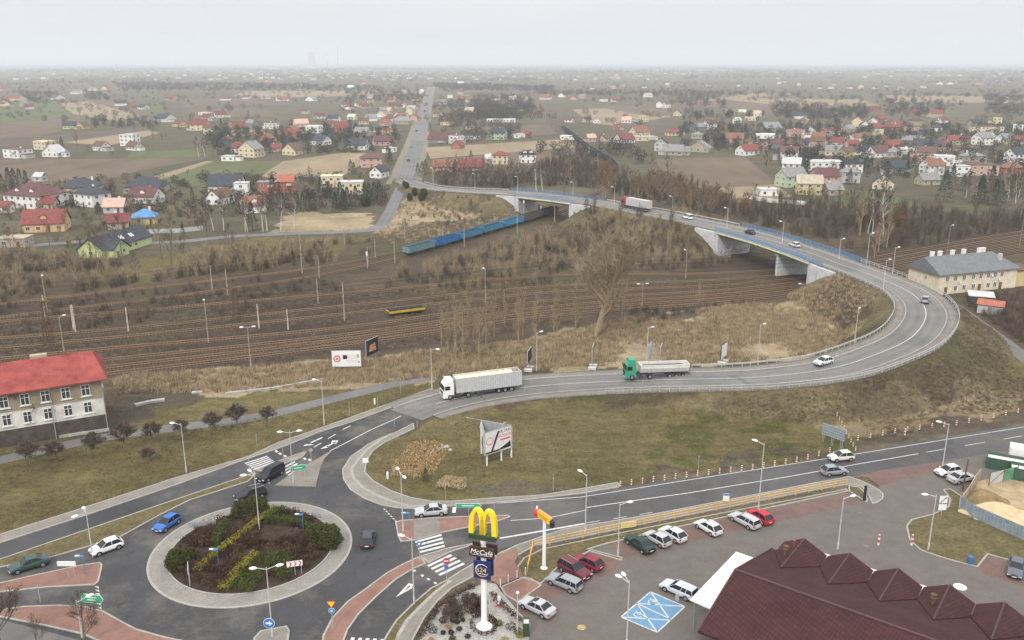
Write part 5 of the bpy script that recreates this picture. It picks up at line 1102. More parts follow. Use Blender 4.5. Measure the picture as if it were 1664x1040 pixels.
PROTO = {}
def reg(name, cat, kinds): PROTO[name] = (cat, kinds)
reg('bare', 'tree', [tree_proto('bare_tree', *bare_tree(s, 11, .45, .22), BARK, TWIG) for s in (1, 2, 3)])
reg('purple', 'tree', [tree_proto('bare_tree', *bare_tree(s+20, 10, .42, .2, tw=.05), BARK, TWIGP) for s in (1, 2)])
reg('poplar', 'tree', [tree_proto('poplar', *bare_tree(s+10, 13, .24, .12, 18, 7, 5, .042, .75), TWIGT, TWIGT) for s in (1, 2, 3)])
reg('birch', 'birch', [tree_proto('birch', *bare_tree(s+30, 14, .30, .3, 20, 7, 6, .05, .5, trunk_r=.2), BIRCH, TWIGP) for s in (1, 2, 3)])
reg('larch', 'larch', [tree_proto('larch', *bare_tree(s+40, 14, .2, .08, 26, 5, 4, .08, .0), BARK, TWIGP) for s in (1, 2)])
reg('rust', 'tree', [tree_proto('oak', *bare_tree(51, 8, .5, .15, 16, 6, 6, .12, .2), BARK, TWIGO)])
reg('willow', 'willow', [tree_proto('willow', *bare_tree(s+60, 10, .45, .1, 16, 7, 6, .05, .5, stems=2), TWIGT, mat('orange_twigs', (.22, .145, .09), .95, .25, 1)) for s in (1, 2)])
reg('conifer', 'conifer', [tree_proto('conifer', *conifer(s, 9, 2.3, 800, .5), BARK, GRN) for s in (1, 2, 3)])
reg('pine', 'conifer', [tree_proto('pine', *conifer(s+5, 11, 3.0, 700, .6), BARK, GRN) for s in (1,)])
def thuja(seed, h, rad):
    r = random.Random(seed); V = []; F = []
    for k in range(4):
        v, f = leafy(r, 900, rad*r.uniform(.6, .8), rad*r.uniform(.6, .8), h*.46, .17, .82, h*.48); dx, dy = r.uniform(-.4, .4)*rad, r.uniform(-.4, .4)*rad
        o = len(V); V += [(x+dx, y+dy, max(.05, z)) for x, y, z in v]; F += [(a+o, b+o, c+o) for a, b, c in f]
    T = MB(); T.tube((0, 0, -.1), (0, 0, h*.7), .12, .05, 5); W = TB(); W.V = V; W.F = F; return T, W
reg('thuja', 'shrub', [tree_proto('thuja', *thuja(s, 3.4, 1.4), BARK, GRN2) for s in (1, 2)])
reg('wide', 'tree', [tree_proto('bare_tree', *bare_tree(s+80, 9, .55, .22, 18, 8, 6, .028, .25, trunk_r=.2), BARK, TWIG) for s in (1, 2)])
reg('round', 'tree', [tree_proto('globe_tree', *bare_tree(s+70, 3.6, .62, .38, 34, 9, 7, .03, .0, trunk_r=.09), BARK, TWIGP) for s in (1, 2)])
NT = {}
def tree(k, px, py, h, desc, zone, H0=None, wide=1.0, group='trees', loc=None):
    cat, kinds = PROTO[k]; i = NT[k] = NT.get(k, 0)+1; kind, tm, cm = kinds[i % len(kinds)]
    p = loc or P(px, py); r = random.Random(int(px*31+py)); p = TZ(p) if p.y < 600 else p
    base = max(v.co.z for v in cm.vertices) if 'hh' not in cm else cm['hh']; cm['hh'] = base
    s = h/base; root = empty(kind, tuple(p), r.uniform(0, 6.28)); root.scale = (s*wide, s*wide, s)
    link('trunk', tm, root); link('crown', cm, root)
    defer(root, desc, cat, zone, group) if zone is not None else tag(root, desc, cat)
    return root
# named, single trees
_b = bare_tree(94, 25, .48, .2, 17, 10, 8, .045, .42, stems=3, trunk_r=.46, nlast=3, lean=.10); reg('great', 'tree', [tree_proto('poplar', *_b, TWIGT, mat('olive_tan_twigs', (.26, .21, .135), .95, .25, 1))])
tree('great', 968, 548, 28, 'tall multi-stemmed tan tree rising above the rail yard beside the dry meadow', None, wide=1.15)
for x, y, h, k in [(740,580,14,'poplar'),(752,586,13,'poplar'),(763,578,15,'poplar'),(778,584,12,'poplar'),(728,572,11,'poplar'),(790,560,12,'poplar'),(803,548,11,'poplar'),(842,556,12,'poplar'),(850,548,13,'poplar'),(870,552,11,'poplar'),(900,544,9,'poplar'),(905,540,11,'poplar'),(717,560,10,'poplar'),(820,530,9,'poplar'),(935,535,9,'poplar'),(1010,520,10,'poplar')]:
    tree(k, x, y, h, 'slender tan sapling', 'between the white truck and rails', group='tan saplings by the rails')
for x, y in zip([1080,1195,1270,1355,1420,1185,1290,1030], [878,882,880,880,872,884,878,875]): a, b = zc(Z1, x, y); tree('birch', a, b, 15, 'white-stemmed birch', 'in gardens above the lane', group='birches by the lane')
for x, y, h in [(1125,805,9),(1220,875,11),(1322,745,13),(1490,785,9),(1465,780,8),(1510,780,9),(1550,720,10),(1580,720,8),(1440,785,8),(480,820,7),(1590,730,9),(1310,800,7),(885,910,5),(715,905,4),(50,690,12),(75,680,11),(130,670,9),(100,660,9),(15,690,9),(1620,790,9),(1645,760,11),(300,480,9),(1070,395,11),(920,350,7),(1640,470,9),(1370,490,8),(1200,330,8),(310,740,7),(930,730,6)]:
    a, b = zc(Z1, x, y); tree('conifer', a, b, h, 'dark green conifer', 'among houses left of the lane', group='garden conifers', wide=.9)
for x, y, h in [(25,770,9),(45,775,10),(85,755,9),(130,750,10),(175,745,10),(150,740,9),(200,730,9),(60,600,8),(75,605,7),(240,540,10),(250,560,10),(405,610,8),(385,620,8),(420,600,8),(640,550,8),(570,480,7),(440,400,9)]:
    a, b = zc(Z2, x, y); tree('pine' if x > 350 else 'conifer', a, b, h, 'bushy dark conifer', 'around the straight road junction', group='conifers by the straight road')
for x, y, h, k in [(220,770,9,'larch'),(205,785,8,'larch'),(400,740,4,'thuja'),(330,690,3.5,'thuja'),(370,720,4,'thuja'),(320,680,3,'thuja'),(415,735,4,'thuja'),(345,735,4,'thuja'),(130,760,5,'thuja')]:
    a, b = zc(Z2, x, y); tree(k, a, b, h, 'rust brown larch' if k == 'larch' else 'low olive green evergreen shrub', 'by the side road junction', group='shrubs by the side road')
rr = random.Random(3)
for i in range(34): a, b = zc(Z2, 470+i*13+rr.uniform(-5, 5), 666+i*.6+rr.uniform(-34, 0)); tree('larch', a, b, rr.uniform(11, 15), 'dark brown larch', 'behind the flyover ramp', group='larches behind the flyover ramp')
for x, y, h, k in [(955,690,17,'birch'),(985,685,16,'birch'),(1090,700,20,'bare'),(1115,690,17,'poplar'),(1140,660,15,'bare'),(1040,650,14,'bare'),(1190,640,14,'bare'),(1250,700,16,'bare'),(1285,720,19,'willow'),(1320,700,17,'willow'),(1365,715,15,'bare'),(1400,690,14,'bare'),(1450,730,14,'willow'),(1490,720,14,'willow'),(1530,700,13,'willow'),(1560,735,15,'willow'),(1600,720,14,'willow'),(1630,745,13,'willow'),(1510,590,12,'purple'),(1590,610,13,'purple'),(1215,620,13,'bare'),(1150,610,12,'bare'),(1000,600,10,'bare'),(1100,620,13,'poplar')]:
    a, b = zc(Z2, x, y); tree(k, a, b, h, {'birch': 'pale birch', 'willow': 'orange brown willow', 'bare': 'tall bare grey tree', 'poplar': 'slender tan tree', 'purple': 'reddish bare tree'}[k], 'above the short bridge and railway', group='trees above the short bridge')
for x, y, h, k in [(20,780,15,'willow'),(60,790,15,'willow'),(110,780,13,'willow'),(150,790,12,'willow'),(190,770,12,'willow'),(240,790,13,'purple'),(300,820,11,'rust'),(420,600,13,'purple'),(350,780,12,'bare'),(480,800,12,'bare'),(520,830,12,'bare'),(560,820,14,'bare'),(600,840,13,'bare'),(640,850,15,'bare'),(680,860,15,'bare'),(720,870,15,'bare'),(760,880,15,'bare'),(800,850,14,'bare'),(850,880,17,'bare'),(870,900,18,'poplar'),(910,890,17,'birch'),(930,900,18,'birch'),(985,905,24,'birch'),(1000,960,15,'poplar'),(1030,900,11,'rust'),(1080,890,10,'bare'),(1130,870,9,'bare'),(1190,880,10,'bare'),(1250,870,9,'bare'),(1320,860,8,'bare'),(960,980,14,'poplar'),(940,1010,12,'poplar'),(760,800,12,'bare'),(700,790,11,'bare'),(640,790,11,'bare'),(580,780,10,'bare'),(850,820,13,'bare'),(900,820,13,'bare'),(1060,830,10,'bare'),(1000,820,13,'bare')]:
    a, b = zc(Z3, x, y); tree(k, a, b, h, {'birch': 'tall white birch', 'willow': 'orange brown willow', 'bare': 'bare brown tree', 'poplar': 'thin tan tree', 'purple': 'reddish bare tree', 'rust': 'low oak with rusty leaves'}[k], 'behind the long bridge', group='trees behind the long bridge')
for i in range(26):
    x = rr.uniform(1260, 1670); y = 660+(x-1260)*.17+rr.uniform(-25, 80); k = rr.choice(['birch', 'birch', 'pine', 'bare', 'purple', 'conifer']); a, b = zc(Z3, x, y); tree(k, a, b, rr.uniform(8, 16), {'birch': 'white-stemmed birch', 'bare': 'bare brown tree', 'purple': 'reddish bare tree'}.get(k, 'dark pine'), 'in the copse at the right edge', group='copse at the right edge')
for x, y, h in [(510,560,9),(600,560,10),(645,530,8),(615,600,9),(780,620,9),(820,650,8),(920,600,9),(1095,620,9),(1180,440,9),(1220,430,9),(1250,425,9),(1300,390,8),(1320,620,8),(1100,560,8),(600,730,5),(200,480,9),(170,470,9),(30,310,8),(60,330,8),(160,330,8),(580,520,7),(1305,500,8),(1160,330,7),(1070,350,7),(1190,320,8)]:
    a, b = zc(Z3, x, y); tree('conifer', a, b, h, 'dark green conifer', 'among houses of the right town', group='garden conifers')
for x, y, h, k in [(440,1010,14,'bare'),(480,1080,13,'bare'),(590,1000,14,'bare'),(780,1010,15,'bare'),(830,1060,15,'bare'),(1110,1000,11,'bare'),(1205,1070,13,'poplar'),(985,910,12,'purple'),(350,1080,10,'bare'),(240,950,10,'bare'),(60,1020,11,'bare'),(330,880,9,'bare'),(410,900,11,'bare'),(660,1110,8,'bare'),(120,1060,9,'bare'),(1000,905,10,'purple'),(545,540,8,'bare'),(960,520,14,'birch'),(990,520,13,'birch'),(1030,515,12,'bare'),(375,470,12,'bare'),(740,440,8,'bare'),(780,450,8,'bare'),(430,510,7,'bare'),(1150,1040,9,'bare'),(900,1040,9,'bare')]:
    a, b = zc(Z1, x, y); tree(k, a, b, h, {'birch': 'pale birch', 'bare': 'bare brown tree', 'poplar': 'thin pale tree', 'purple': 'wide spreading bare tree'}[k], 'left of the blue wagons', group='bare trees on the left')
for x, y, h in [(44,758,4.2),(96,750,3.9),(150,743,4.3),(202,733,4.6),(249,722,3.9),(300,714,3.4),(343,706,4),(386,698,4.4),(434,691,3.6)]: tree('round', x, y, h, 'small globe-headed bare tree', 'along the path on the left lawn', group='globe trees along the path', wide=1.45)
tree('round', 246, 750, 2.6, 'dense reddish bush alone on the left lawn above the road', None, wide=1.6)
for x, y, h, k, lb in [(50,715,10,'wide','large spreading bare tree in front of the railway building windows'),(78,712,9,'wide','spreading bare tree just right of the larger one by the railway building'),(137,1052,7,'wide','bare tree cut by the bottom edge in front of the red paving'),(5,1062,9,'wide','bare tree at the bottom left corner of the picture'),(62,1062,5,'bare','low bare shrub tree at the bottom edge near the corner'),(1360,552,7.5,'bare','small lone bare tree on the dry meadow inside the loop'),(1322,520,4.5,'bare','low bare sapling left of the lone meadow tree'),(1165,540,4,'purple','low bare bush in the middle of the dry meadow'),(1135,500,8,'poplar','thin sapling at the rail side of the dry meadow')]:
    tree(k, x, y, h, lb, None, wide=1.25 if h > 8 else 1)
# garden trees scattered through the towns, one by one
k_ = 0
for x0, x1, y0, y1, n, zn in [(330,660,190,250,22,'in the left town'),(705,860,170,240,14,'right of the straight road'),(1100,1660,200,300,34,'in the right town'),(180,640,285,345,16,'between field and lane'),(40,330,180,255,8,'in the left hamlet')]:
    for i in range(n):
        a = rr.uniform(x0, x1); b = rr.uniform(y0, y1)
        if abs(a-(700-(b-148)*.28)) < 14: continue
        if 1060 < a < 1262 and b > 255: continue
        tree(rr.choice(['purple', 'bare']), a, b, rr.uniform(5, 9), 'bare garden tree', zn, group='bare garden trees')
print('trees', sum(NT.values()))
# ---- masses nobody could count
def arr(W): return np.array([tuple(v) for v in W.V], np.float32), np.array(W.F, np.int32)
def bush(seed, h, rad, n=26, sub=5, tw=.03):
    r = random.Random(seed); W = TB()
    for i in range(n):
        a = r.uniform(0, 6.28); d = Vector((math.cos(a)*rad/h*r.random(), math.sin(a)*rad/h*r.random(), 1)).normalized(); L = h*r.uniform(.6, 1.05); p = Vector((r.gauss(0, rad*.25), r.gauss(0, rad*.25), 0)); W.twig(p, d, L, tw*1.4, r)
        for j in range(sub): W.twig(p+d*L*r.uniform(.25, .9), rdir(d, r.uniform(.3, .9), r), L*r.uniform(.25, .5), tw, r)
    return W
def puff(seed, h, rad, n=70, size=.9):
    r = random.Random(seed); v, f = leafy(r, n, rad, rad, h*.46, size, .35, h*.52); W = TB(); W.V = v; W.F = f; return W
def tuft(seed, h, n=16, rad=.5):
    r = random.Random(seed); W = TB()
    for i in range(n): W.twig(Vector((r.gauss(0, rad*.6), r.gauss(0, rad*.6), 0)), Vector((r.gauss(0, .35), r.gauss(0, .35), 1)).normalized(), h*r.uniform(.5, 1.1), .05, r)
    return W
TRP = np.array([(v.x, v.y) for cl in TCL[:7] for v in cl if v.y < 420])
def seg_dist(x, y, cls):
    d = np.full(x.shape, 1e9)
    for cl in cls:
        for a, b in zip(cl[:-1], cl[1:]):
            if a.y > 700: continue
            dx, dy = b.x-a.x, b.y-a.y; L2 = dx*dx+dy*dy+1e-6; t = np.clip(((x-a.x)*dx+(y-a.y)*dy)/L2, 0, 1); d = np.minimum(d, np.hypot(x-a.x-t*dx, y-a.y-t*dy))
    return d
FLYCL = [CL[::3]+[CL[-1]]]; ROADCL = [lane, catmull([P(x, y) for x, y in [(1548,495),(1580,518),(1620,547),(1664,580)]], 3)]
def scatter(name, px, n, protos, mats, smin=.7, smax=1.3, seed=1, clump=0.0, rails=2.6, road=8.5, cs=14, avoid_h=False, hmax=None):
    g = np.random.default_rng(seed); poly = GP(px); a = np.array(poly); X = []; Y = []; tot = 0
    while tot < n:
        x = g.uniform(a[:, 0].min(), a[:, 0].max(), n*3); y = g.uniform(a[:, 1].min(), a[:, 1].max(), n*3)
        m = inpoly(x, y, poly)
        if clump: m &= vnoise(x, y, cs, seed+50) > clump*g.uniform(.6, 1.4, len(x))
        x, y = x[m], y[m]; X.append(x); Y.append(y); tot += len(x)
        if len(x) == 0: break
    x = np.concatenate(X)[:n]; y = np.concatenate(Y)[:n]; m = np.ones(len(x), bool)
    if y.min() < 620:
        if rails: m &= seg_dist(x, y, TCL) > rails
        m &= (seg_dist(x, y, FLYCL) > road) & (seg_dist(x, y, ROADCL) > 3.2)
    x, y = x[m], y[m]; z = terr(x, y) if y.min() < 620 else np.zeros(len(x)); n = len(x)
    kind = g.integers(0, len(protos), n); th = g.uniform(0, 6.283, n); s = g.uniform(smin, smax, n); Vs = []; Fs = []; Ms = []; o = 0
    for k, (pv, pf, mi) in enumerate(protos):
        ix = np.where(kind == k)[0]
        if not len(ix): continue
        c, sn = np.cos(th[ix])[:, None], np.sin(th[ix])[:, None]; sc = s[ix][:, None]
        vx = (pv[None, :, 0]*c-pv[None, :, 1]*sn)*sc+x[ix][:, None]; vy = (pv[None, :, 0]*sn+pv[None, :, 1]*c)*sc+y[ix][:, None]; vz = pv[None, :, 2]*sc+z[ix][:, None]
        Vs.append(np.stack([vx, vy, vz], -1).reshape(-1, 3)); Fs.append((pf[None]+(np.arange(len(ix))*len(pv))[:, None, None]+o).reshape(-1, 3)); Ms.append(np.full(len(ix)*len(pf), mi)); o += len(ix)*len(pv)
    me = npmesh(name, np.concatenate(Vs), np.concatenate(Fs), mats, np.concatenate(Ms)); return tag(link(name, me), kind='stuff')
B1 = [(*arr(bush(s, 2.6, 1.6)), 0) for s in (1, 2, 3)]; B2 = [(*arr(bush(s+5, 4.5, 1.3, 16, 8, .04)), 1) for s in (1, 2)]; SAP = [(*arr(bush(s+9, 7.5, 1.0, 7, 14, .05)), s % 2) for s in (1, 2, 3)]
PF = [(*arr(puff(s, 8, 4.0, 110, .75)), 0) for s in (1, 2, 3)]; PFG = [(*arr(puff(s+4, 8, 2.2, 110, .6)), 1) for s in (1, 2)]; LOWP = [(*arr(puff(s+7, 3.4, 2.4, 70, .5)), 0) for s in (1, 2)]
TF = [(*arr(tuft(s, .9)), s % 2) for s in (1, 2, 3, 4)]
BM = [TWIG, TWIGT]
scatter('thicket', [(905,380),(985,366),(1090,374),(1190,392),(1195,430),(1040,446),(880,468),(700,480),(620,474),(650,445),(760,418),(840,395)], 700, B1+B2, BM, .5, 1.1, 2, .3)
scatter('thicket', [(890,388),(985,364),(1100,374),(1170,393),(1120,430),(960,432),(830,432),(790,420)], 230, SAP+B2, BM, .6, 1.1, 3)
scatter('brushwood', [(-60,405),(250,432),(420,402),(600,392),(640,400),(540,428),(300,452),(0,492),(-60,500)], 620, B1+B2, BM, .6, 1.2, 4, .35)
scatter('brushwood', [(0,490),(560,440),(560,495),(200,530),(0,545)], 260, B1, BM, .4, .9, 5, .4)
scatter('brushwood', [(0,300),(200,300),(330,350),(330,385),(180,400),(0,400)], 260, B1+B2, BM, .6, 1.2, 6, .3)
scatter('woodland_edge', [(690,300),(840,307),(850,290),(900,262),(1000,280),(1000,300),(1110,300),(1200,330),(1290,340),(1450,352),(1664,358),(1664,385),(1500,402),(1380,405),(1240,368),(1110,338),(960,308),(850,300),(760,300)], 1150, B1+B2+SAP[:1], [TWIGP, TWIG], .8, 1.5, 7, .2)
scatter('brushwood', [(1560,482),(1700,470),(1700,590),(1664,578),(1600,528)], 200, B1, [TWIGP, TWIG], .5, 1.0, 8, .3)
scatter('brushwood', [(1010,505),(1150,482),(1290,470),(1345,458),(1440,482),(1400,496),(1280,488),(1150,503),(1030,535)], 170, B1, BM, .3, .8, 9, .3)
scatter('dry_tall_grass', [(185,640),(190,612),(330,602),(470,594),(600,582),(700,570),(850,556),(1010,520),(1290,482),(1420,500),(1440,530),(1390,560),(1300,580),(1120,596),(1010,600),(850,604),(715,612),(560,626),(350,638)], 11000, TF, [STRAW, STRAW2], .6, 1.4, 10, .35, road=7.4)
scatter('dry_tall_grass', [(1400,700),(1350,672),(1440,640),(1540,560),(1560,500),(1610,560),(1700,640),(1664,660),(1450,712)], 4200, TF, [STRAW2, TWIG], .3, .6, 11, .4, road=7.4)
scatter('dry_tall_grass', [(610,380),(660,325),(700,318),(850,330),(870,350),(760,372),(650,402)], 900, TF, [STRAW2, STRAW], .8, 1.6, 12, .4)
scatter('brushwood', [(640,395),(670,330),(740,325),(850,340),(820,352),(720,378)], 60, B1, BM, .5, 1.0, 13, .4)
scatter('weeds', [(560,470),(900,455),(1290,452),(1290,480),(1000,512),(700,560),(190,612),(0,640),(0,520),(300,480)], 4200, TF, [STRAW2, TWIG], .35, .8, 14, .45, cs=9)
scatter('weeds', [(560,470),(900,455),(1290,452),(1290,480),(1000,512),(700,560),(190,612),(0,640),(0,520),(300,480)], 2600, TF, [STRAW2, TWIG], .3, .7, 18, .5, cs=13, rails=0)
scatter('weeds', [(1000,640),(1360,622),(1500,585),(1400,690),(1300,690),(1120,672)], 2600, TF, [TWIG, STRAW2], .3, .6, 15, .4, road=7.3)
LG = mat('lawn_tufts', (.16, .135, .06), .95, .35, .8)
scatter('lawn_tufts', [(590,770),(600,730),(680,700),(900,655),(1110,645),(1240,665),(1370,705),(1390,735),(1280,752),(1100,772),(1000,782),(700,808),(620,795)], 7000, TF, [LG, STRAW2], .14, .32, 16, .3, road=7.4, cs=6)
scatter('lawn_tufts', [(-60,800),(0,770),(200,712),(380,688),(560,650),(700,622),(690,630),(560,680),(400,740),(0,865),(-60,880)], 6000, TF, [LG, STRAW2], .14, .32, 17, .3, road=7.4, cs=6)
# wooded belts and far woods
for i, (px, n, pr) in enumerate([
 ([(34,150),(98,155),(95,172),(40,168)], 70, PF), ([(155,192),(262,198),(262,212),(150,208)], 60, LOWP+PFG), ([(135,150),(165,152),(180,164),(140,163)], 40, PF), ([(770,158),(860,160),(885,196),(775,196)], 260, PF), ([(705,232),(850,230),(855,238),(705,240)], 0, LOWP),
 ([(1249,170),(1410,176),(1405,200),(1260,194)], 190, PF+PFG), ([(1440,165),(1530,165),(1535,190),(1440,192)], 90, PF+PFG), ([(1600,156),(1664,158),(1664,200),(1600,195)], 110, PF), ([(1104,155),(1180,160),(1180,180),(1104,172)], 60, PF), ([(1110,185),(1240,188),(1240,200),(1110,198)], 50, PFG),
 ([(180,136),(480,138),(620,142),(620,148),(200,148)], 700, PF), ([(860,150),(1300,153),(1300,158),(870,156)], 200, PF), ([(700,137),(900,142),(900,150),(720,147)], 480, PF), ([(560,150),(690,152),(688,168),(560,166)], 120, PF), ([(330,215),(560,205),(640,215),(655,245),(560,250),(340,255)], 520, LOWP+LOWP+PFG), ([(705,165),(800,165),(860,225),(720,235)], 300, LOWP+PF),
 ([(1104,205),(1664,205),(1664,290),(1280,290),(1260,255),(1104,245)], 1050, LOWP+LOWP+PFG), ([(0,165),(330,165),(330,180),(0,180)], 40, LOWP), ([(40,300),(330,285),(640,290),(630,340),(330,350),(60,340)], 320, LOWP), ([(860,245),(1000,235),(1060,255),(1020,275),(900,262)], 60, PF), ([(1280,160),(1664,148),(1664,156),(1280,166)], 60, PF)]):
    if n: scatter('tree_belt' if 'x' else '', px, n, pr, [WOODB, WOODB2], .6, 1.25, 30+i, .2, cs=60, rails=5, road=9)
scatter('far_woods', [(-900,137),(-900,112),(2500,112),(2500,137)], 7500, [(p*np.array([1.7, 1.7, 1.2], np.float32), f[::2], m) for p, f, m in PF+PFG], [WOODB, WOODB2], .9, 1.6, 60, .47, cs=420, rails=0)
if 0: scatter('far_woods', [(-900,112),(-900,104.5),(2500,104.5),(2500,112)], 3600, [(p*np.array([5, 3, 1.5], np.float32), f[::2], m) for p, f, m in PF], [WOODB, WOODB2], .9, 1.6, 61, .45, cs=1500, rails=0)
scatter('hedgerows', [(-200,205),(-200,134),(1900,134),(1900,205)], 2000, PF+LOWP, [WOODB, WOODB2], .5, 1.0, 62, .60, cs=90, rails=6)
# ---- roundabout garden
def on_island(px, py): p = P(px, py, .9); return Vector((p.x, p.y, RZ(p.x, p.y)-.05))
def hedge(name, pts, w, h, m, label, cat='hedge', fn=on_island, dens=55):
    pp = [fn(*q) for q in pts]; r = random.Random(int(pts[0][0])); root = pp[0]; V = []; F = []
    cl = catmull(pp, 6); L = sum((b-a).length for a, b in zip(cl[:-1], cl[1:]))
    for a, b in zip(cl[:-1], cl[1:]):
        l = (b-a).length; nn = Vector((-(b-a).y, (b-a).x, 0)).normalized()
        for _ in range(int(l*dens*w*h*3)+6):
            c = a.lerp(b, r.random())+nn*(r.uniform(-.5, .5)*w); c.z += h*(1-r.random()**2.2*.9); s = r.uniform(.07, .15)
            d = Vector((r.gauss(0, 1), r.gauss(0, 1), r.gauss(0, 1))).normalized()*s; e = d.cross(Vector((r.gauss(0, 1), r.gauss(0, 1), r.gauss(0, 1)))).normalized()*s
            o = len(V); V += [c-d-root, c+e-root, c+d-root]; F.append((o, o+1, o+2))
    o = link(name, npmesh(name, [tuple(v) for v in V], F, m), loc=tuple(root)); return tag(o, label, cat)
hedge('hedge', [(453,825),(430,845),(405,868),(378,890),(355,905),(318,930)], 1.1, .8, GRNY, 'long yellow green hedge running diagonally across the roundabout garden')
hedge('hedge', [(462,826),(440,842),(436,856),(450,850),(480,855),(510,860)], 1.1, 1.0, GRND, 'dark green hooked hedge at the back of the roundabout garden')
hedge('hedge', [(372,853),(360,868),(354,880),(353,893)], 1.1, 1.0, GRND, 'short curved dark green hedge in the left of the roundabout garden')
hedge('hedge', [(418,908),(405,918),(385,935),(360,955)], 1.3, .8, GRNY, 'yellow green hedge sloping to the front of the roundabout garden')
hedge('hedge', [(437,830),(415,838),(400,845)], 1.0, .6, GRND, 'low dark hedge beside the bushy evergreen at the garden back')
hedge('shrub_bed', [(470,838),(490,843),(505,850)], 2.2, .7, BERB, 'dark bare shrub bed at the back right of the roundabout garden', 'shrub')
hedge('evergreen_bed', [(430,910),(420,925),(400,945),(390,955)], 3.4, .8, GRND, 'broad dark green juniper bed in front of the roundabout garden', 'shrub')
hedge('evergreen_bed', [(440,905),(452,912),(462,925),(450,935)], 2.4, .8, GRND, 'dark juniper bed behind the red and white chevron board', 'shrub')
for x, y, h, w_ in [(290,915,3.0,1.0),(303,912,2.7,.8),(281,908,2.3,.7),(400,834,3.0,1.0),(418,832,3.3,1.1),(390,832,2.3,.8),(516,878,3.2,1.0),(532,880,3.4,1.1),(508,868,2.6,.8),(489,908,1.3,.6),(478,910,1.4,.6),(343,928,1.2,.6)]:
    p = on_island(x, y); tree('thuja', x, y, h, 'rounded olive green thuja', 'in the roundabout garden', wide=w_*1.35, loc=p, group='thujas in the roundabout garden')
for x, y, h, lb in [(392,868,2.2,'weeping bare shrub on a pale stem at the left of the roundabout garden'),(470,880,2.5,'wide weeping bare shrub in the middle of the roundabout garden'),(450,905,2.0,'small weeping bare shrub in the roundabout garden centre')]:
    p = on_island(x, y); t = tree('round', x, y, h, lb, None, wide=1.9, loc=p)
r = random.Random(9)
def bed(name, n, fn, protos, mats, smin, smax, seed):
    g = np.random.default_rng(seed); pts = []
    while len(pts) < n:
        p = fn(g)
        if p is not None: pts.append(p)
    Vs = []; Fs = []; Ms = []; o = 0
    for p in pts:
        pv, pf, mi = protos[g.integers(len(protos))]; t = g.uniform(0, 6.28); s = g.uniform(smin, smax); c, sn = math.cos(t), math.sin(t)
        v = np.stack([(pv[:, 0]*c-pv[:, 1]*sn)*s+p[0], (pv[:, 0]*sn+pv[:, 1]*c)*s+p[1], pv[:, 2]*s+p[2]], -1); Vs.append(v); Fs.append(pf+o); Ms.append(np.full(len(pf), mi)); o += len(pv)
    return tag(link(name, npmesh(name, np.concatenate(Vs), np.concatenate(Fs), mats, np.concatenate(Ms))), kind='stuff')
def fn_i(g):
    a = g.uniform(0, 6.283); rr_ = (RI-.8)*math.sqrt(g.uniform(0, 1)); x, y = RC.x+rr_*math.cos(a), RC.y+rr_*math.sin(a)
    return (x, y, RZ(x, y)-.03) if vnoise(np.array([x]), np.array([y]), 2.2, 77)[0] > .38 else None
LB = [(*arr(puff(s, .8, .6, 40, .14)), s % 2) for s in (1, 2, 3)]+[(*arr(bush(s, .9, .7, 16, 4, .02)), 0) for s in (4, 5)]
bed('shrubbery', 900, fn_i, LB, [BERB, mat('brown_leaves', (.10, .062, .03), .95, .35, 1.5)], .6, 1.25, 5)
# pampas clumps in the loop lawn
for pts, w, h, lb, m in [([(652,776),(656,758),(668,742),(680,726),(698,724),(710,738),(700,752),(690,768),(668,772)],3.2,.4,'large golden brown ring of dry pampas grass on the loop lawn',PAMP),([(668,756),(684,748),(700,744)],4.0,.35,'golden brown pampas patch inside the large ring',PAMP),([(715,785),(735,788),(758,788)],3.4,.6,'pale straw heap of flattened grass on the loop lawn',STRAW)]:
    hedge('pampas_grass', pts, w, h, m, lb, 'ornamental grass', fn=lambda x, y: P(x, y), dens=50)
tree('conifer', 692, 781, 2.2, 'small dark spruce between the golden grass clumps on the loop lawn', None)
o = MB(); p = P(713, 731)
for i in range(14): a = random.uniform(0, 6.28); q = random.uniform(0, 1.6); o.lathe([(.05, 0), (random.uniform(.15, .4), .05), (.15, .3)], 6, c=(q*math.cos(a)*1.5, q*math.sin(a), 0))
tag(o.build('rubble', M_conc, loc=tuple(p)), kind='stuff')
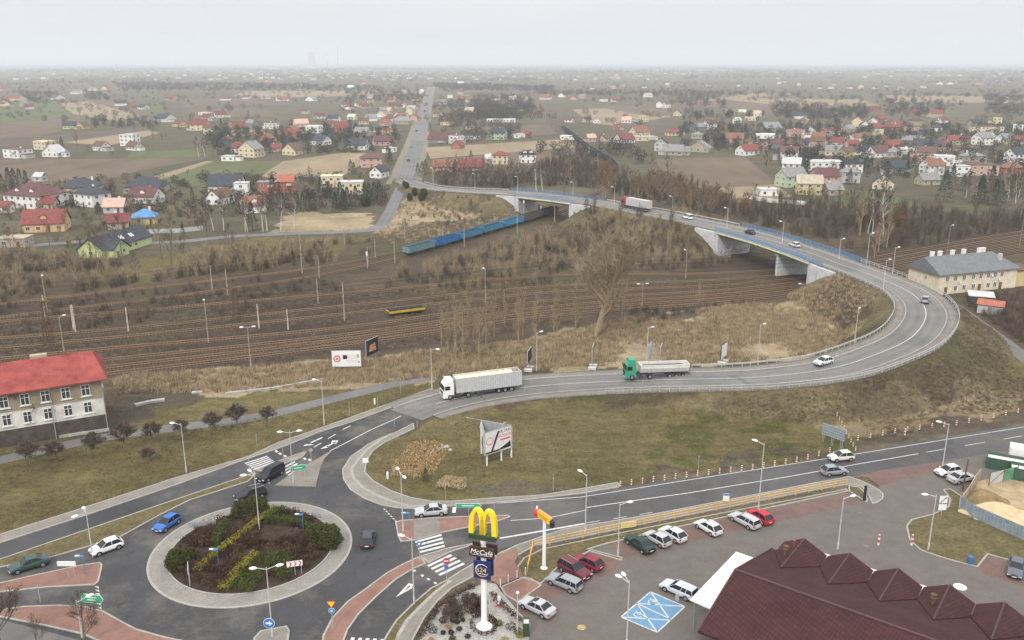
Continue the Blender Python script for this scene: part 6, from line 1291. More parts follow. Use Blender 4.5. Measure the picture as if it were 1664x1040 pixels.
# garden by the tall sign
def gp(x, y): p = P(x, y, .1); return Vector((p.x, p.y, .1))
hedge('hedge', [(681,1040),(700,1008),(718,985),(745,967),(770,955)], .8, .55, BERB, 'low dark red hedge along the pavement at the gravel garden', fn=gp)
hedge('hedge', [(798,968),(815,985),(835,1003),(855,1018)], .7, .6, BERB, 'low dark red hedge at the right of the gravel garden', fn=gp)
hedge('hedge', [(765,1010),(770,1025),(785,1032),(800,1028),(806,1018),(800,1006),(780,1002),(768,1006)], .5, .35, BERB, 'low ring hedge round the foot of the tall sign pole', fn=gp)
for i, (x, y, s, m) in enumerate([(719,1011,.8,BERB),(737,1010,.8,BERB),(729,1021,.7,PAMP),(703,1027,1.1,GRN),(746,1024,.6,GRN2),(735,1040,.7,GRN2),(743,1013,.6,GRN2),(752,1009,.5,GRN2),(733,1030,.6,BERB),(760,1036,.6,BERB),(800,1012,.9,BERB),(812,1016,.8,GRND),(830,1022,1.1,BERB),(842,1030,1.0,BERB),(720,1030,.5,BERB),(845,1035,.8,GRNY),(700,1042,.6,PAMP),(820,1045,1,GRNY)]):
    p = gp(x, y); v, f = leafy(random.Random(i), 260, .55*s, .55*s, .42*s, .09, .6, .36*s); o = link('garden_shrub', npmesh('garden_shrub', [tuple(q) for q in v], f, m), loc=tuple(p)); defer(o, {id(BERB): 'round dark red shrub', id(PAMP): 'rust brown tuft', id(GRN): 'blue green spreading shrub', id(GRN2): 'small olive green shrub', id(GRND): 'dark green shrub', id(GRNY): 'yellow green shrub'}[id(m)], 'shrub', 'in the gravel garden', 'shrubs of the gravel garden')
for x, y in [(742,1000),(763,990),(725,1012)]: p = gp(x, y); tree('round', x, y, 2.4, 'small weeping bare tree', 'in the gravel garden', wide=1.3, loc=p, group='weeping trees of the gravel garden')
def fn_g(g):
    q = P(g.uniform(725, 790), g.uniform(968, 1003), .1); return (q.x, q.y, .1) if g.random() < .8 and PR(q.x, q.y)[1] > 1060-PR(q.x, q.y)[0]*.11 else None
bed('shrubbery', 60, fn_g, LB, [BERB, MATS['brown_leaves']], .6, 1.2, 6)
# ================================================================ VEHICLES
def carpaint(c, metal=.0): return mat('car_paint_%d_%d_%d' % tuple(int(x*200) for x in c), c, .35, .05, 3, metal, spec=.3, coord='obj')
TYRE = mat('tyre', (.022, .022, .023), .85, 0); RIMM = mat('rim', (.38, .39, .40), .35, 0, metal=.6); HL = mat('headlight', (.75, .77, .78), .2, 0); TL = mat('tail_light', (.40, .02, .02), .3, 0); PLATE = mat('number_plate', (.7, .7, .66), .5, 0)
CARGLASS = mat('car_glass', (.014, .017, .021), .12, 0, spec=.35); UNDER = mat('underbody', (.03, .03, .03), .9, 0)
SHAPE = { # length, width, belt profile (x from rear -.5 to front .5, z), roof: rear base, rear top, front top, front base, roof height
 'hatch': (4.05, 1.74, [(-.5,.62),(-.49,.90),(-.40,.93),(.10,.94),(.22,.93),(.40,.82),(.48,.70),(.5,.52)], (-.485,-.33,.02,.25), 1.47),
 'sedan': (4.6, 1.78, [(-.5,.60),(-.495,.90),(-.46,.99),(-.33,1.0),(.10,.94),(.22,.92),(.40,.80),(.48,.68),(.5,.50)], (-.36,-.20,.04,.225), 1.43),
 'wagon': (4.65, 1.78, [(-.5,.62),(-.495,.92),(-.44,.98),(.10,.95),(.22,.93),(.40,.81),(.48,.69),(.5,.5)], (-.49,-.44,.04,.23), 1.47),
 'suv': (4.5, 1.84, [(-.5,.70),(-.495,1.0),(-.42,1.08),(.10,1.06),(.24,1.04),(.42,.94),(.485,.80),(.5,.55)], (-.49,-.41,.04,.22), 1.68),
 'van': (4.7, 1.85, [(-.5,.70),(-.497,1.05),(-.42,1.1),(.10,1.05),(.27,1.0),(.42,.88),(.485,.75),(.5,.52)], (-.495,-.46,.08,.30), 1.78)}
def make_car(kind, col, extras=()):
    L, W, prof, (rb, rt, ft, fb), H = SHAPE[kind]; root = empty('car'); hw = W/2; pm = carpaint(col)
    xs = [p[0] for p in prof]; zs = [p[1] for p in prof]; belt = lambda x: float(np.interp(x, xs, zs))
    V = []; F = []; st = sorted(set([-.5, -.49, -.46, -.4, -.33, -.2, 0, .1, .22, .3, .4, .46, .485, .5])); k = 0
    for x in st:
        e = min(1, (.5-abs(x))/.06); w = hw*(.84+.16*math.sin(min(1, e)*math.pi/2)); z0 = .30 if abs(x) < .47 else .36; zb = belt(x)
        V += [(x*L, y*w, z) for y, z in ((-.90, z0), (-1, z0+.16), (-.99, zb-.16), (-.90, zb), (0, zb+.03), (.90, zb), (.99, zb-.16), (1, z0+.16), (.90, z0))]
    n = 9
    for i in range(len(st)-1):
        for j in range(n): F.append((i*n+j, i*n+(j+1) % n, (i+1)*n+(j+1) % n, (i+1)*n+j))
    F += [tuple(range(n-1, -1, -1)), tuple((len(st)-1)*n+j for j in range(n))]
    b = MB(); b.add(V, [f[::-1] for f in F]); 
    body = b.build('body', pm, root, smooth=False)
    for sx in (-.305, .305):     # dark wheel arches
        for sy in (-1, 1):
            a = MB(); a.tube((sx*L, sy*(hw-.10), .33), (sx*L, sy*(hw+.004), .33), .385, .385, 14); a.build('wheel_arch', UNDER, root)
    g = MB(); gw0, gw1 = hw*.92, hw*.70; zt = H-.03
    v = [(rb*L, -gw0, belt(rb+.01)-.02), (fb*L, -gw0, belt(fb)-.02), (fb*L, gw0, belt(fb)-.02), (rb*L, gw0, belt(rb+.01)-.02), (rt*L, -gw1, zt), (ft*L, -gw1, zt), (ft*L, gw1, zt), (rt*L, gw1, zt)]
    g.add(v, [(0, 1, 5, 4), (1, 2, 6, 5), (2, 3, 7, 6), (3, 0, 4, 7)]); g.build('windows', CARGLASS, root)
    r = MB(); z = zt; mid = (rt+ft)/2
    vv = []
    for x, dz, ww in ((rt-.012, -.02, gw1*1.02), (rt+.03, .03, gw1*1.03), (mid, .055, gw1*1.04), (ft-.03, .03, gw1*1.03), (ft+.012, -.02, gw1*1.02)): vv += [(x*L, -ww, z+dz-.03), (x*L, -ww*.8, z+dz+.02), (x*L, ww*.8, z+dz+.02), (x*L, ww, z+dz-.03)]
    ff = [(i*4+j, i*4+j+1, (i+1)*4+j+1, (i+1)*4+j) for i in range(4) for j in range(3)]; r.add(vv, [f[::-1] for f in ff]); 
    r.build('roof', plain((.02, .02, .022), .2) if 'blackroof' in extras else pm, root)
    p_ = MB()
    for sy in (-1, 1):
        for (xa, xb, wd) in ((rb+.004, rt, .075 if kind != 'sedan' else .10), (fb-.004, ft, .05)):
            p_.tube((xa*L, sy*gw0*1.0, belt(xa)-.02), (xb*L, sy*gw1*1.01, zt), wd*.55, wd*.5, 5)
        xm = (rb+fb)/2-.0; p_.tube((xm*L, sy*gw0*1.005, belt(xm)), ((rt+ft)/2*L+.1, sy*gw1*1.02, zt), .035, .035, 4)
        if kind in ('wagon', 'suv', 'van'): xm = (rb*.72+fb*.28); p_.tube((xm*L, sy*gw0*1.0, belt(xm)), ((rt*.7+ft*.3)*L, sy*gw1*1.01, zt), .05, .05, 4)
    p_.build('pillars', pm, root)
    for sx in (-.305, .305):
        for sy in (-1, 1):
            w = MB(); w.tube((0, -.10, 0), (0, .10, 0), .32, .32, 14); t = w.build('wheel', TYRE, root, loc=(sx*L, sy*(hw-.08), .32)); q = MB(); q.tube((0, sy*.09, 0), (0, sy*.115, 0), .21, .19, 10); q.build('rim', RIMM, t)
    zf = belt(.485)-.12; zr = belt(-.49)-.14
    for sy in (-1, 1):
        q = MB(); q.box((.478*L, sy*hw*.70, zf), (.16, .34, .15)); q.build('headlight', HL, root)
        q = MB(); q.box((-.487*L, sy*hw*.80, zr), (.12, .22, .24)); q.build('tail_light', TL, root)
        q = MB(); q.box((fb*L-.25, sy*(hw+.06), belt(fb)+.06), (.12, .2, .13)); q.build('mirror', pm, root)
    q = MB(); q.box((-.5*L-.005, 0, .62 if kind != 'suv' else .8), (.02, .5, .12)); q.build('number_plate', PLATE, root); q = MB(); q.box((.5*L+.005, 0, .42), (.02, .5, .11)); q.build('number_plate', PLATE, root)
    q = MB(); q.box((.49*L, 0, .62), (.06, .7, .12)); q.box((0, 0, .27), (L*.92, W*.86, .16)); q.box((.497*L, 0, .36), (.03, W*.7, .14)); q.build('grille', UNDER, root)
    if 'sunroof' in extras: q = MB(); q.box((mid*L+.2, 0, zt+.045), (.75, .8, .03)); q.build('sunroof', CARGLASS, root)
    if 'rails' in extras:
        q = MB(); [q.tube((rt*L+.2, sy*gw1*.9, zt+.08), (ft*L-.2, sy*gw1*.9, zt+.08), .025, n=4) for sy in (-1, 1)]; q.build('roof_rails', M_steel, root)
    return root
SILV = (.40, .41, .42); WHT = (.62, .63, .64)
def place(root, f, r, z, label, cat='car', group=None):
    a, b = P(*f, z), P(*r, z); m = (a+b)/2; d = a-b; zt = z
    if z > .01:   # stands on the flyover: take the road's own height and slope
        i = int(np.argmin((CLA[:, 0]-m.x)**2+(CLA[:, 1]-m.y)**2)); zt = CLA[i, 2]
    root.location = (m.x, m.y, zt+.035); root.rotation_euler[2] = math.atan2(d.y, d.x); tag(root, label, cat, group); return root
cars = [
 ('sedan',(.035,.075,.065),(21,931),(75,915),0,'dark green sedan entering from the left below the white hatchback',()),
 ('hatch',(.78,.78,.78),(149,904),(198,886),0,'white hatchback beside the tall lamp at the left of the roundabout',()),
 ('hatch',(.03,.12,.38),(256,867),(288,846),0,'bright blue small car on the roundabout beside the left verge',()),
 ('van',(.012,.015,.02),(422,786),(458,766),0,'black people carrier driving over the zebra crossing towards the roundabout',()),
 ('suv',(.014,.014,.016),(382,817),(433,803),0,'black off-roader partly behind the evergreen at the back of the roundabout',('rails',)),
 ('hatch',(.045,.048,.055),(600,869),(596,895),0,'dark grey hatchback seen from behind on the right side of the roundabout',()),
 ('sedan',SILV,(674,838),(727,834),0,'silver sedan about to enter the roundabout beside the red paved island',()),
 ('hatch',WHT,(1325,596),(1350,590),5,'white hatchback on the near arc of the flyover, behind the green tipper lorry',()),
 ('hatch',(.30,.32,.34),(1505,486),(1501,500),7.2,'grey car climbing the tight bend of the flyover',()),
 ('hatch',WHT,(1282,398),(1300,404),8,'white car on the long bridge',()),
 ('sedan',(.02,.022,.03),(1210,377),(1227,383),8,'black car on the left end of the long bridge',()),
 ('wagon',(.02,.05,.055),(1034,342),(1052,346),8,'dark car overtaken beside the trailer of the red lorry',()),
 ('hatch',(.60,.58,.52),(1350,749),(1382,746),0,'cream white hatchback on the street near the blue direction sign frame',()),
 ('hatch',(.24,.26,.28),(1370,769),(1339,772),0,'grey hatchback on the lower lane of the street',()),
 ('hatch',WHT,(1527,773),(1553,769),0,'white car with a blue patch parked beside the tall concrete lamp',()),
 ('sedan',(.36,.37,.38),(1575,779),(1548,785),0,'silver grey sedan parked by the rusty pole beside the building yard',()),
 ('sedan',SILV,(853,983),(893,1003),0,'silver sedan with sunroof parked nearest the gravel garden',('sunroof',)),
 ('wagon',(.26,.27,.29),(896,944),(938,962),0,'grey estate car parked below the dark red off-roader',('rails',)),
 ('suv',(.12,.022,.035),(954,944),(913,922),0,'wine red off-roader parked facing the car park lane',('rails',)),
 ('hatch',(.20,.015,.04),(936,912),(975,929),0,'cherry red hatchback parked right beside the wine red off-roader',()),
 ('sedan',(.01,.035,.03),(1026,881),(1053,899),0,'bottle green car parked alone at the left end of the upper row',()),
 ('hatch',SILV,(1053,873),(1083,890),0,'silver car parked beside the bottle green one',()),
 ('hatch',(.56,.57,.57),(1080,866),(1107,882),0,'silver grey hatchback parked, second to the right of the bottle green car',()),
 ('hatch',WHT,(1136,854),(1166,872),0,'pale silver hatchback parked alone in the middle of the upper row',()),
 ('wagon',SILV,(1192,842),(1227,861),0,'silver estate car parked next to the bright red car',('rails',)),
 ('hatch',(.42,.012,.03),(1220,836),(1250,855),0,'bright red car parked at the right end of the upper row',()),
 ('wagon',(.46,.50,.55),(1082,955),(1124,974),0,'pale blue silver estate car parked beside the white canopy',()),
 ('sedan',(.10,.11,.13),(1647,943),(1653,915),0,'dark grey car parked by the verge at the right edge',()),
]
for k, c, f, r, z, lb, ex in cars: place(make_car(k, c, ex), f, r, z, lb, 'car', 'cars')
# small far cars on the straight road
far_c = [((690,182),(.5,.05,.04)),((686,196),WHT),((677,214),(.06,.06,.07)),((681,217),WHT),((668,240),(.3,.3,.32)),((664,262),(.05,.05,.06)),((689,170),WHT)]
dd = (P(690,180)-P(655,299)).normalized(); 
for i, ((x, y), c) in enumerate(far_c):
    o = make_car('van' if i == 0 else 'hatch', c); p = P(x, y); o.location = (p.x, p.y, .08); o.rotation_euler[2] = math.atan2(dd.y, dd.x); 
    if i == 0: o.scale = (1.6, 1.3, 1.6)
    defer(o, {0: 'red van', 1: 'white car', 2: 'black car', 3: 'white car', 4: 'grey car', 5: 'black car', 6: 'white car'}[i], 'car', 'on the long straight road', 'cars on the straight road')
# ---- lorries
def axle(root, x, W=2.45, r=.5, dual=False):
    for sy in (-1, 1):
        w = MB(); w.tube((0, -.16, 0), (0, .16, 0), r, r, 16); t = w.build('wheel', TYRE, root, loc=(x, sy*(W/2-.18), r)); q = MB(); q.tube((0, sy*.15, 0), (0, sy*.18, 0), r*.55, r*.5, 12); q.build('rim', RIMM, t)
def tractor(root, xf, col, L=5.9, H=3.6):
    pm = carpaint(col); b = MB(); W = 1.22
    prof = [(xf-2.1, .95), (xf-2.1, H-.35), (xf-1.9, H), (xf-.8, H), (xf-.25, H-.75), (xf-.05, 2.0), (xf, 1.2), (xf, .4), (xf-.9, .4), (xf-.9, .95)]
    v = [(x, -W, z) for x, z in prof]+[(x, W, z) for x, z in prof]; n = len(prof)
    b.add(v, [tuple(range(n)), tuple(range(2*n-1, n-1, -1))]+[(i, n+i, n+(i+1) % n, (i+1) % n) for i in range(n)]); b.build('cab', pm, root)
    g = MB(); g.add([(xf-.02, -1.08, 2.05), (xf-.02, 1.08, 2.05), (xf-.235, 1.02, 2.85), (xf-.235, -1.02, 2.85)], [(0, 1, 2, 3)])
    for k in range(4): x, y, z = g.v[k]; g.v[k] = (x+.04, y, z)
    g.build('windscreen', CARGLASS, root)
    for sy in (-1, 1):
        g = MB(); g.box((xf-.85, sy*1.225, 2.35), (.95, .03, .75)); g.build('side_window', CARGLASS, root)
        g = MB(); g.box((xf-.05, sy*1.42, 2.5), (.12, .22, .7)); g.build('mirror', UNDER, root)
        g = MB(); g.box((xf+.005, sy*.92, .75), (.06, .42, .2)); g.build('headlight', HL, root)
    g = MB(); g.box((xf+.01, 0, .72), (.04, 1.3, .34)); g.box((xf+.015, 0, 1.45), (.04, 1.7, .42)); g.box((xf+.01, 0, 1.12), (.04, 1.5, .06)); g.build('grille', UNDER, root)
    g = MB(); g.box((xf+.03, 0, .5), (.03, .55, .12)); g.build('number_plate', PLATE, root)
    g = MB(); g.box((xf-3.2, 0, .85), (5.4, .9, .25)); g.tube((xf-3.0, -.95, .7), (xf-4.1, -.95, .7), .32, n=10); g.box((xf-2.9, .95, .7), (.9, .5, .5)); g.build('chassis', mat('lorry_chassis', (.06, .06, .06), .7, .2, 2), root)
    s = MB(); s.box((xf-1.35, 0, H+.18), (1.3, 2.0, .4)); s.build('roof_spoiler', pm, root)
    axle(root, xf-1.35); axle(root, xf-4.9)
def lorry(f, r, z, label, cab, kind, L):
    root = empty('lorry'); xf = L/2; tractor(root, xf, cab)
    x0, x1 = -L/2, xf-2.6
    if kind == 'walking_floor':
        wm = mat('trailer_grey', (.42, .43, .43), .6, .12, 2, coord='obj'); b = MB(); zb, zt = 1.15, 3.95
        for sy in (-1, 1): b.box(((x0+x1)/2, sy*1.22, (zb+zt)/2), (x1-x0, .06, zt-zb))
        b.box((x1-.03, 0, (zb+zt)/2), (.06, 2.38, zt-zb)); b.box((x0+.03, 0, (zb+zt)/2), (.06, 2.38, zt-zb)); b.box(((x0+x1)/2, 0, zb+.05), (x1-x0-.12, 2.36, .1)); b.build('trailer_box', wm, root)
        rb = MB(); n = int((x1-x0)/.45)
        for i in range(n+1):
            x = x0+(x1-x0)*i/n
            for sy in (-1, 1): rb.box((x, sy*1.265, (zb+zt)/2), (.07, .035, zt-zb))
        rb.build('ribs', mat('trailer_grey_light', (.52, .53, .52), .6, .1, 2), root)
        tp = MB(); tp.box(((x0+x1)/2, -1.22, zt+.04), (x1-x0, .12, .1)); tp.box(((x0+x1)/2, 1.22, zt+.04), (x1-x0, .12, .1)); tp.build('top_rail', wmat('cream'), root)
        c = MB(); m = 22; v = []
        for i in range(m+1):
            x = x0+1.3+(x1-x0-1.4)*i/m
            for y in (-1.16, -.5, .1, .75, 1.16): v.append((x, y, zt-.12-.3*math.cos(y*1.3)+.08*math.sin(i*2.7+y*3)))
        c.add(v, [(i*5+j, (i+1)*5+j, (i+1)*5+j+1, i*5+j+1) for i in range(m) for j in range(4)]); c.build('tarpaulin', mat('cream_tarpaulin', (.60, .56, .45), .8, .2, 1.2), root)
        ax = [x0+2.0, x0+3.3, x0+4.6]
    elif kind == 'tipper':
        b = MB(); wm = mat('tipper_white', (.60, .60, .57), .6, .15, 1.2, coord='obj'); zb, zt = 1.25, 2.75; x1 -= .4
        sec = [(-1.2, zt), (-1.2, 2.2), (-.75, zb), (.75, zb), (1.2, 2.2), (1.2, zt)]; inn = [(y*.93, z+.06) for y, z in sec]
        v = [(x0, y, z) for y, z in sec]+[(x1, y, z) for y, z in sec]; v2 = [(x0+.08, y, z) for y, z in inn]+[(x1-.08, y, z) for y, z in inn]
        b.add(v, [(j, j+1, 7+j, 6+j) for j in range(5)]+[(5, 4, 3, 2, 1, 0), (6, 7, 8, 9, 10, 11)]); b.add(v2, [(6+j, 7+j, j+1, j) for j in range(5)]+[(0, 1, 2, 3, 4, 5), (11, 10, 9, 8, 7, 6)]); b.build('tipper_body', wm, root)
        b = MB(); [b.box(((x0+x1)/2, sy*1.2, zt+.05), (x1-x0+.1, .14, .12)) for sy in (-1, 1)]; b.box((x1, 0, zt+.05), (.14, 2.4, .12)); b.box((x0, 0, zt+.05), (.14, 2.4, .12)); b.build('top_rail', wm, root)
        b = MB(); b.box(((x0+x1)/2, 0, 2.1), (x1-x0-1.6, 1.9, .5)); b.build('load', mat('dark_load', (.10, .085, .07), .95, .4, 1.5), root); ax = [x0+1.2, x0+2.5, x0+3.8]
    else:
        b = MB(); b.box(((x0+x1)/2, 0, 2.6), (x1-x0, 2.5, 2.75)); b.build('trailer_box', mat('curtain_grey', (.44, .43, .42), .7, .1, 1.0, coord='obj'), root)
        b = MB(); [b.box(((x0+x1)/2, sy*1.26, z_), (x1-x0+.04, .04, .14)) for sy in (-1, 1) for z_ in (1.3, 3.92)]; b.build('frame', M_steel, root); ax = [x0+2.0, x0+3.3, x0+4.6]
    b = MB(); b.box(((x0+x1)/2, 0, 1.05), (x1-x0-.4, .9, .2)); b.box((x0-.02, 0, .75), (.1, 2.3, .14)); b.box(((x0+x1)/2+.5, 1.05, .75), (3.2, .06, .4)); b.box(((x0+x1)/2+.5, -1.05, .75), (3.2, .06, .4)); b.build('trailer_chassis', MATS['lorry_chassis'], root)
    for x in ax: axle(root, x)
    for sy in (-1, 1): q = MB(); q.box((x0-.06, sy*1.0, .95), (.05, .3, .14)); q.build('tail_light', TL, root)
    place(root, f, r, z, label, 'lorry', 'lorries'); return root
lorry((724,645),(838,630),.4,'white lorry with long ribbed grey trailer and cream tarpaulin on the flyover ramp',(.74,.74,.73),'walking_floor',15.6)
lorry((1022,616),(1108,613),1.8,'green lorry pulling a white open tipper trailer',(.04,.28,.17),'tipper',12.6)
lorry((1010,336),(1058,345),8,'dark red lorry with a grey box trailer on the causeway between the bridges',(.30,.03,.05),'box',14)
o = make_car('van', (.70, .71, .71), ('rails',)); place(o, (1108,353.5), (1125,358), 8, 'white van with a dark green bonnet on the causeway left of the long bridge', 'van'); q = MB(); q.box((1.75, 0, .72), (1.1, 1.80, .42)); q.build('bonnet', carpaint((.03, .16, .13)), o)
# ---- rail wagons
def wagon(col, load=None, L=13.2):
    root = empty('rail_wagon'); m = mat('wagon_%d_%d_%d' % tuple(int(c*100) for c in col), col, .8, .3, .9, coord='obj', detail=7); b = MB(); zb, zt, W = 1.2, 3.1, 1.42
    for sy in (-1, 1): b.box((0, sy*W, (zb+zt)/2), (L, .08, zt-zb))
    b.box((-L/2+.04, 0, (zb+zt)/2), (.08, 2*W-.08, zt-zb)); b.box((L/2-.04, 0, (zb+zt)/2), (.08, 2*W-.08, zt-zb)); b.box((0, 0, zb+.05), (L-.16, 2*W-.1, .1)); b.build('body', m, root)
    r = MB()
    for i in range(10):
        x = -L/2+.1+(L-.2)*i/9
        for sy in (-1, 1): r.box((x, sy*(W+.07), (zb+zt)/2), (.12, .07, zt-zb))
    for sy in (-1, 1): r.box((0, sy*(W+.03), zt+.04), (L+.05, .16, .1))
    r.build('ribs', m, root)
    if load is not None: c = MB(); v = []; n = 12; [v.append((-L/2+.1+(L-.2)*i/n, y, 2.55+(.45 if y == 0 else 0)+.12*math.sin(i*1.9))) for i in range(n+1) for y in (-1.36, 0, 1.36)]; c.add(v, [(i*3+j, (i+1)*3+j, (i+1)*3+j+1, i*3+j+1) for i in range(n) for j in (0, 1)]); c.build('coal_load', mat('coal', (.018, .018, .02), .8, .4, 2), root)
    b = MB(); b.box((0, 0, 1.0), (L, 2.2, .3)); b.build('underframe', UNDER, root)
    for x in (-L/2+2.2, L/2-2.2):
        b = MB(); b.box((x, 0, .6), (2.6, 2.1, .35)); bo = b.build('bogie', UNDER, root); b = MB(); [b.tube((x+dx, -.82, .72), (x+dx, .82, .72), .45, n=10) for dx in (-.9, .9)]; b.build('wheelset', M_rust, bo)
    return root
def along(cl, d0, L, n, gap=1.1):
    "centres and directions of n wagons of length L along a polyline"
    a = np.array([(v.x, v.y) for v in cl]); s = np.concatenate([[0], np.cumsum(np.hypot(*np.diff(a, axis=0).T))]); out = []
    for i in range(n):
        q = d0+i*(L+gap); x0, y0 = np.interp(q, s, a[:, 0]), np.interp(q, s, a[:, 1]); x1, y1 = np.interp(q+L, s, a[:, 0]), np.interp(q+L, s, a[:, 1]); out.append(((x0+x1)/2, (y0+y1)/2, math.atan2(y1-y0, x1-x0)))
    return out, s, a
T7 = TCL[7]; _, s7, a7 = along(T7, 0, 1, 1)
def s_at(px, py): p = P(px, py); return s7[np.argmin((a7[:, 0]-p.x)**2+(a7[:, 1]-p.y)**2)]
wc_ = [((.13,.22,.25),'teal grey open wagon at the left end of the blue train'),((.03,.14,.32),'deep blue open wagon, second from the left end of the train'),((.05,.20,.30),'mid blue open wagon, third from the left end of the train'),((.06,.21,.29),'mid blue open wagon, fourth from the left end of the train'),((.05,.24,.40),'brighter blue open wagon, fifth from the left end of the train'),((.12,.09,.075),'rust brown open wagon just left of the short bridge'),((.05,.06,.07),'dark open wagon going under the short bridge')]
st, _, _ = along(T7, s_at(664, 417), 13.2, 8)
for (c, lb), (x, y, a) in zip(wc_, st): o = wagon(c, 1); o.location = (x, y, .2); o.rotation_euler[2] = a; tag(o, lb, 'rail wagon', 'train of open wagons')
proto = wagon((.045, .05, .06), 1); st, _, _ = along(T7, s_at(1000, 285), 13.2, 24)
for i, (x, y, a) in enumerate(st):
    o = proto if i == 0 else copy_tree(proto); o.location = (x, y, .2); o.rotation_euler[2] = a; defer(o, 'black coal wagon', 'rail wagon', 'on the curving line beyond the short bridge', 'coal train beyond the short bridge')
root = empty('flat_wagon'); b = MB(); b.box((0, 0, 1.25), (9.6, 2.7, .12)); b.box((0, -1.37, .98), (9.6, .06, .42)); b.box((0, 1.37, .98), (9.6, .06, .42)); b.build('side_frame', mat('wagon_yellow', (.50, .34, .03), .7, .25, 1.2, coord='obj'), root)
b = MB(); b.box((0, 0, 1.37), (9.2, 2.6, .1)); [b.box((x, -1.2, 1.5), (.6, .3, .2)) for x in (-3.5, -1, 1.5, 4)]; b.build('deck', UNDER, root); b = MB(); [b.tube((x, -.8, .45), (x, .8, .45), .42, n=12) for x in (-3.2, 3.2)]; b.build('wheelset', M_rust, root)
a, b_ = P(628,514), P(690,506); root.location = tuple((a+b_)/2+Vector((0, 0, .15))); root.rotation_euler[2] = math.atan2((b_-a).y, (b_-a).x); tag(root, 'low yellow flat wagon standing alone in the rail yard', 'rail wagon')
# ================================================================ STREET FURNITURE
M_pole = mat('lamp_pole', (.46, .46, .45), .6, .15, 1.5); M_lampw = mat('lamp_glass', (.85, .86, .86), .3, 0); M_cpole = mat('concrete_pole', (.33, .29, .235), .9, .2, 1.5); M_wpole = mat('orange_white_pole', (.52, .45, .37), .85, .25, 1.2)
def lamp_head(root, x, y, z, ang, L=1.5, s=1.0):
    q = MB(); q.tube((0, 0, z-.25), (math.cos(ang)*L, math.sin(ang)*L, z), .045*s, .04*s, 5); a = q.build('arm', M_pole, root)
    h = MB(); h.lathe([(.04, -.10), (.19, -.09), (.24, 0), (.14, .11), (.02, .14)], 10, sx=1.9); o = h.build('lamp_head', M_lampw, root, loc=(math.cos(ang)*(L+.3*s), math.sin(ang)*(L+.3*s), z), rz=ang); o.scale = (s, s, s)
def street_lamp(px, py, top, angs=(math.pi,), L=1.3, lab=None, z=None, m=None, cat='street lamp', name='street_lamp', head='arm', r0=.09, zone=None, desc=None):
    p = P(px, py) if z is None else P(px, py, z)
    if z is None: p = PT(px, py)
    h = max(3, hgt(px, py, top, p.z)); root = empty(name, tuple(p)); q = MB(); q.tube((0, 0, -.2), (0, 0, h), r0, r0*.55, 8); q.tube((0, 0, 0), (0, 0, 1.0), r0*1.4, r0*1.35, 8); q.build('pole', m or M_pole, root)
    for a in angs: lamp_head(root, 0, 0, h, a, L)
    if lab: tag(root, lab, cat, 'street lamps')
    else: defer(root, desc or 'street lamp', cat, zone, 'street lamps')
    return root
W_, E_, S_, N_ = math.pi, 0.0, -math.pi/2, math.pi/2
for x, y, t, a, lb in [(151,905,832,(2.2,4.0),'street lamp in the red paved island beside the white hatchback'),(303,768,688,(3.0,),'street lamp on the left lawn just above the upper road'),(423,875,770,(2.3,3.4),'tall twin lamp in the middle of the roundabout garden'),
 (477,786,701,(W_+.1,E_+.2),'twin lamp on the grey island beside the zebra crossing'),(527,690,618,(W_-.3,),'street lamp beside the path where the left lawn narrows'),(702,633,566,(-.3,),'street lamp between the path and the white lorry'),(655,864,768,(2.0,-1.1),'twin lamp on the red island left of the silver sedan'),
 (673,982,874,(2.7,),'street lamp beside the painted give-way triangle'),(443,1036,922,(W_+.1,.35),'twin lamp on the small island at the bottom edge below the roundabout'),(134,1036,976,(.8,),'short lamp behind the green direction sign at the bottom left'),
 (951,868,771,(2.2,),'street lamp on the pavement right of the hot dog shaped sign'),(1004,905,818,(.3,),'street lamp at the point of the grass wedge by the bottle green car'),(1232,831,720,(2.4,),'tall street lamp by the bright red parked car'),(1530,768,688,(2.6,),'tall concrete lamp at the foot of which a white car stands'),
 (1361,893,808,(.3,),'lamp in the car park behind the supermarket roof'),(1508,894,804,(W_-.1,),'lamp on the grass verge right of the striped bollard'),(1018,1052,944,(2.4,1.9),'twin lamp beside the blue accessible bays')]:
    street_lamp(x, y, t, a, 1.1 if t > 0 else 1, lb)
for x, y, t, a in [(872,603,540,(.6,)),(1051,587,532,(.4,)),(1231,589,527,(.5,)),(1388,562,502,(1,))]: street_lamp(x, y, t, a, .8, zone='along the inner edge of the near arc')
for x, y, t, z in [(841,315.5,287,7.6),(931,323,296,8),(998,334,304,8),(1092,352,319,8),(1181,373,338,8),(1271,395,360,8)]: street_lamp(x, y, t, (2.5,), .8, zone='along the bridges and causeway', z=z)
for x, y, t, z in [(704,305,273,3),(772,309,282,6),]: street_lamp(x, y, t, (2.5,), .8, zone='on the far ramp before the short bridge', z=z)
for x, y, t, z in [(1363,421,388,8),(1408,430,379,8),(1435,470,422,7.9),(1450,446,402,8)]: street_lamp(x, y, t, (.4,), .8, zone='at the right end of the long bridge', z=z, r0=.09)
for x, y, t in [(1538,416,366),(1656,402,356)]: street_lamp(x, y, t, (.5,), .8, zone='behind the apricot tenement', m=M_cpole, z=0)
for x, y, t, a in [(339,557,489,(2,)),(104,570,514,(1,)),(408,598,531,(W_+.2,.2)),(789,494,437,(2,)),(1043,498,461,(W_+.2,.2)),(1114,452,407,(2,)),(1304,494,461,(W_,)),(77,508,449,(2,))]: street_lamp(x, y, t, a, .9, zone='in the rail yard', desc='yard lamp', m=M_cpole, name='yard_lamp', r0=.13, z=0)
for x, y, t in [(450,1,0)]: pass
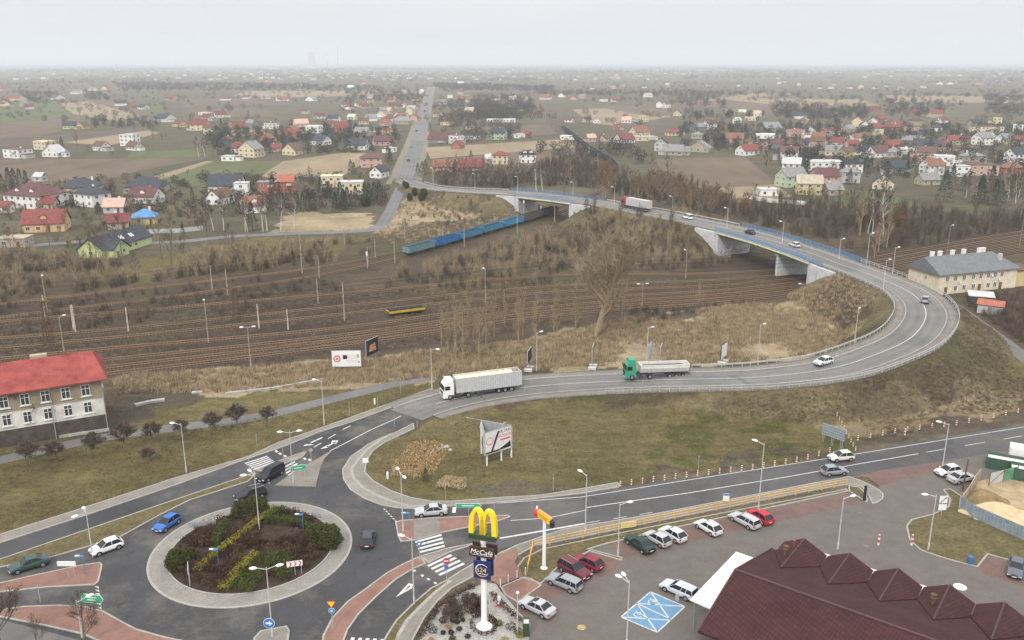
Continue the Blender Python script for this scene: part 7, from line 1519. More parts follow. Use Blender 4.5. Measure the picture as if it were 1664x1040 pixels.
# small pole lamp with globe in the gravel garden corner
def globe(px, py, top, lb):
    p = P(px, py); h = hgt(px, py, top); root = empty('lamp_post', tuple(p)); q = MB(); q.tube((0, 0, 0), (0, 0, h), .07, .05, 8); q.build('pole', M_pole, root); g = MB(); g.lathe([(.03, -.18), (.17, -.08), (.19, 0), (.15, .1), (.03, .18)], 12); g.build('globe', M_lampw, root, loc=(0, 0, h+.1)); tag(root, lb, 'lamp')
globe(841, 1031, 964, 'globe lamp post at the corner of the gravel garden by the silver sedan')
# railway poles with crossarm, signals and masts
def rail_pole(px, py, top, m, desc, zone, arm=True):
    p = P(px, py); h = max(4, hgt(px, py, top)); root = empty('railway_pole', tuple(p)); q = MB(); q.tube((0, 0, -.1), (0, 0, h), .2, .13, 6); q.build('pole', m, root)
    if arm: q = MB(); q.tube((0, 0, h*.86), (2.4, -1.6, h*.93), .05, n=4); q.tube((0, 0, h*.72), (2.4, -1.6, h*.93), .04, n=4); q.build('bracket', M_rust, root)
    defer(root, desc, 'pole', zone, 'railway poles'); return root
PT_ = []
for x, y, t, w in [(75,522,480,1),(123,540,495,1),(120,536,496,1),(209,539,500,1),(421,533,494,1),(468.5,536,503,1),(345,470,431,0),(370,479,438,0),(405.6,426,396,0),(491,444,379,0),(519,452,416,0),(517,493,452,0),(560,521,458,0)]:
    rail_pole(x, y, t, M_wpole if w else M_cpole, 'white painted rail pole' if w else 'grey rail pole', 'on the left of the rail yard'); 
for x, y, t in [(657.7,387,346),(720,391,367),(754.6,402,371),(803,371,347),(840.5,380,349),(641.5,428,395),(610,420,389),(901,361,336),(560,397,370),(598,432,402)]: rail_pole(x, y, t, M_cpole, 'grey rail pole', 'around the blue wagons')
for i in range(11):
    t = i/10; x = float(np.interp(t, [0,.25,.5,.75,1], [1008,972,938,900,872])); y = float(np.interp(t, [0,.25,.5,.75,1], [310,262,238,204,176])); rail_pole(x-8, y, y-26*(1-t*.55), M_cpole, 'pale rail mast', 'along the curving line')
for x, y, t in [(851,358,328),(879,353,336),(597,436,412)]:
    p = P(x, y); h = hgt(x, y, t); root = empty('rail_signal', tuple(p)); q = MB(); q.tube((0, 0, 0), (0, 0, h), .09, n=6); q.build('mast', M_pole, root); q = MB(); q.box((0, -.1, h), (.5, .3, 1.1)); q.build('signal_head', M_white, root); defer(root, 'white railway signal', 'signal', 'near the blue wagons', 'railway signals')
# dark lattice masts
for x, y, t, lb in [(80,560,490,'dark rusty lattice mast above the red roof of the railway building'),(385,520,468,'dark rusty lattice mast in the middle of the left rail yard'),(818,505,455,'dark rusty lattice mast near the yellow flat wagon')]:
    p = P(x, y); h = hgt(x, y, t); root = empty('lattice_mast', tuple(p)); q = MB(); s = .8
    for sx, sy in ((-1,-1),(1,-1),(1,1),(-1,1)): q.tube((sx*s, sy*s, 0), (sx*.3, sy*.3, h), .07, n=4)
    q.build('legs', M_rust, root); q = MB(); k = 8
    for i in range(k):
        a = s-(s-.3)*i/k; b = s-(s-.3)*(i+1)/k; z0, z1 = h*i/k, h*(i+1)/k
        for (u0, v0), (u1, v1) in (((-1,-1),(1,-1)),((1,-1),(1,1)),((1,1),(-1,1)),((-1,1),(-1,-1))): q.tube((u0*a, v0*a, z0), (u1*b, v1*b, z1), .04, n=3); q.tube((u1*a, v1*a, z0), (u0*b, v0*b, z1), .04, n=3)
    q.build('bracing', M_rust, root); q = MB(); q.box((0, 0, h), (4.2, .4, .35)); q.build('crossarm', M_rust, root); tag(root, lb, 'mast')
# overhead wires over the yard
for k, (pts, hz) in enumerate([([(-60,600),(200,575),(560,520),(900,478),(1290,458)], 5.5), ([(-60,545),(209,533),(560,500),(900,462),(1290,446)], 5.5), ([(-60,575),(200,552),(560,508),(900,468),(1290,452)], 5.5), ([(-60,620),(200,592),(560,534),(900,490),(1290,464)], 5.5), ([(-60,520),(300,474),(520,442),(660,413),(780,380),(870,354)], 5.6)]):
    cl = catmull([P(*q) for q in pts], 8); mb = MB()
    for a, b in zip(cl[:-1], cl[1:]): mb.tube((a.x, a.y, hz), (b.x, b.y, hz), .03, n=3, caps=False); mb.tube((a.x, a.y, hz+1.2), (b.x, b.y, hz+1.2), .03, n=3, caps=False)
    tag(mb.build('overhead_wire', UNDER), ['overhead wire over the tracks nearest the red roofed building','overhead wire over the upper tracks of the rail yard','overhead wire over the middle tracks of the rail yard','overhead wire over the lowest tracks of the rail yard','overhead wire over the blue wagons'][k], 'wire')
# ---- bollards
RW = mat('red_band', (.50, .09, .06), .7, .15, 3)
def make_bollard():
    mb = MB(); w = .085; mb.box((0, 0, .13), (2*w, 2*w, .26), 0); mb.box((0, 0, .39), (2*w, 2*w, .26), 1); mb.box((0, 0, .62), (2*w, 2*w, .2), 0); mb.box((0, 0, .82), (2*w, 2*w, .2), 1); mb.box((0, 0, .95), (2*w-.02, 2*w-.02, .06), 0)
    return mb.build('bollard', [M_white, RW])
bp = make_bollard(); first = [True]
def bollard(px, py, zone, z=0, s=1.0):
    o = bp if first[0] else bp.copy()
    if not first[0]: C.objects.link(o)
    first[0] = False; p = PT(px, py); o.location = tuple(p); o.rotation_euler[2] = .2; o.scale = (s, s, s*.85); defer(o, 'red and white bollard', 'bollard', zone, 'red and white bollards')
for i in range(20): t = i/19; x = 1008+(1348-1008)*t; bollard(x, float(np.interp(x, [1008,1117,1226,1303,1348], [790,775,762,749,735])), 'along the street')
for i in range(9): t = i/8; bollard(1360+t*30, 676+t*56, 'in the diagonal row', s=.8)
for i in range(15): t = i/14; x = 1394+t*280; bollard(x, float(np.interp(x, [1394,1472,1560,1674], [715,700,690,666])), 'below the slope')
for x, y, z_, lb, s in [(1427,886,0,'tall red and white bollard standing alone in the car park',1.9),(1481,886,0,'tall red and white bollard at the kerb of the grass verge',1.9),(1470,707,0,'taller red and white post in front of the long bollard row',1.4)]:
    o = bp.copy(); C.objects.link(o); p = P(x, y); o.location = tuple(p); o.scale = (1.15, 1.15, s*.85); o['label'] = lb; o['category'] = 'bollard'; 
    if 'group' in o: del o['group']
o = MB(); 
for i, (x, y) in enumerate([(813,955),(826,948),(840,941),(854,936)]):
    p = P(x, y); q = MB(); q.tube((0, 0, 0), (0, 0, 1.0), .06, n=8); q.tube((0, 0, 1.0), (0, 0, 1.04), .07, n=8); c = q.build('white_post', M_white, loc=(p.x, p.y, .12)); defer(c, 'white steel post', 'post', 'at the red plaza by the car park', 'white posts')
# ---- yellow pedestrian fence
root = empty('fence', tuple(P(866, 893))); O = root.location; tag(root, 'long yellow tubular fence between the street and the car park', 'fence')
pts = [P(x, y) for x, y in [(857,932),(866,893),(920,881.5),(1000,865),(1120,840),(1250,814),(1376,790.5)]]
segs = []; 
for a, b in zip(pts[:-1], pts[1:]):
    n = max(1, round((b-a).length/2.35)); segs += [(a.lerp(b, i/n), a.lerp(b, (i+1)/n)) for i in range(n)]
mb = MB()
for i, (a, b) in enumerate(segs):
    g = (b-a).normalized()*.09; a2, b2 = a+g-O, b-g-O
    for q in (a2, b2): mb_ = MB(); mb_.tube((0, 0, 0), (0, 0, 1.12), .045, n=6); mb_.build('post', M_fence_y, root, loc=(q.x, q.y, .12))
    for h in (1.24, .82): mb.tube((a2.x, a2.y, h), (b2.x, b2.y, h), .045, n=6)
mb.build('rails', M_fence_y, root); q = P(1021,862)-O; sb = MB(); sb.box((q.x, q.y-.1, .95), (2.2, .05, .9), rz=.25); sb.build('notice_board', mat('board_yellow', (.62, .52, .22), .6, .05, 2), root)
# ---- corrugated fence, gate, sand, containers at the right edge
CORR = mat('corrugated_sheet', (.20, .25, .28), .6, .18, 1.0, coord='obj'); 
pts = [P(x, y) for x, y in [(1559,827),(1580,842),(1620,860),(1664,879),(1740,905)]]; root = empty('sheet_fence', tuple(pts[0])); O = root.location; mb = MB(); tag(root, 'blue grey corrugated sheet fence around the sand heap', 'fence')
for a, b in zip(pts[:-1], pts[1:]):
    d = (b-a); L = d.length; d.normalize(); nn = Vector((-d.y, d.x, 0)); n = int(L/.22)
    for i in range(n):
        for h0, h1 in ((.1, 2.0),):
            p0 = a-O+d*(L*i/n)+nn*(.06 if i % 2 else 0); p1 = a-O+d*(L*(i+1)/n)+nn*(0 if i % 2 else .06); mb.add([(p0.x, p0.y, h0), (p1.x, p1.y, h0), (p1.x, p1.y, h1), (p0.x, p0.y, h1)], [(0, 1, 2, 3)])
mb.build('panel', CORR, root); 
for a, b in zip(pts[:-1], pts[1:]):
    for t in (0, .5): q = MB(); c = a.lerp(b, t)-O; q.box((c.x, c.y+.15, 1.0), (.1, .1, 2.1)); q.build('post', M_steel, root)
pts = [P(x, y) for x, y in [(1562,823),(1574,806),(1583,790),(1592,779)]]; root = empty('concrete_fence', tuple(pts[0])); O = root.location; tag(root, 'tan board fence behind the sand heap, beside the rusty pole', 'fence')
for a, b in zip(pts[:-1], pts[1:]): q = MB(); c = (a+b)/2-O; d = b-a; q.box((c.x, c.y, .9), (d.length, .1, 1.8), rz=math.atan2(d.y, d.x)); q.build('panel', mat('tan_board', (.36, .30, .23), .9, .25, 1.2), root)
sheet('yard_ground', [(1566,825),(1590,782),(1700,760),(1800,760),(1800,920),(1664,876),(1600,848)], mat('sandy_ground', (.33, .255, .155), .95, .25, .5), .045)
def heap(px, py, rx, ry, h, m, lb):
    p = P(px, py); V = []; F = []; n, k = 30, 10; r = random.Random(int(px))
    for j in range(k+1):
        f = j/k
        for i in range(n): a = 6.283*i/n; q = f*(1+.10*math.sin(3*a+px)+.05*math.sin(7*a)); V.append((rx*q*math.cos(a), ry*q*math.sin(a), h*(math.cos(min(1, f)*math.pi)*.5+.5)+r.uniform(-.04, .04)-(.1 if j == k else 0)))
    for j in range(k):
        for i in range(n): F.append((j*n+i, (j+1)*n+i, (j+1)*n+(i+1) % n, j*n+(i+1) % n))
    o = link('sand_heap', npmesh('sand_heap', V, F, m, smooth=True), loc=tuple(p)); tag(o, lb, 'sand heap')
heap(1615, 836, 5.2, 3.0, 1.9, mat('pale_sand', (.50, .39, .24), .95, .12, 1.2), 'pale yellow sand heap behind the corrugated fence'); heap(1598, 814, 3.8, 3.0, 1.7, mat('brown_earth', (.20, .145, .075), .95, .3, 1), 'brown earth heap behind the pale sand'); heap(1668, 848, 5, 3, 1.2, MATS['pale_sand'], 'low sand spread cut by the right edge')
GRC = mat('container_green', (.04, .085, .055), .6, .2, 1, coord='obj')
def container(px, py, L, W, H, rz, lb, col=GRC, open_=True):
    p = P(px, py); root = empty('skip', tuple(p), R(rz)); b = MB(); [b.box((0, s*W/2, H/2), (L, .1, H)) for s in (-1, 1)]; [b.box((s*(L/2-.05), 0, H/2), (.1, W-.1, H)) for s in (-1, 1)]; b.build('side', col, root); b = MB(); b.box((0, 0, .15), (L-.2, W-.1, .2)); b.build('floor', UNDER, root)
    b = MB(); b.box((0, 0, H*.72), (L-.22, W-.12, .06)); b.build('load', wmat('white'), root)
    b = MB(); [b.box((-L/2+.3+i*(L-.6)/6, s*(W/2+.07), H/2), (.12, .06, H-.1)) for i in range(7) for s in (-1, 1)]; b.build('ribs', col, root); tag(root, lb, 'container')
container(1638, 762, 6.2, 2.5, 1.9, -28, 'green container with white contents at the building yard entrance'); container(1676, 780, 6, 2.5, 2.0, -28, 'green container cut by the right edge below the first one')
container(1667, 752, 5, 2.4, 2.6, -28, 'white walled container at the right edge above the green ones', col=wmat('white'))
a, b = P(1606, 790), P(1651, 778); root = empty('sheet_gate', tuple(a), math.atan2((b-a).y, (b-a).x)); L = (b-a).length; q = MB(); q.box((L*.25, 0, 1.15), (L*.49, .04, 1.9)); q.build('leaf', wmat('lightgrey'), root); q = MB(); q.box((L*.75, 0, 1.15), (L*.48, .04, 1.9)); q.build('leaf', mat('gate_green', (.10, .27, .17), .6, .2, 1), root)
q = MB(); [q.tube((L*t, -.05, 0), (L*t, -.05, 2.3), .05, n=6) for t in (0, .5, 1)]; q.tube((0, -.05, .3), (L*.5, -.05, 2.0), .03, n=4); q.tube((L, -.05, .3), (L*.5, -.05, 2.0), .03, n=4); q.build('frame', M_rust, root); tag(root, 'sheet metal gate, one leaf grey and one green, at the sand yard', 'gate')
p = P(1564, 798); q = MB(); q.tube((0, 0, 0), (.1, 0, hgt(1564, 798, 746)), .13, .1, 8); o = q.build('pole', M_rust, loc=tuple(p)); tag(o, 'leaning rusty brown pole beside the sand yard', 'pole')
p = P(1576, 917); q = MB(); q.box((0, 0, .55), (.6, .55, .9)); q.lathe([(.32, 1.0), (.3, 1.12), (.1, 1.2)], 8, sy=.9); o = q.build('litter_bin', mat('bin_blue', (.04, .14, .30), .6, .1, 3), loc=tuple(p)); tag(o, 'blue litter bin at the lower edge of the grass verge', 'bin')
# ---- fences in the town, walls
def wallrun(name, px, h, m, lb, th=.15, z=0):
    pts = [P(*q) for q in px]; root = empty(name, tuple(pts[0])); O = root.location; tag(root, lb, 'wall' if 'wall' in name else 'fence')
    for a, b in zip(pts[:-1], pts[1:]): q = MB(); c = (a+b)/2-O; d = b-a; q.box((c.x, c.y, h/2), (d.length-.05, th, h), rz=math.atan2(d.y, d.x)); q.build('panel', m, root)
wallrun('garden_wall', [(1205,322),(1250,329),(1320,334)], 1.8, wmat('white'), 'long white painted wall in front of the bright yellow house')
wallrun('concrete_wall', [(228,380),(290,378),(330,374)], 1.6, wmat('lightgrey'), 'pale concrete wall beside the lime green house')
wallrun('kerb_wall', [(366,641),(440,633),(525,618)], .4, M_conc, 'low pale concrete ledge running along the dry grass', .5)
wallrun('kerb_wall', [(219,660),(245,654),(268,651)], .4, M_conc, 'broken pale concrete ledge near the railway building', .9)
wallrun('kerb_wall', [(312,639),(330,638)], .3, M_conc, 'short pale concrete block between the two ledges', .9)
wallrun('perimeter_wall', [(0,722),(100,711),(178,700)], .5, M_conc, 'low stone wall in front of the railway building', .3)
# lime green house with two dark roofs
a, b = P(168, 421), P(247, 396); ang = math.atan2((b-a).y, (b-a).x); root = empty('house', tuple(a), ang); L = (b-a).length; tag(root, 'lime green bungalow with slate roof and skylights beside the rail yard', 'house'); D = 9
mb = MB(); mb.add([(0,0,-.3),(L,0,-.3),(L,D,-.3),(0,D,-.3),(0,0,3.0),(L,0,3.0),(L,D,3.0),(0,D,3.0),(0,D/2,6.3),(L,D/2,6.3)], [(0,1,5,4),(2,3,7,6),(1,2,6,9,5),(3,0,4,8,7)]); mb.build('wall', wmat('green'), root)
mb = MB(); gable_roof(mb, L, D, 3.0, 3.4, ymid=D/2, x0=L/2); ro = mb.build('roof', rmat('dark'), root)
g_ = MB(); W2 = 7.5; mb = MB(); mb.add([(1.5,-3,-.3),(1.5+W2,-3,-.3),(1.5+W2,0.1,-.3),(1.5,0.1,-.3),(1.5,-3,3.0),(1.5+W2,-3,3.0),(1.5+W2,2,3.0),(1.5,2,3.0),(1.5+W2/2,-3,5.6),(1.5+W2/2,3.5,5.6)], [(0,1,5,8,4),(1,2,6,5),(3,0,4,7)]); mb.build('wall', wmat('green'), root)
mb = MB()
for sg in (-1, 1): v = [(1.5+W2/2+sg*(W2/2+.5), -3.6, 2.7), (1.5+W2/2, -3.6, 5.7), (1.5+W2/2, 4.2, 5.7), (1.5+W2/2+sg*(W2/2+.5), 1.0, 2.7)]; v2 = [(x, y, z+.2) for x, y, z in v]; mb.add(v+v2, [(0,1,2,3),(7,6,5,4),(0,4,5,1),(1,5,6,2),(2,6,7,3),(3,7,4,0)])
mb.build('roof', rmat('dark'), root)
for x in (11.5, 12.6, 16.5, 17.6): q = MB(); q.add([(x, 1.2, 4.15), (x+.7, 1.2, 4.15), (x+.7, 2.5, 5.13), (x, 2.5, 5.13)], [(0, 1, 2, 3)]); q.build('skylight', M_white, ro)
for x in (11, 14, 17): window(root, x, 0, 1.6, 1.4, 1.2, 0)
q = MB(); q.box((3.6, -3.05, 1.0), (1.1, .1, 2)); q.build('door', mat('door_wood', (.16, .08, .04), .6, .2, 2), root); window(root, 6.6, -3, 1.7, 1.4, 1.2, 0); window(root, 5.2, -3, 4.0, 1.1, .9, 0); window(root, 0, 4.5, 1.7, 1.4, 1.2, 3)
# ================================================================ SIGNS
def text(s, size, m, parent, loc, rot, shear=0.0, name='lettering', ext=.012, align='CENTER'):
    cu = bpy.data.curves.new('t', 'FONT'); cu.body = s; cu.size = size; cu.align_x = align; cu.align_y = 'CENTER'; cu.extrude = ext; cu.shear = shear; cu.resolution_u = 3
    t = bpy.data.objects.new('t', cu); C.objects.link(t); dg = bpy.context.evaluated_depsgraph_get(); me = bpy.data.meshes.new_from_object(t.evaluated_get(dg)); bpy.data.objects.remove(t)
    me.name = name; me.materials.clear(); me.materials.append(m); o = link(name, me, parent); o.location = loc; o.rotation_euler = rot; return o
def rrect(w, h, r, n=5):
    o = []
    for cx, cy, a0 in ((w/2-r, h/2-r, 0), (-w/2+r, h/2-r, 90), (-w/2+r, -h/2+r, 180), (w/2-r, -h/2+r, 270)):
        for i in range(n+1): a = R(a0+90*i/n); o.append((cx+r*math.cos(a), cy+r*math.sin(a)))
    return o
def plate(parent, name, w, h, m, x, z, y=0.0, th=.05, r=.05, shape=None, bev=0):
    "upright plate in the local xz plane facing -y"
    poly = shape or rrect(w, h, r); mb = MB(); n = len(poly)
    v = [(x+p[0], y-th/2, z+p[1]) for p in poly]+[(x+p[0], y+th/2, z+p[1]) for p in poly]
    mb.add(v, [tuple(range(n)), tuple(range(2*n-1, n-1, -1))]+[(i, n+i, n+(i+1) % n, (i+1) % n) for i in range(n)]); return mb.build(name, m, parent)
P_W = mat('sign_white', (.74, .74, .73), .5, 0); P_R = mat('sign_red', (.52, .03, .04), .5, 0); P_B = mat('sign_blue', (.03, .18, .50), .5, 0); P_G = mat('sign_green', (.03, .34, .20), .5, 0); P_Y = mat('sign_yellow', (.80, .55, .02), .5, 0); P_K = mat('sign_black', (.015, .015, .016), .6, 0)
ARCH = mat('arch_yellow', (.85, .62, .02), .45, 0); NAVY = mat('sign_navy', (.012, .022, .12), .45, 0); BRN = mat('sign_brown', (.055, .022, .018), .5, 0); DGR = mat('sign_dark_green', (.025, .05, .02), .6, 0); SGREY = mat('sign_back', (.30, .31, .32), .5, .1, 2)
# --- the tall sign at the gravel garden
p = P(787, 1020); FACE = R(18); root = empty('tall_sign', tuple(p), -FACE); tag(root, 'tall white pole sign with yellow arches, brown and navy panels in the gravel garden', 'sign')
sc = mpp(787, 1020); Hh = lambda y: hgt(787, 1020, y)
q = MB(); q.tube((0, 0, .5), (0, 0, Hh(888)), .35, .29, 16); q.lathe([(.95, 0), (.9, .25), (.55, .5), (.35, .9)], 16); q.build('pole', mat('pole_white', (.78, .78, .78), .5, .04, 1), root)
zc1 = (Hh(906)+Hh(939))/2
for yy in (-.45, .45):
    pb = plate(root, 'navy_panel', 1.95, 2.15, NAVY, 0, (Hh(907)+Hh(938))/2, yy, .22, .06)
zc1 = (Hh(907)+Hh(938))/2
for s_ in (-1,):
    y = -.58; rg = MB(); n = 40
    for i in range(n):
        a0, a1 = R(35+i*305/n), R(35+(i+1)*305/n); w0 = .05+.07*math.sin(math.pi*i/n); rO = .78
        rg.add([(rO*math.cos(a0), y, zc1+rO*math.sin(a0)), (rO*math.cos(a1), y, zc1+rO*math.sin(a1)), ((rO-w0)*math.cos(a1), y, zc1+(rO-w0)*math.sin(a1)), ((rO-w0)*math.cos(a0), y, zc1+(rO-w0)*math.sin(a0))], [(0, 1, 2, 3)], 0 if i < 18 else 1)
    rg.build('ring', [P_W, mat('sign_gold', (.75, .42, .05), .5, 0)], root)
    text('24', .8, P_Y, root, (.12, y-.0, zc1+.03), (R(90), 0, 0)); text('OPEN', .2, P_W, root, (-.42, y, zc1), (R(90), R(-90), 0)); q = MB(); q.box((.05, y, zc1-.42), (.9, .02, .06)); q.build('underline', P_W, root)
zc2 = (Hh(884)+Hh(903))/2
for yy in (-.5, .5): plate(root, 'brown_panel', 2.85, 1.2, BRN, 0, zc2, yy, .24, .05)
text('McCafé', .84, P_W, root, (-.05, -.63, zc2+.02), (R(90), 0, 0), .25); q = MB(); q.add([(-1.2, -.63, zc2-.36), (1.15, -.63, zc2-.33), (1.15, -.63, zc2-.30), (-1.2, -.63, zc2-.32)], [(0, 1, 2, 3)]); q.build('lettering', P_W, root)
zc3 = (zc2+zc1)/2; q = MB(); q.lathe([(.3, Hh(908)), (.36, Hh(905)), (.33, Hh(902))], 14); q.lathe([(.3, Hh(884)), (.38, Hh(879)), (.36, Hh(876))], 14); q.build('cup_bracket', P_W, root)
zb = (Hh(864)+Hh(877))/2; q = MB(); q.box((0, 0, zb), (3.1, 1.1, .55)); q.build('green_base', DGR, root)
for yy, (w_) in ((0, 0),):
    mb = MB(); dp = .32
    H_ = Hh(829)-zb-.1; hw2 = 1.62
    def archpts(cx, sgn):
        out = []
        n = 18
        for i in range(n+1):
            t = math.pi*i/n; x = cx-math.cos(t)*.65; z = math.sin(t)**.62*H_; wd = .14+.13*abs(math.cos(t)); out.append((x, z, wd))
        return out
    for cx in (-.67, .67):
        pts = archpts(cx, 1); v = []
        for i, (x, z, wd) in enumerate(pts):
            a = pts[max(i-1, 0)]; b = pts[min(i+1, len(pts)-1)]; d = Vector((b[0]-a[0], 0, b[1]-a[1])).normalized(); nn = Vector((-d.z, 0, d.x))*wd
            for yy2 in (-dp, dp): v.append((x+nn.x, yy2, zb+.1+max(0, z+nn.z))); v.append((x-nn.x, yy2, zb+.1+max(0, z-nn.z)))
        for i in range(len(pts)-1):
            o = i*4; mb.add([v[o+k] for k in range(8)], [(0, 1, 5, 4), (3, 2, 6, 7), (0, 4, 6, 2), (1, 3, 7, 5)])
    mb.build('yellow_arch', ARCH, root)
# --- hot dog shaped sign
p = P(884, 924); h = hgt(884, 924, 845); root = empty('pole_sign', tuple(p), R(-56)); tag(root, 'capsule shaped yellow and red restaurant sign on a white pole in the grass', 'sign')
q = MB(); q.tube((0, 0, 0), (0, 0, h), .24, .2, 12); q.lathe([(.5, 0), (.45, .15), (.24, .3)], 12); q.build('pole', MATS['pole_white'], root)
cap = [(x, z) for x, z in rrect(3.1, 1.0, .49, 8)]; plate(root, 'outer_panel', 0, 0, mat('sign_orange', (.72, .30, .06), .5, 0), 0, h+.4, 0, .34, shape=cap); plate(root, 'inner_panel', 0, 0, P_Y, 0, h+.4, -.19, .06, shape=[(x*.93, z*.78) for x, z in cap])
q = MB(); [q.box((-.1+.1*i, -.23, h+.55-.26*i), (2.0-.3*i, .02, .09)) for i in (0, 1)]; q.build('red_line', P_R, root)
q = MB(); q.lathe([(.05, -.75), (.42, -.5), (.46, 0), (.3, .35), (.1, .42)], 10, c=(-1.55, 0, h+.4)); q.build('red_figure', P_R, root); q = MB(); q.lathe([(.04, 0), (.14, .1), (.13, .3), (.04, .5)], 8, c=(-1.55, -.05, h+.78)); q.build('white_top', P_W, root); q = MB(); q.lathe([(.05, -.7), (.34, -.45), (.3, -.05), (.36, .2), (.05, .55)], 8, c=(1.55, 0, h+.3)); q.build('black_figure', P_K, root)
# --- triangular billboard
A, B_, D_ = [P(*q, 1.9) for q in [(787,741),(831,726),(776,706)]]
zt = 2.6+3.4; cen = (A+B_+D_)/3; root = empty('billboard', (cen.x, cen.y, 0)); tag(root, 'three sided billboard on white posts in the middle of the loop lawn', 'billboard'); O = Vector((cen.x, cen.y, 0))
Ag = P(787.5, 741, 1.9); Bg = P(831, 727, 1.9); ang = math.atan2((Bg-Ag).y, (Bg-Ag).x); L = (Bg-Ag).length; Dg = Ag+Vector((math.cos(ang+R(60)), math.sin(ang+R(60)), 0))*L
zb_ = 1.9; HT = hgt(787.5, 741, 704, zb_)+0; HT = max(2.6, min(4.4, HT))
def panel(a, b, parent, z0, hh, front, back, name='panel'):
    d = b-a; L = d.length; rz = math.atan2(d.y, d.x); f = bpy.data.objects.new(name, None)
    mb = MB(); mb.box((L/2, 0, hh/2), (L, .12, hh), 1); mb.add([(0.08, -.065, .08), (L-.08, -.065, .08), (L-.08, -.065, hh-.08), (.08, -.065, hh-.08)], [(0, 1, 2, 3)], 0); 
    o = mb.build(name, [front, back], parent, loc=(a.x-O.x, a.y-O.y, z0), rz=rz); return o, L
P_LG = mat('sign_pale', (.66, .64, .62), .5, .06, 1.5)
f1, L1 = panel(Ag, Bg, root, zb_, HT, P_LG, SGREY); panel(Bg, Dg, root, zb_, HT, P_LG, SGREY); f3, _ = panel(Dg, Ag, root, zb_, HT, P_LG, SGREY)
def onp(o, mbx, name, m): return mbx.build(name, m, o)
q = MB(); n = 24
for i in range(n): a0, a1 = 6.283*i/n, 6.283*(i+1)/n; cx, cz, r0, r1 = L1*.18, HT*.58, HT*.17, HT*.145; q.add([(cx+r0*math.cos(a0), -.072, cz+r0*math.sin(a0)), (cx+r0*math.cos(a1), -.072, cz+r0*math.sin(a1)), (cx+r1*math.cos(a1), -.072, cz+r1*math.sin(a1)), (cx+r1*math.cos(a0), -.072, cz+r1*math.sin(a0))], [(0, 1, 2, 3)])
onp(f1, q, 'red_ring', P_R)
q = MB(); q.add([(L1*.22, -.072, HT*.1), (L1*.30, -.072, HT*.12), (L1*.42, -.072, HT*.5), (L1*.55, -.072, HT*.9), (L1*.49, -.072, HT*.93), (L1*.40, -.072, HT*.72), (L1*.33, -.072, HT*.45)], [(0, 1, 6), (1, 2, 6), (2, 5, 6), (2, 3, 4, 5)]); q.add([(L1*.42, -.073, HT*.06), (L1*.97, -.073, HT*.08), (L1*.95, -.073, HT*.36), (L1*.8, -.073, HT*.26)], [(0, 1, 2, 3)]); q.add([(.15, -.072, HT*.04), (L1*.55, -.072, HT*.04), (L1*.55, -.072, HT*.12), (.15, -.072, HT*.12)], [(0, 1, 2, 3)]); onp(f1, q, 'dark_shape', P_K)
text('NIE TRAĆ', HT*.16, P_K, f1, (L1*.75, -.075, HT*.86), (R(90), 0, 0), ext=.004); text('WAŻNOŚCI', HT*.15, P_R, f1, (L1*.74, -.075, HT*.66), (R(90), 0, 0), ext=.004); q = MB(); q.box((L1*.76, -.07, HT*.5), (L1*.36, .01, HT*.06)); q.build('red_line', P_R, f1)
q = MB(); q.add([(L1*.2, -.072, HT*.05), (L1*.75, -.072, HT*.05), (L1*.55, -.072, HT*.6), (L1*.35, -.072, HT*.5)], [(0, 1, 2, 3)]); onp(f3, q, 'dark_shape', P_K)
for t in (.08, .62, 1.0):
    c = Ag.lerp(Bg, t)+ (Vector((.0, .35, 0)))-O; q = MB(); q.tube((c.x, c.y, -.1), (c.x, c.y, zb_+HT*.9), .13, n=8); q.build('post', P_W, root)
c = Dg-O; q = MB(); q.tube((c.x, c.y-.3, -.1), (c.x, c.y-.3, zb_+HT*.9), .13, n=8); q.build('post', P_W, root)
for s_, e_ in ((Ag.lerp(Bg, .1), Vector((-1.1, .9, 0))), (Ag.lerp(Bg, .62), Vector((.5, 1.0, 0))), (Dg, Vector((-2.2, -.2, 0)))):
    q = MB(); c = s_-O; q.tube((c.x, c.y, zb_+HT), (c.x+e_.x, c.y+e_.y, zb_+HT+.5), .04, n=4); q.box((c.x+e_.x, c.y+e_.y, zb_+HT+.5), (.35, .2, .12)); q.build('floodlight', SGREY, root)
# --- flat billboards by the rails
def board(px, py, top, wpx, yaw, lb, clear=.35, face=P_W, base=False, posts=2, art=None, back=SGREY, w=None):
    p = PT(px, py); H = hgt(px, py, top, p.z); w = w or wpx*mpp(px, py); root = empty('billboard', tuple(p), R(yaw)); tag(root, lb, 'billboard'); hh = H*(1-clear)
    mb = MB(); mb.box((0, 0, H-hh/2), (w, .16, hh), 1); mb.add([(-w/2+.06, -.085, H-hh+.06), (w/2-.06, -.085, H-hh+.06), (w/2-.06, -.085, H-.06), (-w/2+.06, -.085, H-.06)], [(0, 1, 2, 3)], 0); o = mb.build('panel', [face, back], root)
    for i in range(posts): x = 0 if posts == 1 else (-w*.3+w*.6*i/(posts-1)); q = MB(); q.tube((x, .12, -.1), (x, .12, H-hh*.3), .09, n=6); q.build('post', SGREY, root)
    if base:
        for s in (-1, 1): q = MB(); q.box((s*.9, 0, .25), (.8, 1.6, .5)); q.build('ballast_block', M_lightconc, root)
    if art: art(o, w, H, hh)
    return root
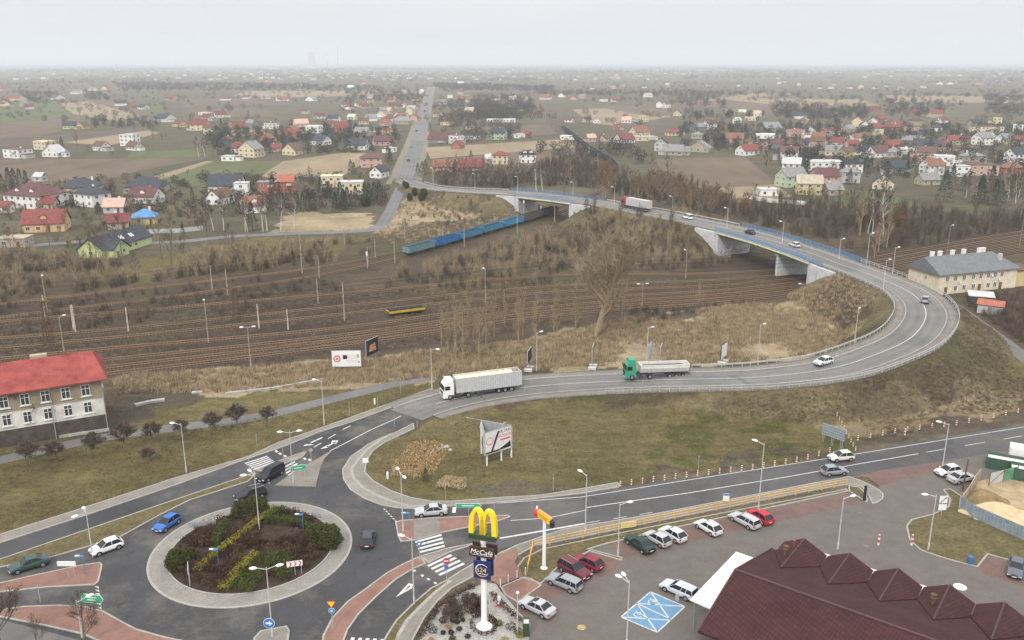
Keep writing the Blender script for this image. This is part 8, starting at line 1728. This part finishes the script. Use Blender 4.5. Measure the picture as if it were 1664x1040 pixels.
def art1(o, w, H, hh):
    q = MB(); z = H-hh/2
    for i in range(20): a0, a1 = 6.283*i/20, 6.283*(i+1)/20; q.add([(-w*.32+.75*math.cos(a0), -.09, z+.75*math.sin(a0)), (-w*.32+.75*math.cos(a1), -.09, z+.75*math.sin(a1)), (-w*.32+.5*math.cos(a1), -.09, z+.5*math.sin(a1)), (-w*.32+.5*math.cos(a0), -.09, z+.5*math.sin(a0))], [(0, 1, 2, 3)])
    q.add([(-w*.36, -.092, z-.3), (-w*.27, -.092, z-.1), (-w*.27, -.092, z+.3), (-w*.36, -.092, z+.1)], [(0, 1, 2, 3)]); q.build('red_emblem', P_R, o)
    q = MB(); q.add([(-w*.12, -.09, z-.1), (w*.02, -.09, z-.1), (w*.05, -.09, z+.8), (-w*.12, -.09, z+.8)], [(0, 1, 2, 3)]); q.build('dark_block', P_K, o)
    m_ = mat('faint_print', (.58, .45, .44), .5, .1, 2)
    for i in range(5): q = MB(); q.box((w*(.2+.02*math.sin(i*2)), -.088, z+.7-.36*i), (w*(.42-.05*(i % 3)), .01, .12)); q.build('printed_line', m_, o)
    for dx, dz in ((.4, .75), (.4, .35), (.42, -.75)): q = MB(); q.box((w*dx, -.09, z+dz), (.35, .01, .25)); q.build('dark_mark', P_K, o)
board(564, 600, 569.5, 47, 3, 'white billboard with a red emblem beside the rail yard', .14, art=art1)
def art2(o, w, H, hh):
    q = MB(); q.add([(-w*.3, -.09, H-hh*.75), (w*.3, -.09, H-hh*.8), (w*.25, -.09, H-hh*.3), (-w*.2, -.09, H-hh*.35)], [(0, 1, 2, 3)]); q.build('picture', mat('picture_skin', (.45, .22, .13), .6, .4, 2), o)
board(606, 593, 550, 12, 62, 'narrow dark poster board seen almost edge on beside the white billboard', .4, face=P_K, art=art2, w=4.2)
board(860, 601, 567, 6, 76, 'dark poster board on concrete blocks seen edge on, behind the flyover kerb', .4, face=P_K, base=True, posts=1, w=3.4)
board(963, 598, 560, 8, 78, 'yellow green edged poster board on concrete blocks, left of the green lorry', .4, face=mat('olive_face', (.25, .25, .06), .6, 0), base=True, posts=1, w=3.2)
board(1055, 594, 558, 8, 70, 'pale blue poster board behind the green lorry cab', .3, base=True, posts=1, face=mat('pale_blue_face', (.45, .5, .6), .6, 0), w=3.4)
board(1073, 594, 561, 8, 74, 'grey poster board behind the tipper trailer', .3, base=True, posts=1, face=SGREY, w=3.2)
board(1175, 590, 558, 12, 56, 'white poster board with dark back at the edge of the dry meadow', .3, base=True, posts=1, w=3.4, back=P_K)
# --- blue direction sign frame
p = P(1352, 724); root = empty('direction_sign', tuple(p), R(-52)); tag(root, 'large grey direction sign seen from behind on three lattice posts', 'sign'); h = hgt(1352, 724, 693)
mb = MB(); mb.box((0, 0, h-1.0), (4.2, .06, 2.0)); mb.build('panel', mat('sign_back_blue', (.20, .26, .31), .5, .1, 2), root)
mb = MB(); [mb.box((0, -.05, h-z), (4.2, .06, .07)) for z in (.1, .55, 1.0, 1.45, 1.9)]; mb.build('stiffeners', M_steel, root)
for x in (-1.7, 0, 1.7):
    q = MB(); [q.tube((x+d, -.1, 0), (x+d, -.1, h), .04, n=4) for d in (-.16, .16)]; [q.tube((x-.16, -.1, z*.4), (x+.16, -.1, z*.4+.4), .025, n=3) for z in range(int(h/.4)-1)]; q.build('post', M_steel, root)
# --- small traffic signs
def post(px, py, top, z=None, r=.04, yaw=0, name='traffic_sign', m=None, z0=.14):
    p = P(px, py, z0); h = max(1.4, hgt(px, py, top, z0)); root = empty(name, tuple(p), R(yaw)); q = MB(); q.tube((0, 0, -.1), (0, 0, h), r, n=6); q.build('post', m or M_steel, root); return root, h
def disc(root, z, r, m, y=-.06, name='face', n=20): return plate(root, name, 0, 0, m, 0, z, y, .02, shape=[(r*math.cos(6.283*i/n), r*math.sin(6.283*i/n)) for i in range(n)])
def arrow_board(px, py, top, w, hh, yaw, lb, m=P_G, pointed=1, tx=None, posts=2, back=P_W):
    root, h = post(px, py, top, yaw=yaw, name='direction_sign'); tag(root, lb, 'sign'); k = w/2
    sh = [(-k, -hh/2), (k-.35*pointed, -hh/2), (k, 0), (k-.35*pointed, hh/2), (-k, hh/2)] if pointed >= 0 else [(-k, 0), (-k+.35, -hh/2), (k, -hh/2), (k, hh/2), (-k+.35, hh/2)]
    if pointed == 0: sh = rrect(w, hh, .06)
    plate(root, 'border', 0, 0, back, 0, h-hh/2, -.07, .03, shape=[(x*1.04, z*1.12) for x, z in sh]); plate(root, 'face', 0, 0, m, 0, h-hh/2, -.1, .02, shape=sh)
    if tx:
        for i in range(len(tx)): q = MB(); q.box((-.1, -.115, h-hh/2+(.16-.32*i if len(tx) > 1 else 0)), (w*.5-.25*i, .01, .13)); q.build('white_line', P_W, root)
    if posts == 2: q = MB(); q.tube((k*.7, 0, -.1), (k*.7, 0, h-.1), .04, n=6); q.build('post', M_steel, root)
    return root
arrow_board(155, 1000, 966, 2.6, 1.0, -8, 'green pointed direction sign at the lower left of the roundabout', tx=[1, 2])
arrow_board(487, 782, 756, 2.4, .75, 20, 'green pointed direction sign on the grey island by the zebra', tx=[1])
arrow_board(762, 846, 818, 3.4, .6, 0, 'long green direction sign above the red paved island', tx=[1])
arrow_board(112, 938, 912, 2.2, .6, 0, 'white backed sign board on two posts in the red island', m=P_W, pointed=0)
arrow_board(330, 862, 848, 3.4, .7, 12, 'grey back of a sign board at the upper left rim of the roundabout', m=SGREY, pointed=0, back=SGREY)
arrow_board(515, 848, 833, 1.5, .6, -20, 'small grey green sign back at the upper right rim of the roundabout', m=SGREY, pointed=0, back=SGREY)
def chevrons(px, py, top, w, hh, yaw, lb, z0=.5):
    root, h = post(px, py, top, yaw=yaw, z0=z0, name='chevron_board'); tag(root, lb, 'sign'); plate(root, 'face', w, hh, P_W, 0, h-hh/2, -.07, .03, .03); q = MB()
    for i in range(3):
        x = -w*.36+i*w*.3; z = h-hh/2; a = w*.13
        q.add([(x, -.09, z+hh*.46), (x+a*.7, -.09, z+hh*.46), (x+a*1.5, -.09, z), (x+a*.8, -.09, z)], [(3, 2, 1, 0)]); q.add([(x, -.09, z-hh*.46), (x+a*.7, -.09, z-hh*.46), (x+a*1.5, -.09, z), (x+a*.8, -.09, z)], [(0, 1, 2, 3)])
    q.build('chevron', P_R, root); q = MB(); q.tube((w*.4, 0, -.1), (w*.4, 0, h-.1), .04, n=6); q.build('post', M_steel, root)
chevrons(480, 933, 911, 1.9, .75, 15, 'white board with red chevrons at the lower right of the roundabout garden'); chevrons(309, 946, 918, 1.9, .8, -72, 'red and white chevron board seen edge on at the left of the garden')
def blue_lamp(px, py, top, lb, yaw=0, z0=.14):
    root, h = post(px, py, top, name='crossing_lamp', m=mat('blue_post', (.05, .20, .42), .5, .1, 3), yaw=yaw, z0=z0); q = MB(); q.box((-.45, 0, h), (1.1, .25, .14)); q.build('lamp_box', MATS['blue_post'], root); q = MB(); q.box((-.7, 0, h+.09), (.5, .24, .05)); q.build('lens', M_lampw, root); tag(root, lb, 'lamp')
blue_lamp(139, 932, 904, 'blue crossing light on the red island beside the tall lamp'); blue_lamp(355, 916, 893, 'blue light post in the left part of the roundabout garden', z0=1); blue_lamp(493, 862, 836, 'blue light post at the back right of the roundabout garden', z0=.9); blue_lamp(665, 860, 834, 'blue crossing light on the red island by the silver sedan')
root, h = post(541, 1021, 980, name='traffic_sign'); tag(root, 'yellow give way triangle above a blue roundabout disc on the red island', 'sign'); plate(root, 'triangle', 0, 0, P_R, 0, h-.05, -.05, .02, shape=[(-.52, .3), (0, -.6), (.52, .3)]); plate(root, 'yellow_face', 0, 0, P_Y, 0, h-.05, -.07, .02, shape=[(-.42, .25), (0, -.47), (.42, .25)]); disc(root, h-.95, .36, P_W); disc(root, h-.95, .32, P_B, -.08); disc(root, h-.95, .12, P_W, -.1, 'arrow'); 
root, h = post(726, 946, 910, name='traffic_sign'); tag(root, 'red no entry disc with small blue sign below, at the zebra corner', 'sign'); disc(root, h-.1, .42, P_R); plate(root, 'bar', .55, .14, P_W, 0, h-.1, -.08, .02, .02); plate(root, 'blue_face', .5, .5, P_B, 0, h-.95, -.06, .02, .03)
root, h = post(682, 908, 882, name='traffic_sign'); tag(root, 'small blue and white sign at the tip of the red island before the zebra', 'sign'); disc(root, h-.1, .34, P_B); disc(root, h-.1, .16, P_W, -.08, 'arrow')
root, h = post(441, 1052, 1012, name='traffic_sign'); tag(root, 'blue keep right disc in front of the twin lamp at the bottom edge', 'sign'); disc(root, h+0, .62, P_W); disc(root, h, .57, P_B, -.08); plate(root, 'arrow', 0, 0, P_W, 0, h, -.1, .02, shape=[(-.35, .12), (.02, .12), (.02, .3), (.38, -.02), (.02, -.32), (.02, -.1), (-.35, -.1)])
root, h = post(508, 775, 729, name='traffic_sign'); tag(root, 'grey sign back on a post at the right of the grey island', 'sign'); disc(root, h-.2, .32, SGREY)
root, h = post(595, 768, 745, name='traffic_sign'); tag(root, 'white square sign at the left edge of the loop lawn', 'sign'); plate(root, 'face', .9, .8, P_W, 0, h-.3, -.06, .03)
root, h = post(1406, 814, 790, name='traffic_sign'); tag(root, 'dark sign post with grey plate at the car park entrance', 'sign'); plate(root, 'face', .7, 1.5, SGREY, .15, h-.7, -.06, .05); plate(root, 'black_plate', .4, 2.4, P_K, -.2, 1.3, -.1, .06)
root, h = post(1529, 838, 806, name='traffic_sign'); tag(root, 'white square notice above a second white notice on the right verge', 'sign'); plate(root, 'face', 1.1, 1.1, P_W, 0, h-.5, -.06, .03); plate(root, 'lower_face', 1.1, .9, P_W, 0, h-1.7, -.06, .03); q = MB(); q.add([(-.45, -.09, h-.95), (-.35, -.09, h-1.0), (.5, -.09, h-.15), (.4, -.09, h-.05)], [(0, 1, 2, 3)]); q.build('stripe', P_K, root)
root, h = post(1179, 819, 807, name='traffic_sign', yaw=0); tag(root, 'small white and blue board on the pavement behind the yellow fence', 'sign'); plate(root, 'face', .9, 1.1, P_W, 0, h-.3, -.06, .04); plate(root, 'blue_strip', .9, .25, P_B, 0, h+.1, -.09, .02)
root, h = post(1100, 985, 972, name='traffic_sign', yaw=-40); tag(root, 'small grey sign plate beside the blue accessible bays', 'sign'); plate(root, 'face', .5, .9, SGREY, 0, h-.2, -.06, .03)
root, h = post(855, 1031, 1006, name='kiosk'); tag(root, 'dark green totem with a white top panel by the globe lamp', 'totem'); plate(root, 'body', .75, 2.2, DGR, 0, 1.15, -.2, .5, .05); plate(root, 'face', .6, .5, P_W, 0, 2.0, -.47, .03, .03)
for i, (x, y, t) in enumerate([(568,676,654),(614,661,646),(641,694,673),(418,728,706),(651,640,620),(899,797,770),(724,811,780),(803,836,808),(641,774,757),(1134,768,740),(678,694,684),(66,980,951),(461,753,728),(407,774,745),(853,636,627),(1044,628,618)]):
    p = PT(x, y); h = max(1, hgt(x, y, t, p.z)); o = MB(); o.tube((0, 0, -.1), (0, 0, h), .045, n=6); c = o.build('marker_post', M_steel, loc=tuple(p)); defer(c, 'thin grey marker post', 'post', 'on the verges around the junction', 'marker posts')
for i, (x, y, t) in enumerate([(609,657,647),(630,778,769),(1338,0,0)][:2]):
    p = P(x, y); o = MB(); o.lathe([(.16, 0), (.18, .8), (.15, 1.1), (.05, 1.2)], 10); c = o.build('white_marker', P_W, loc=tuple(p)); tag(c, ['white marker stub beside the path near the lorry', 'white marker stub at the left of the loop lawn'][i], 'marker')
p = P(811, 985, .1); q = MB(); q.lathe([(.2, 0), (.26, .3), (.1, .5), (.22, .9), (.16, 1.3), (.02, 1.45)], 10); o = q.build('garden_ornament', [P_W], loc=tuple(p)); tag(o, 'white and red garden ornament on the pale gravel beside the tall sign', 'ornament'); q = MB(); q.lathe([(.25, .1), (.29, .25), (.24, .4)], 10); q.build('red_band', P_R, o)
finish_labels()
M_haze = bpy.data.materials.new('haze_air'); M_haze.use_nodes = True; nt = M_haze.node_tree; nt.nodes.remove(nt.nodes['Principled BSDF'])
pv = nt.nodes.new('ShaderNodeVolumePrincipled'); pv.inputs['Color'].default_value = (.84, .90, .965, 1); pv.inputs['Density'].default_value = .00017; pv.inputs['Anisotropy'].default_value = .2
nt.links.new(pv.outputs[0], nt.nodes['Material Output'].inputs['Volume'])
mb = MB(); mb.box((0, 0, 129), (80400, 80400, 262)); o = mb.build('haze', M_haze); o['kind'] = 'stuff'
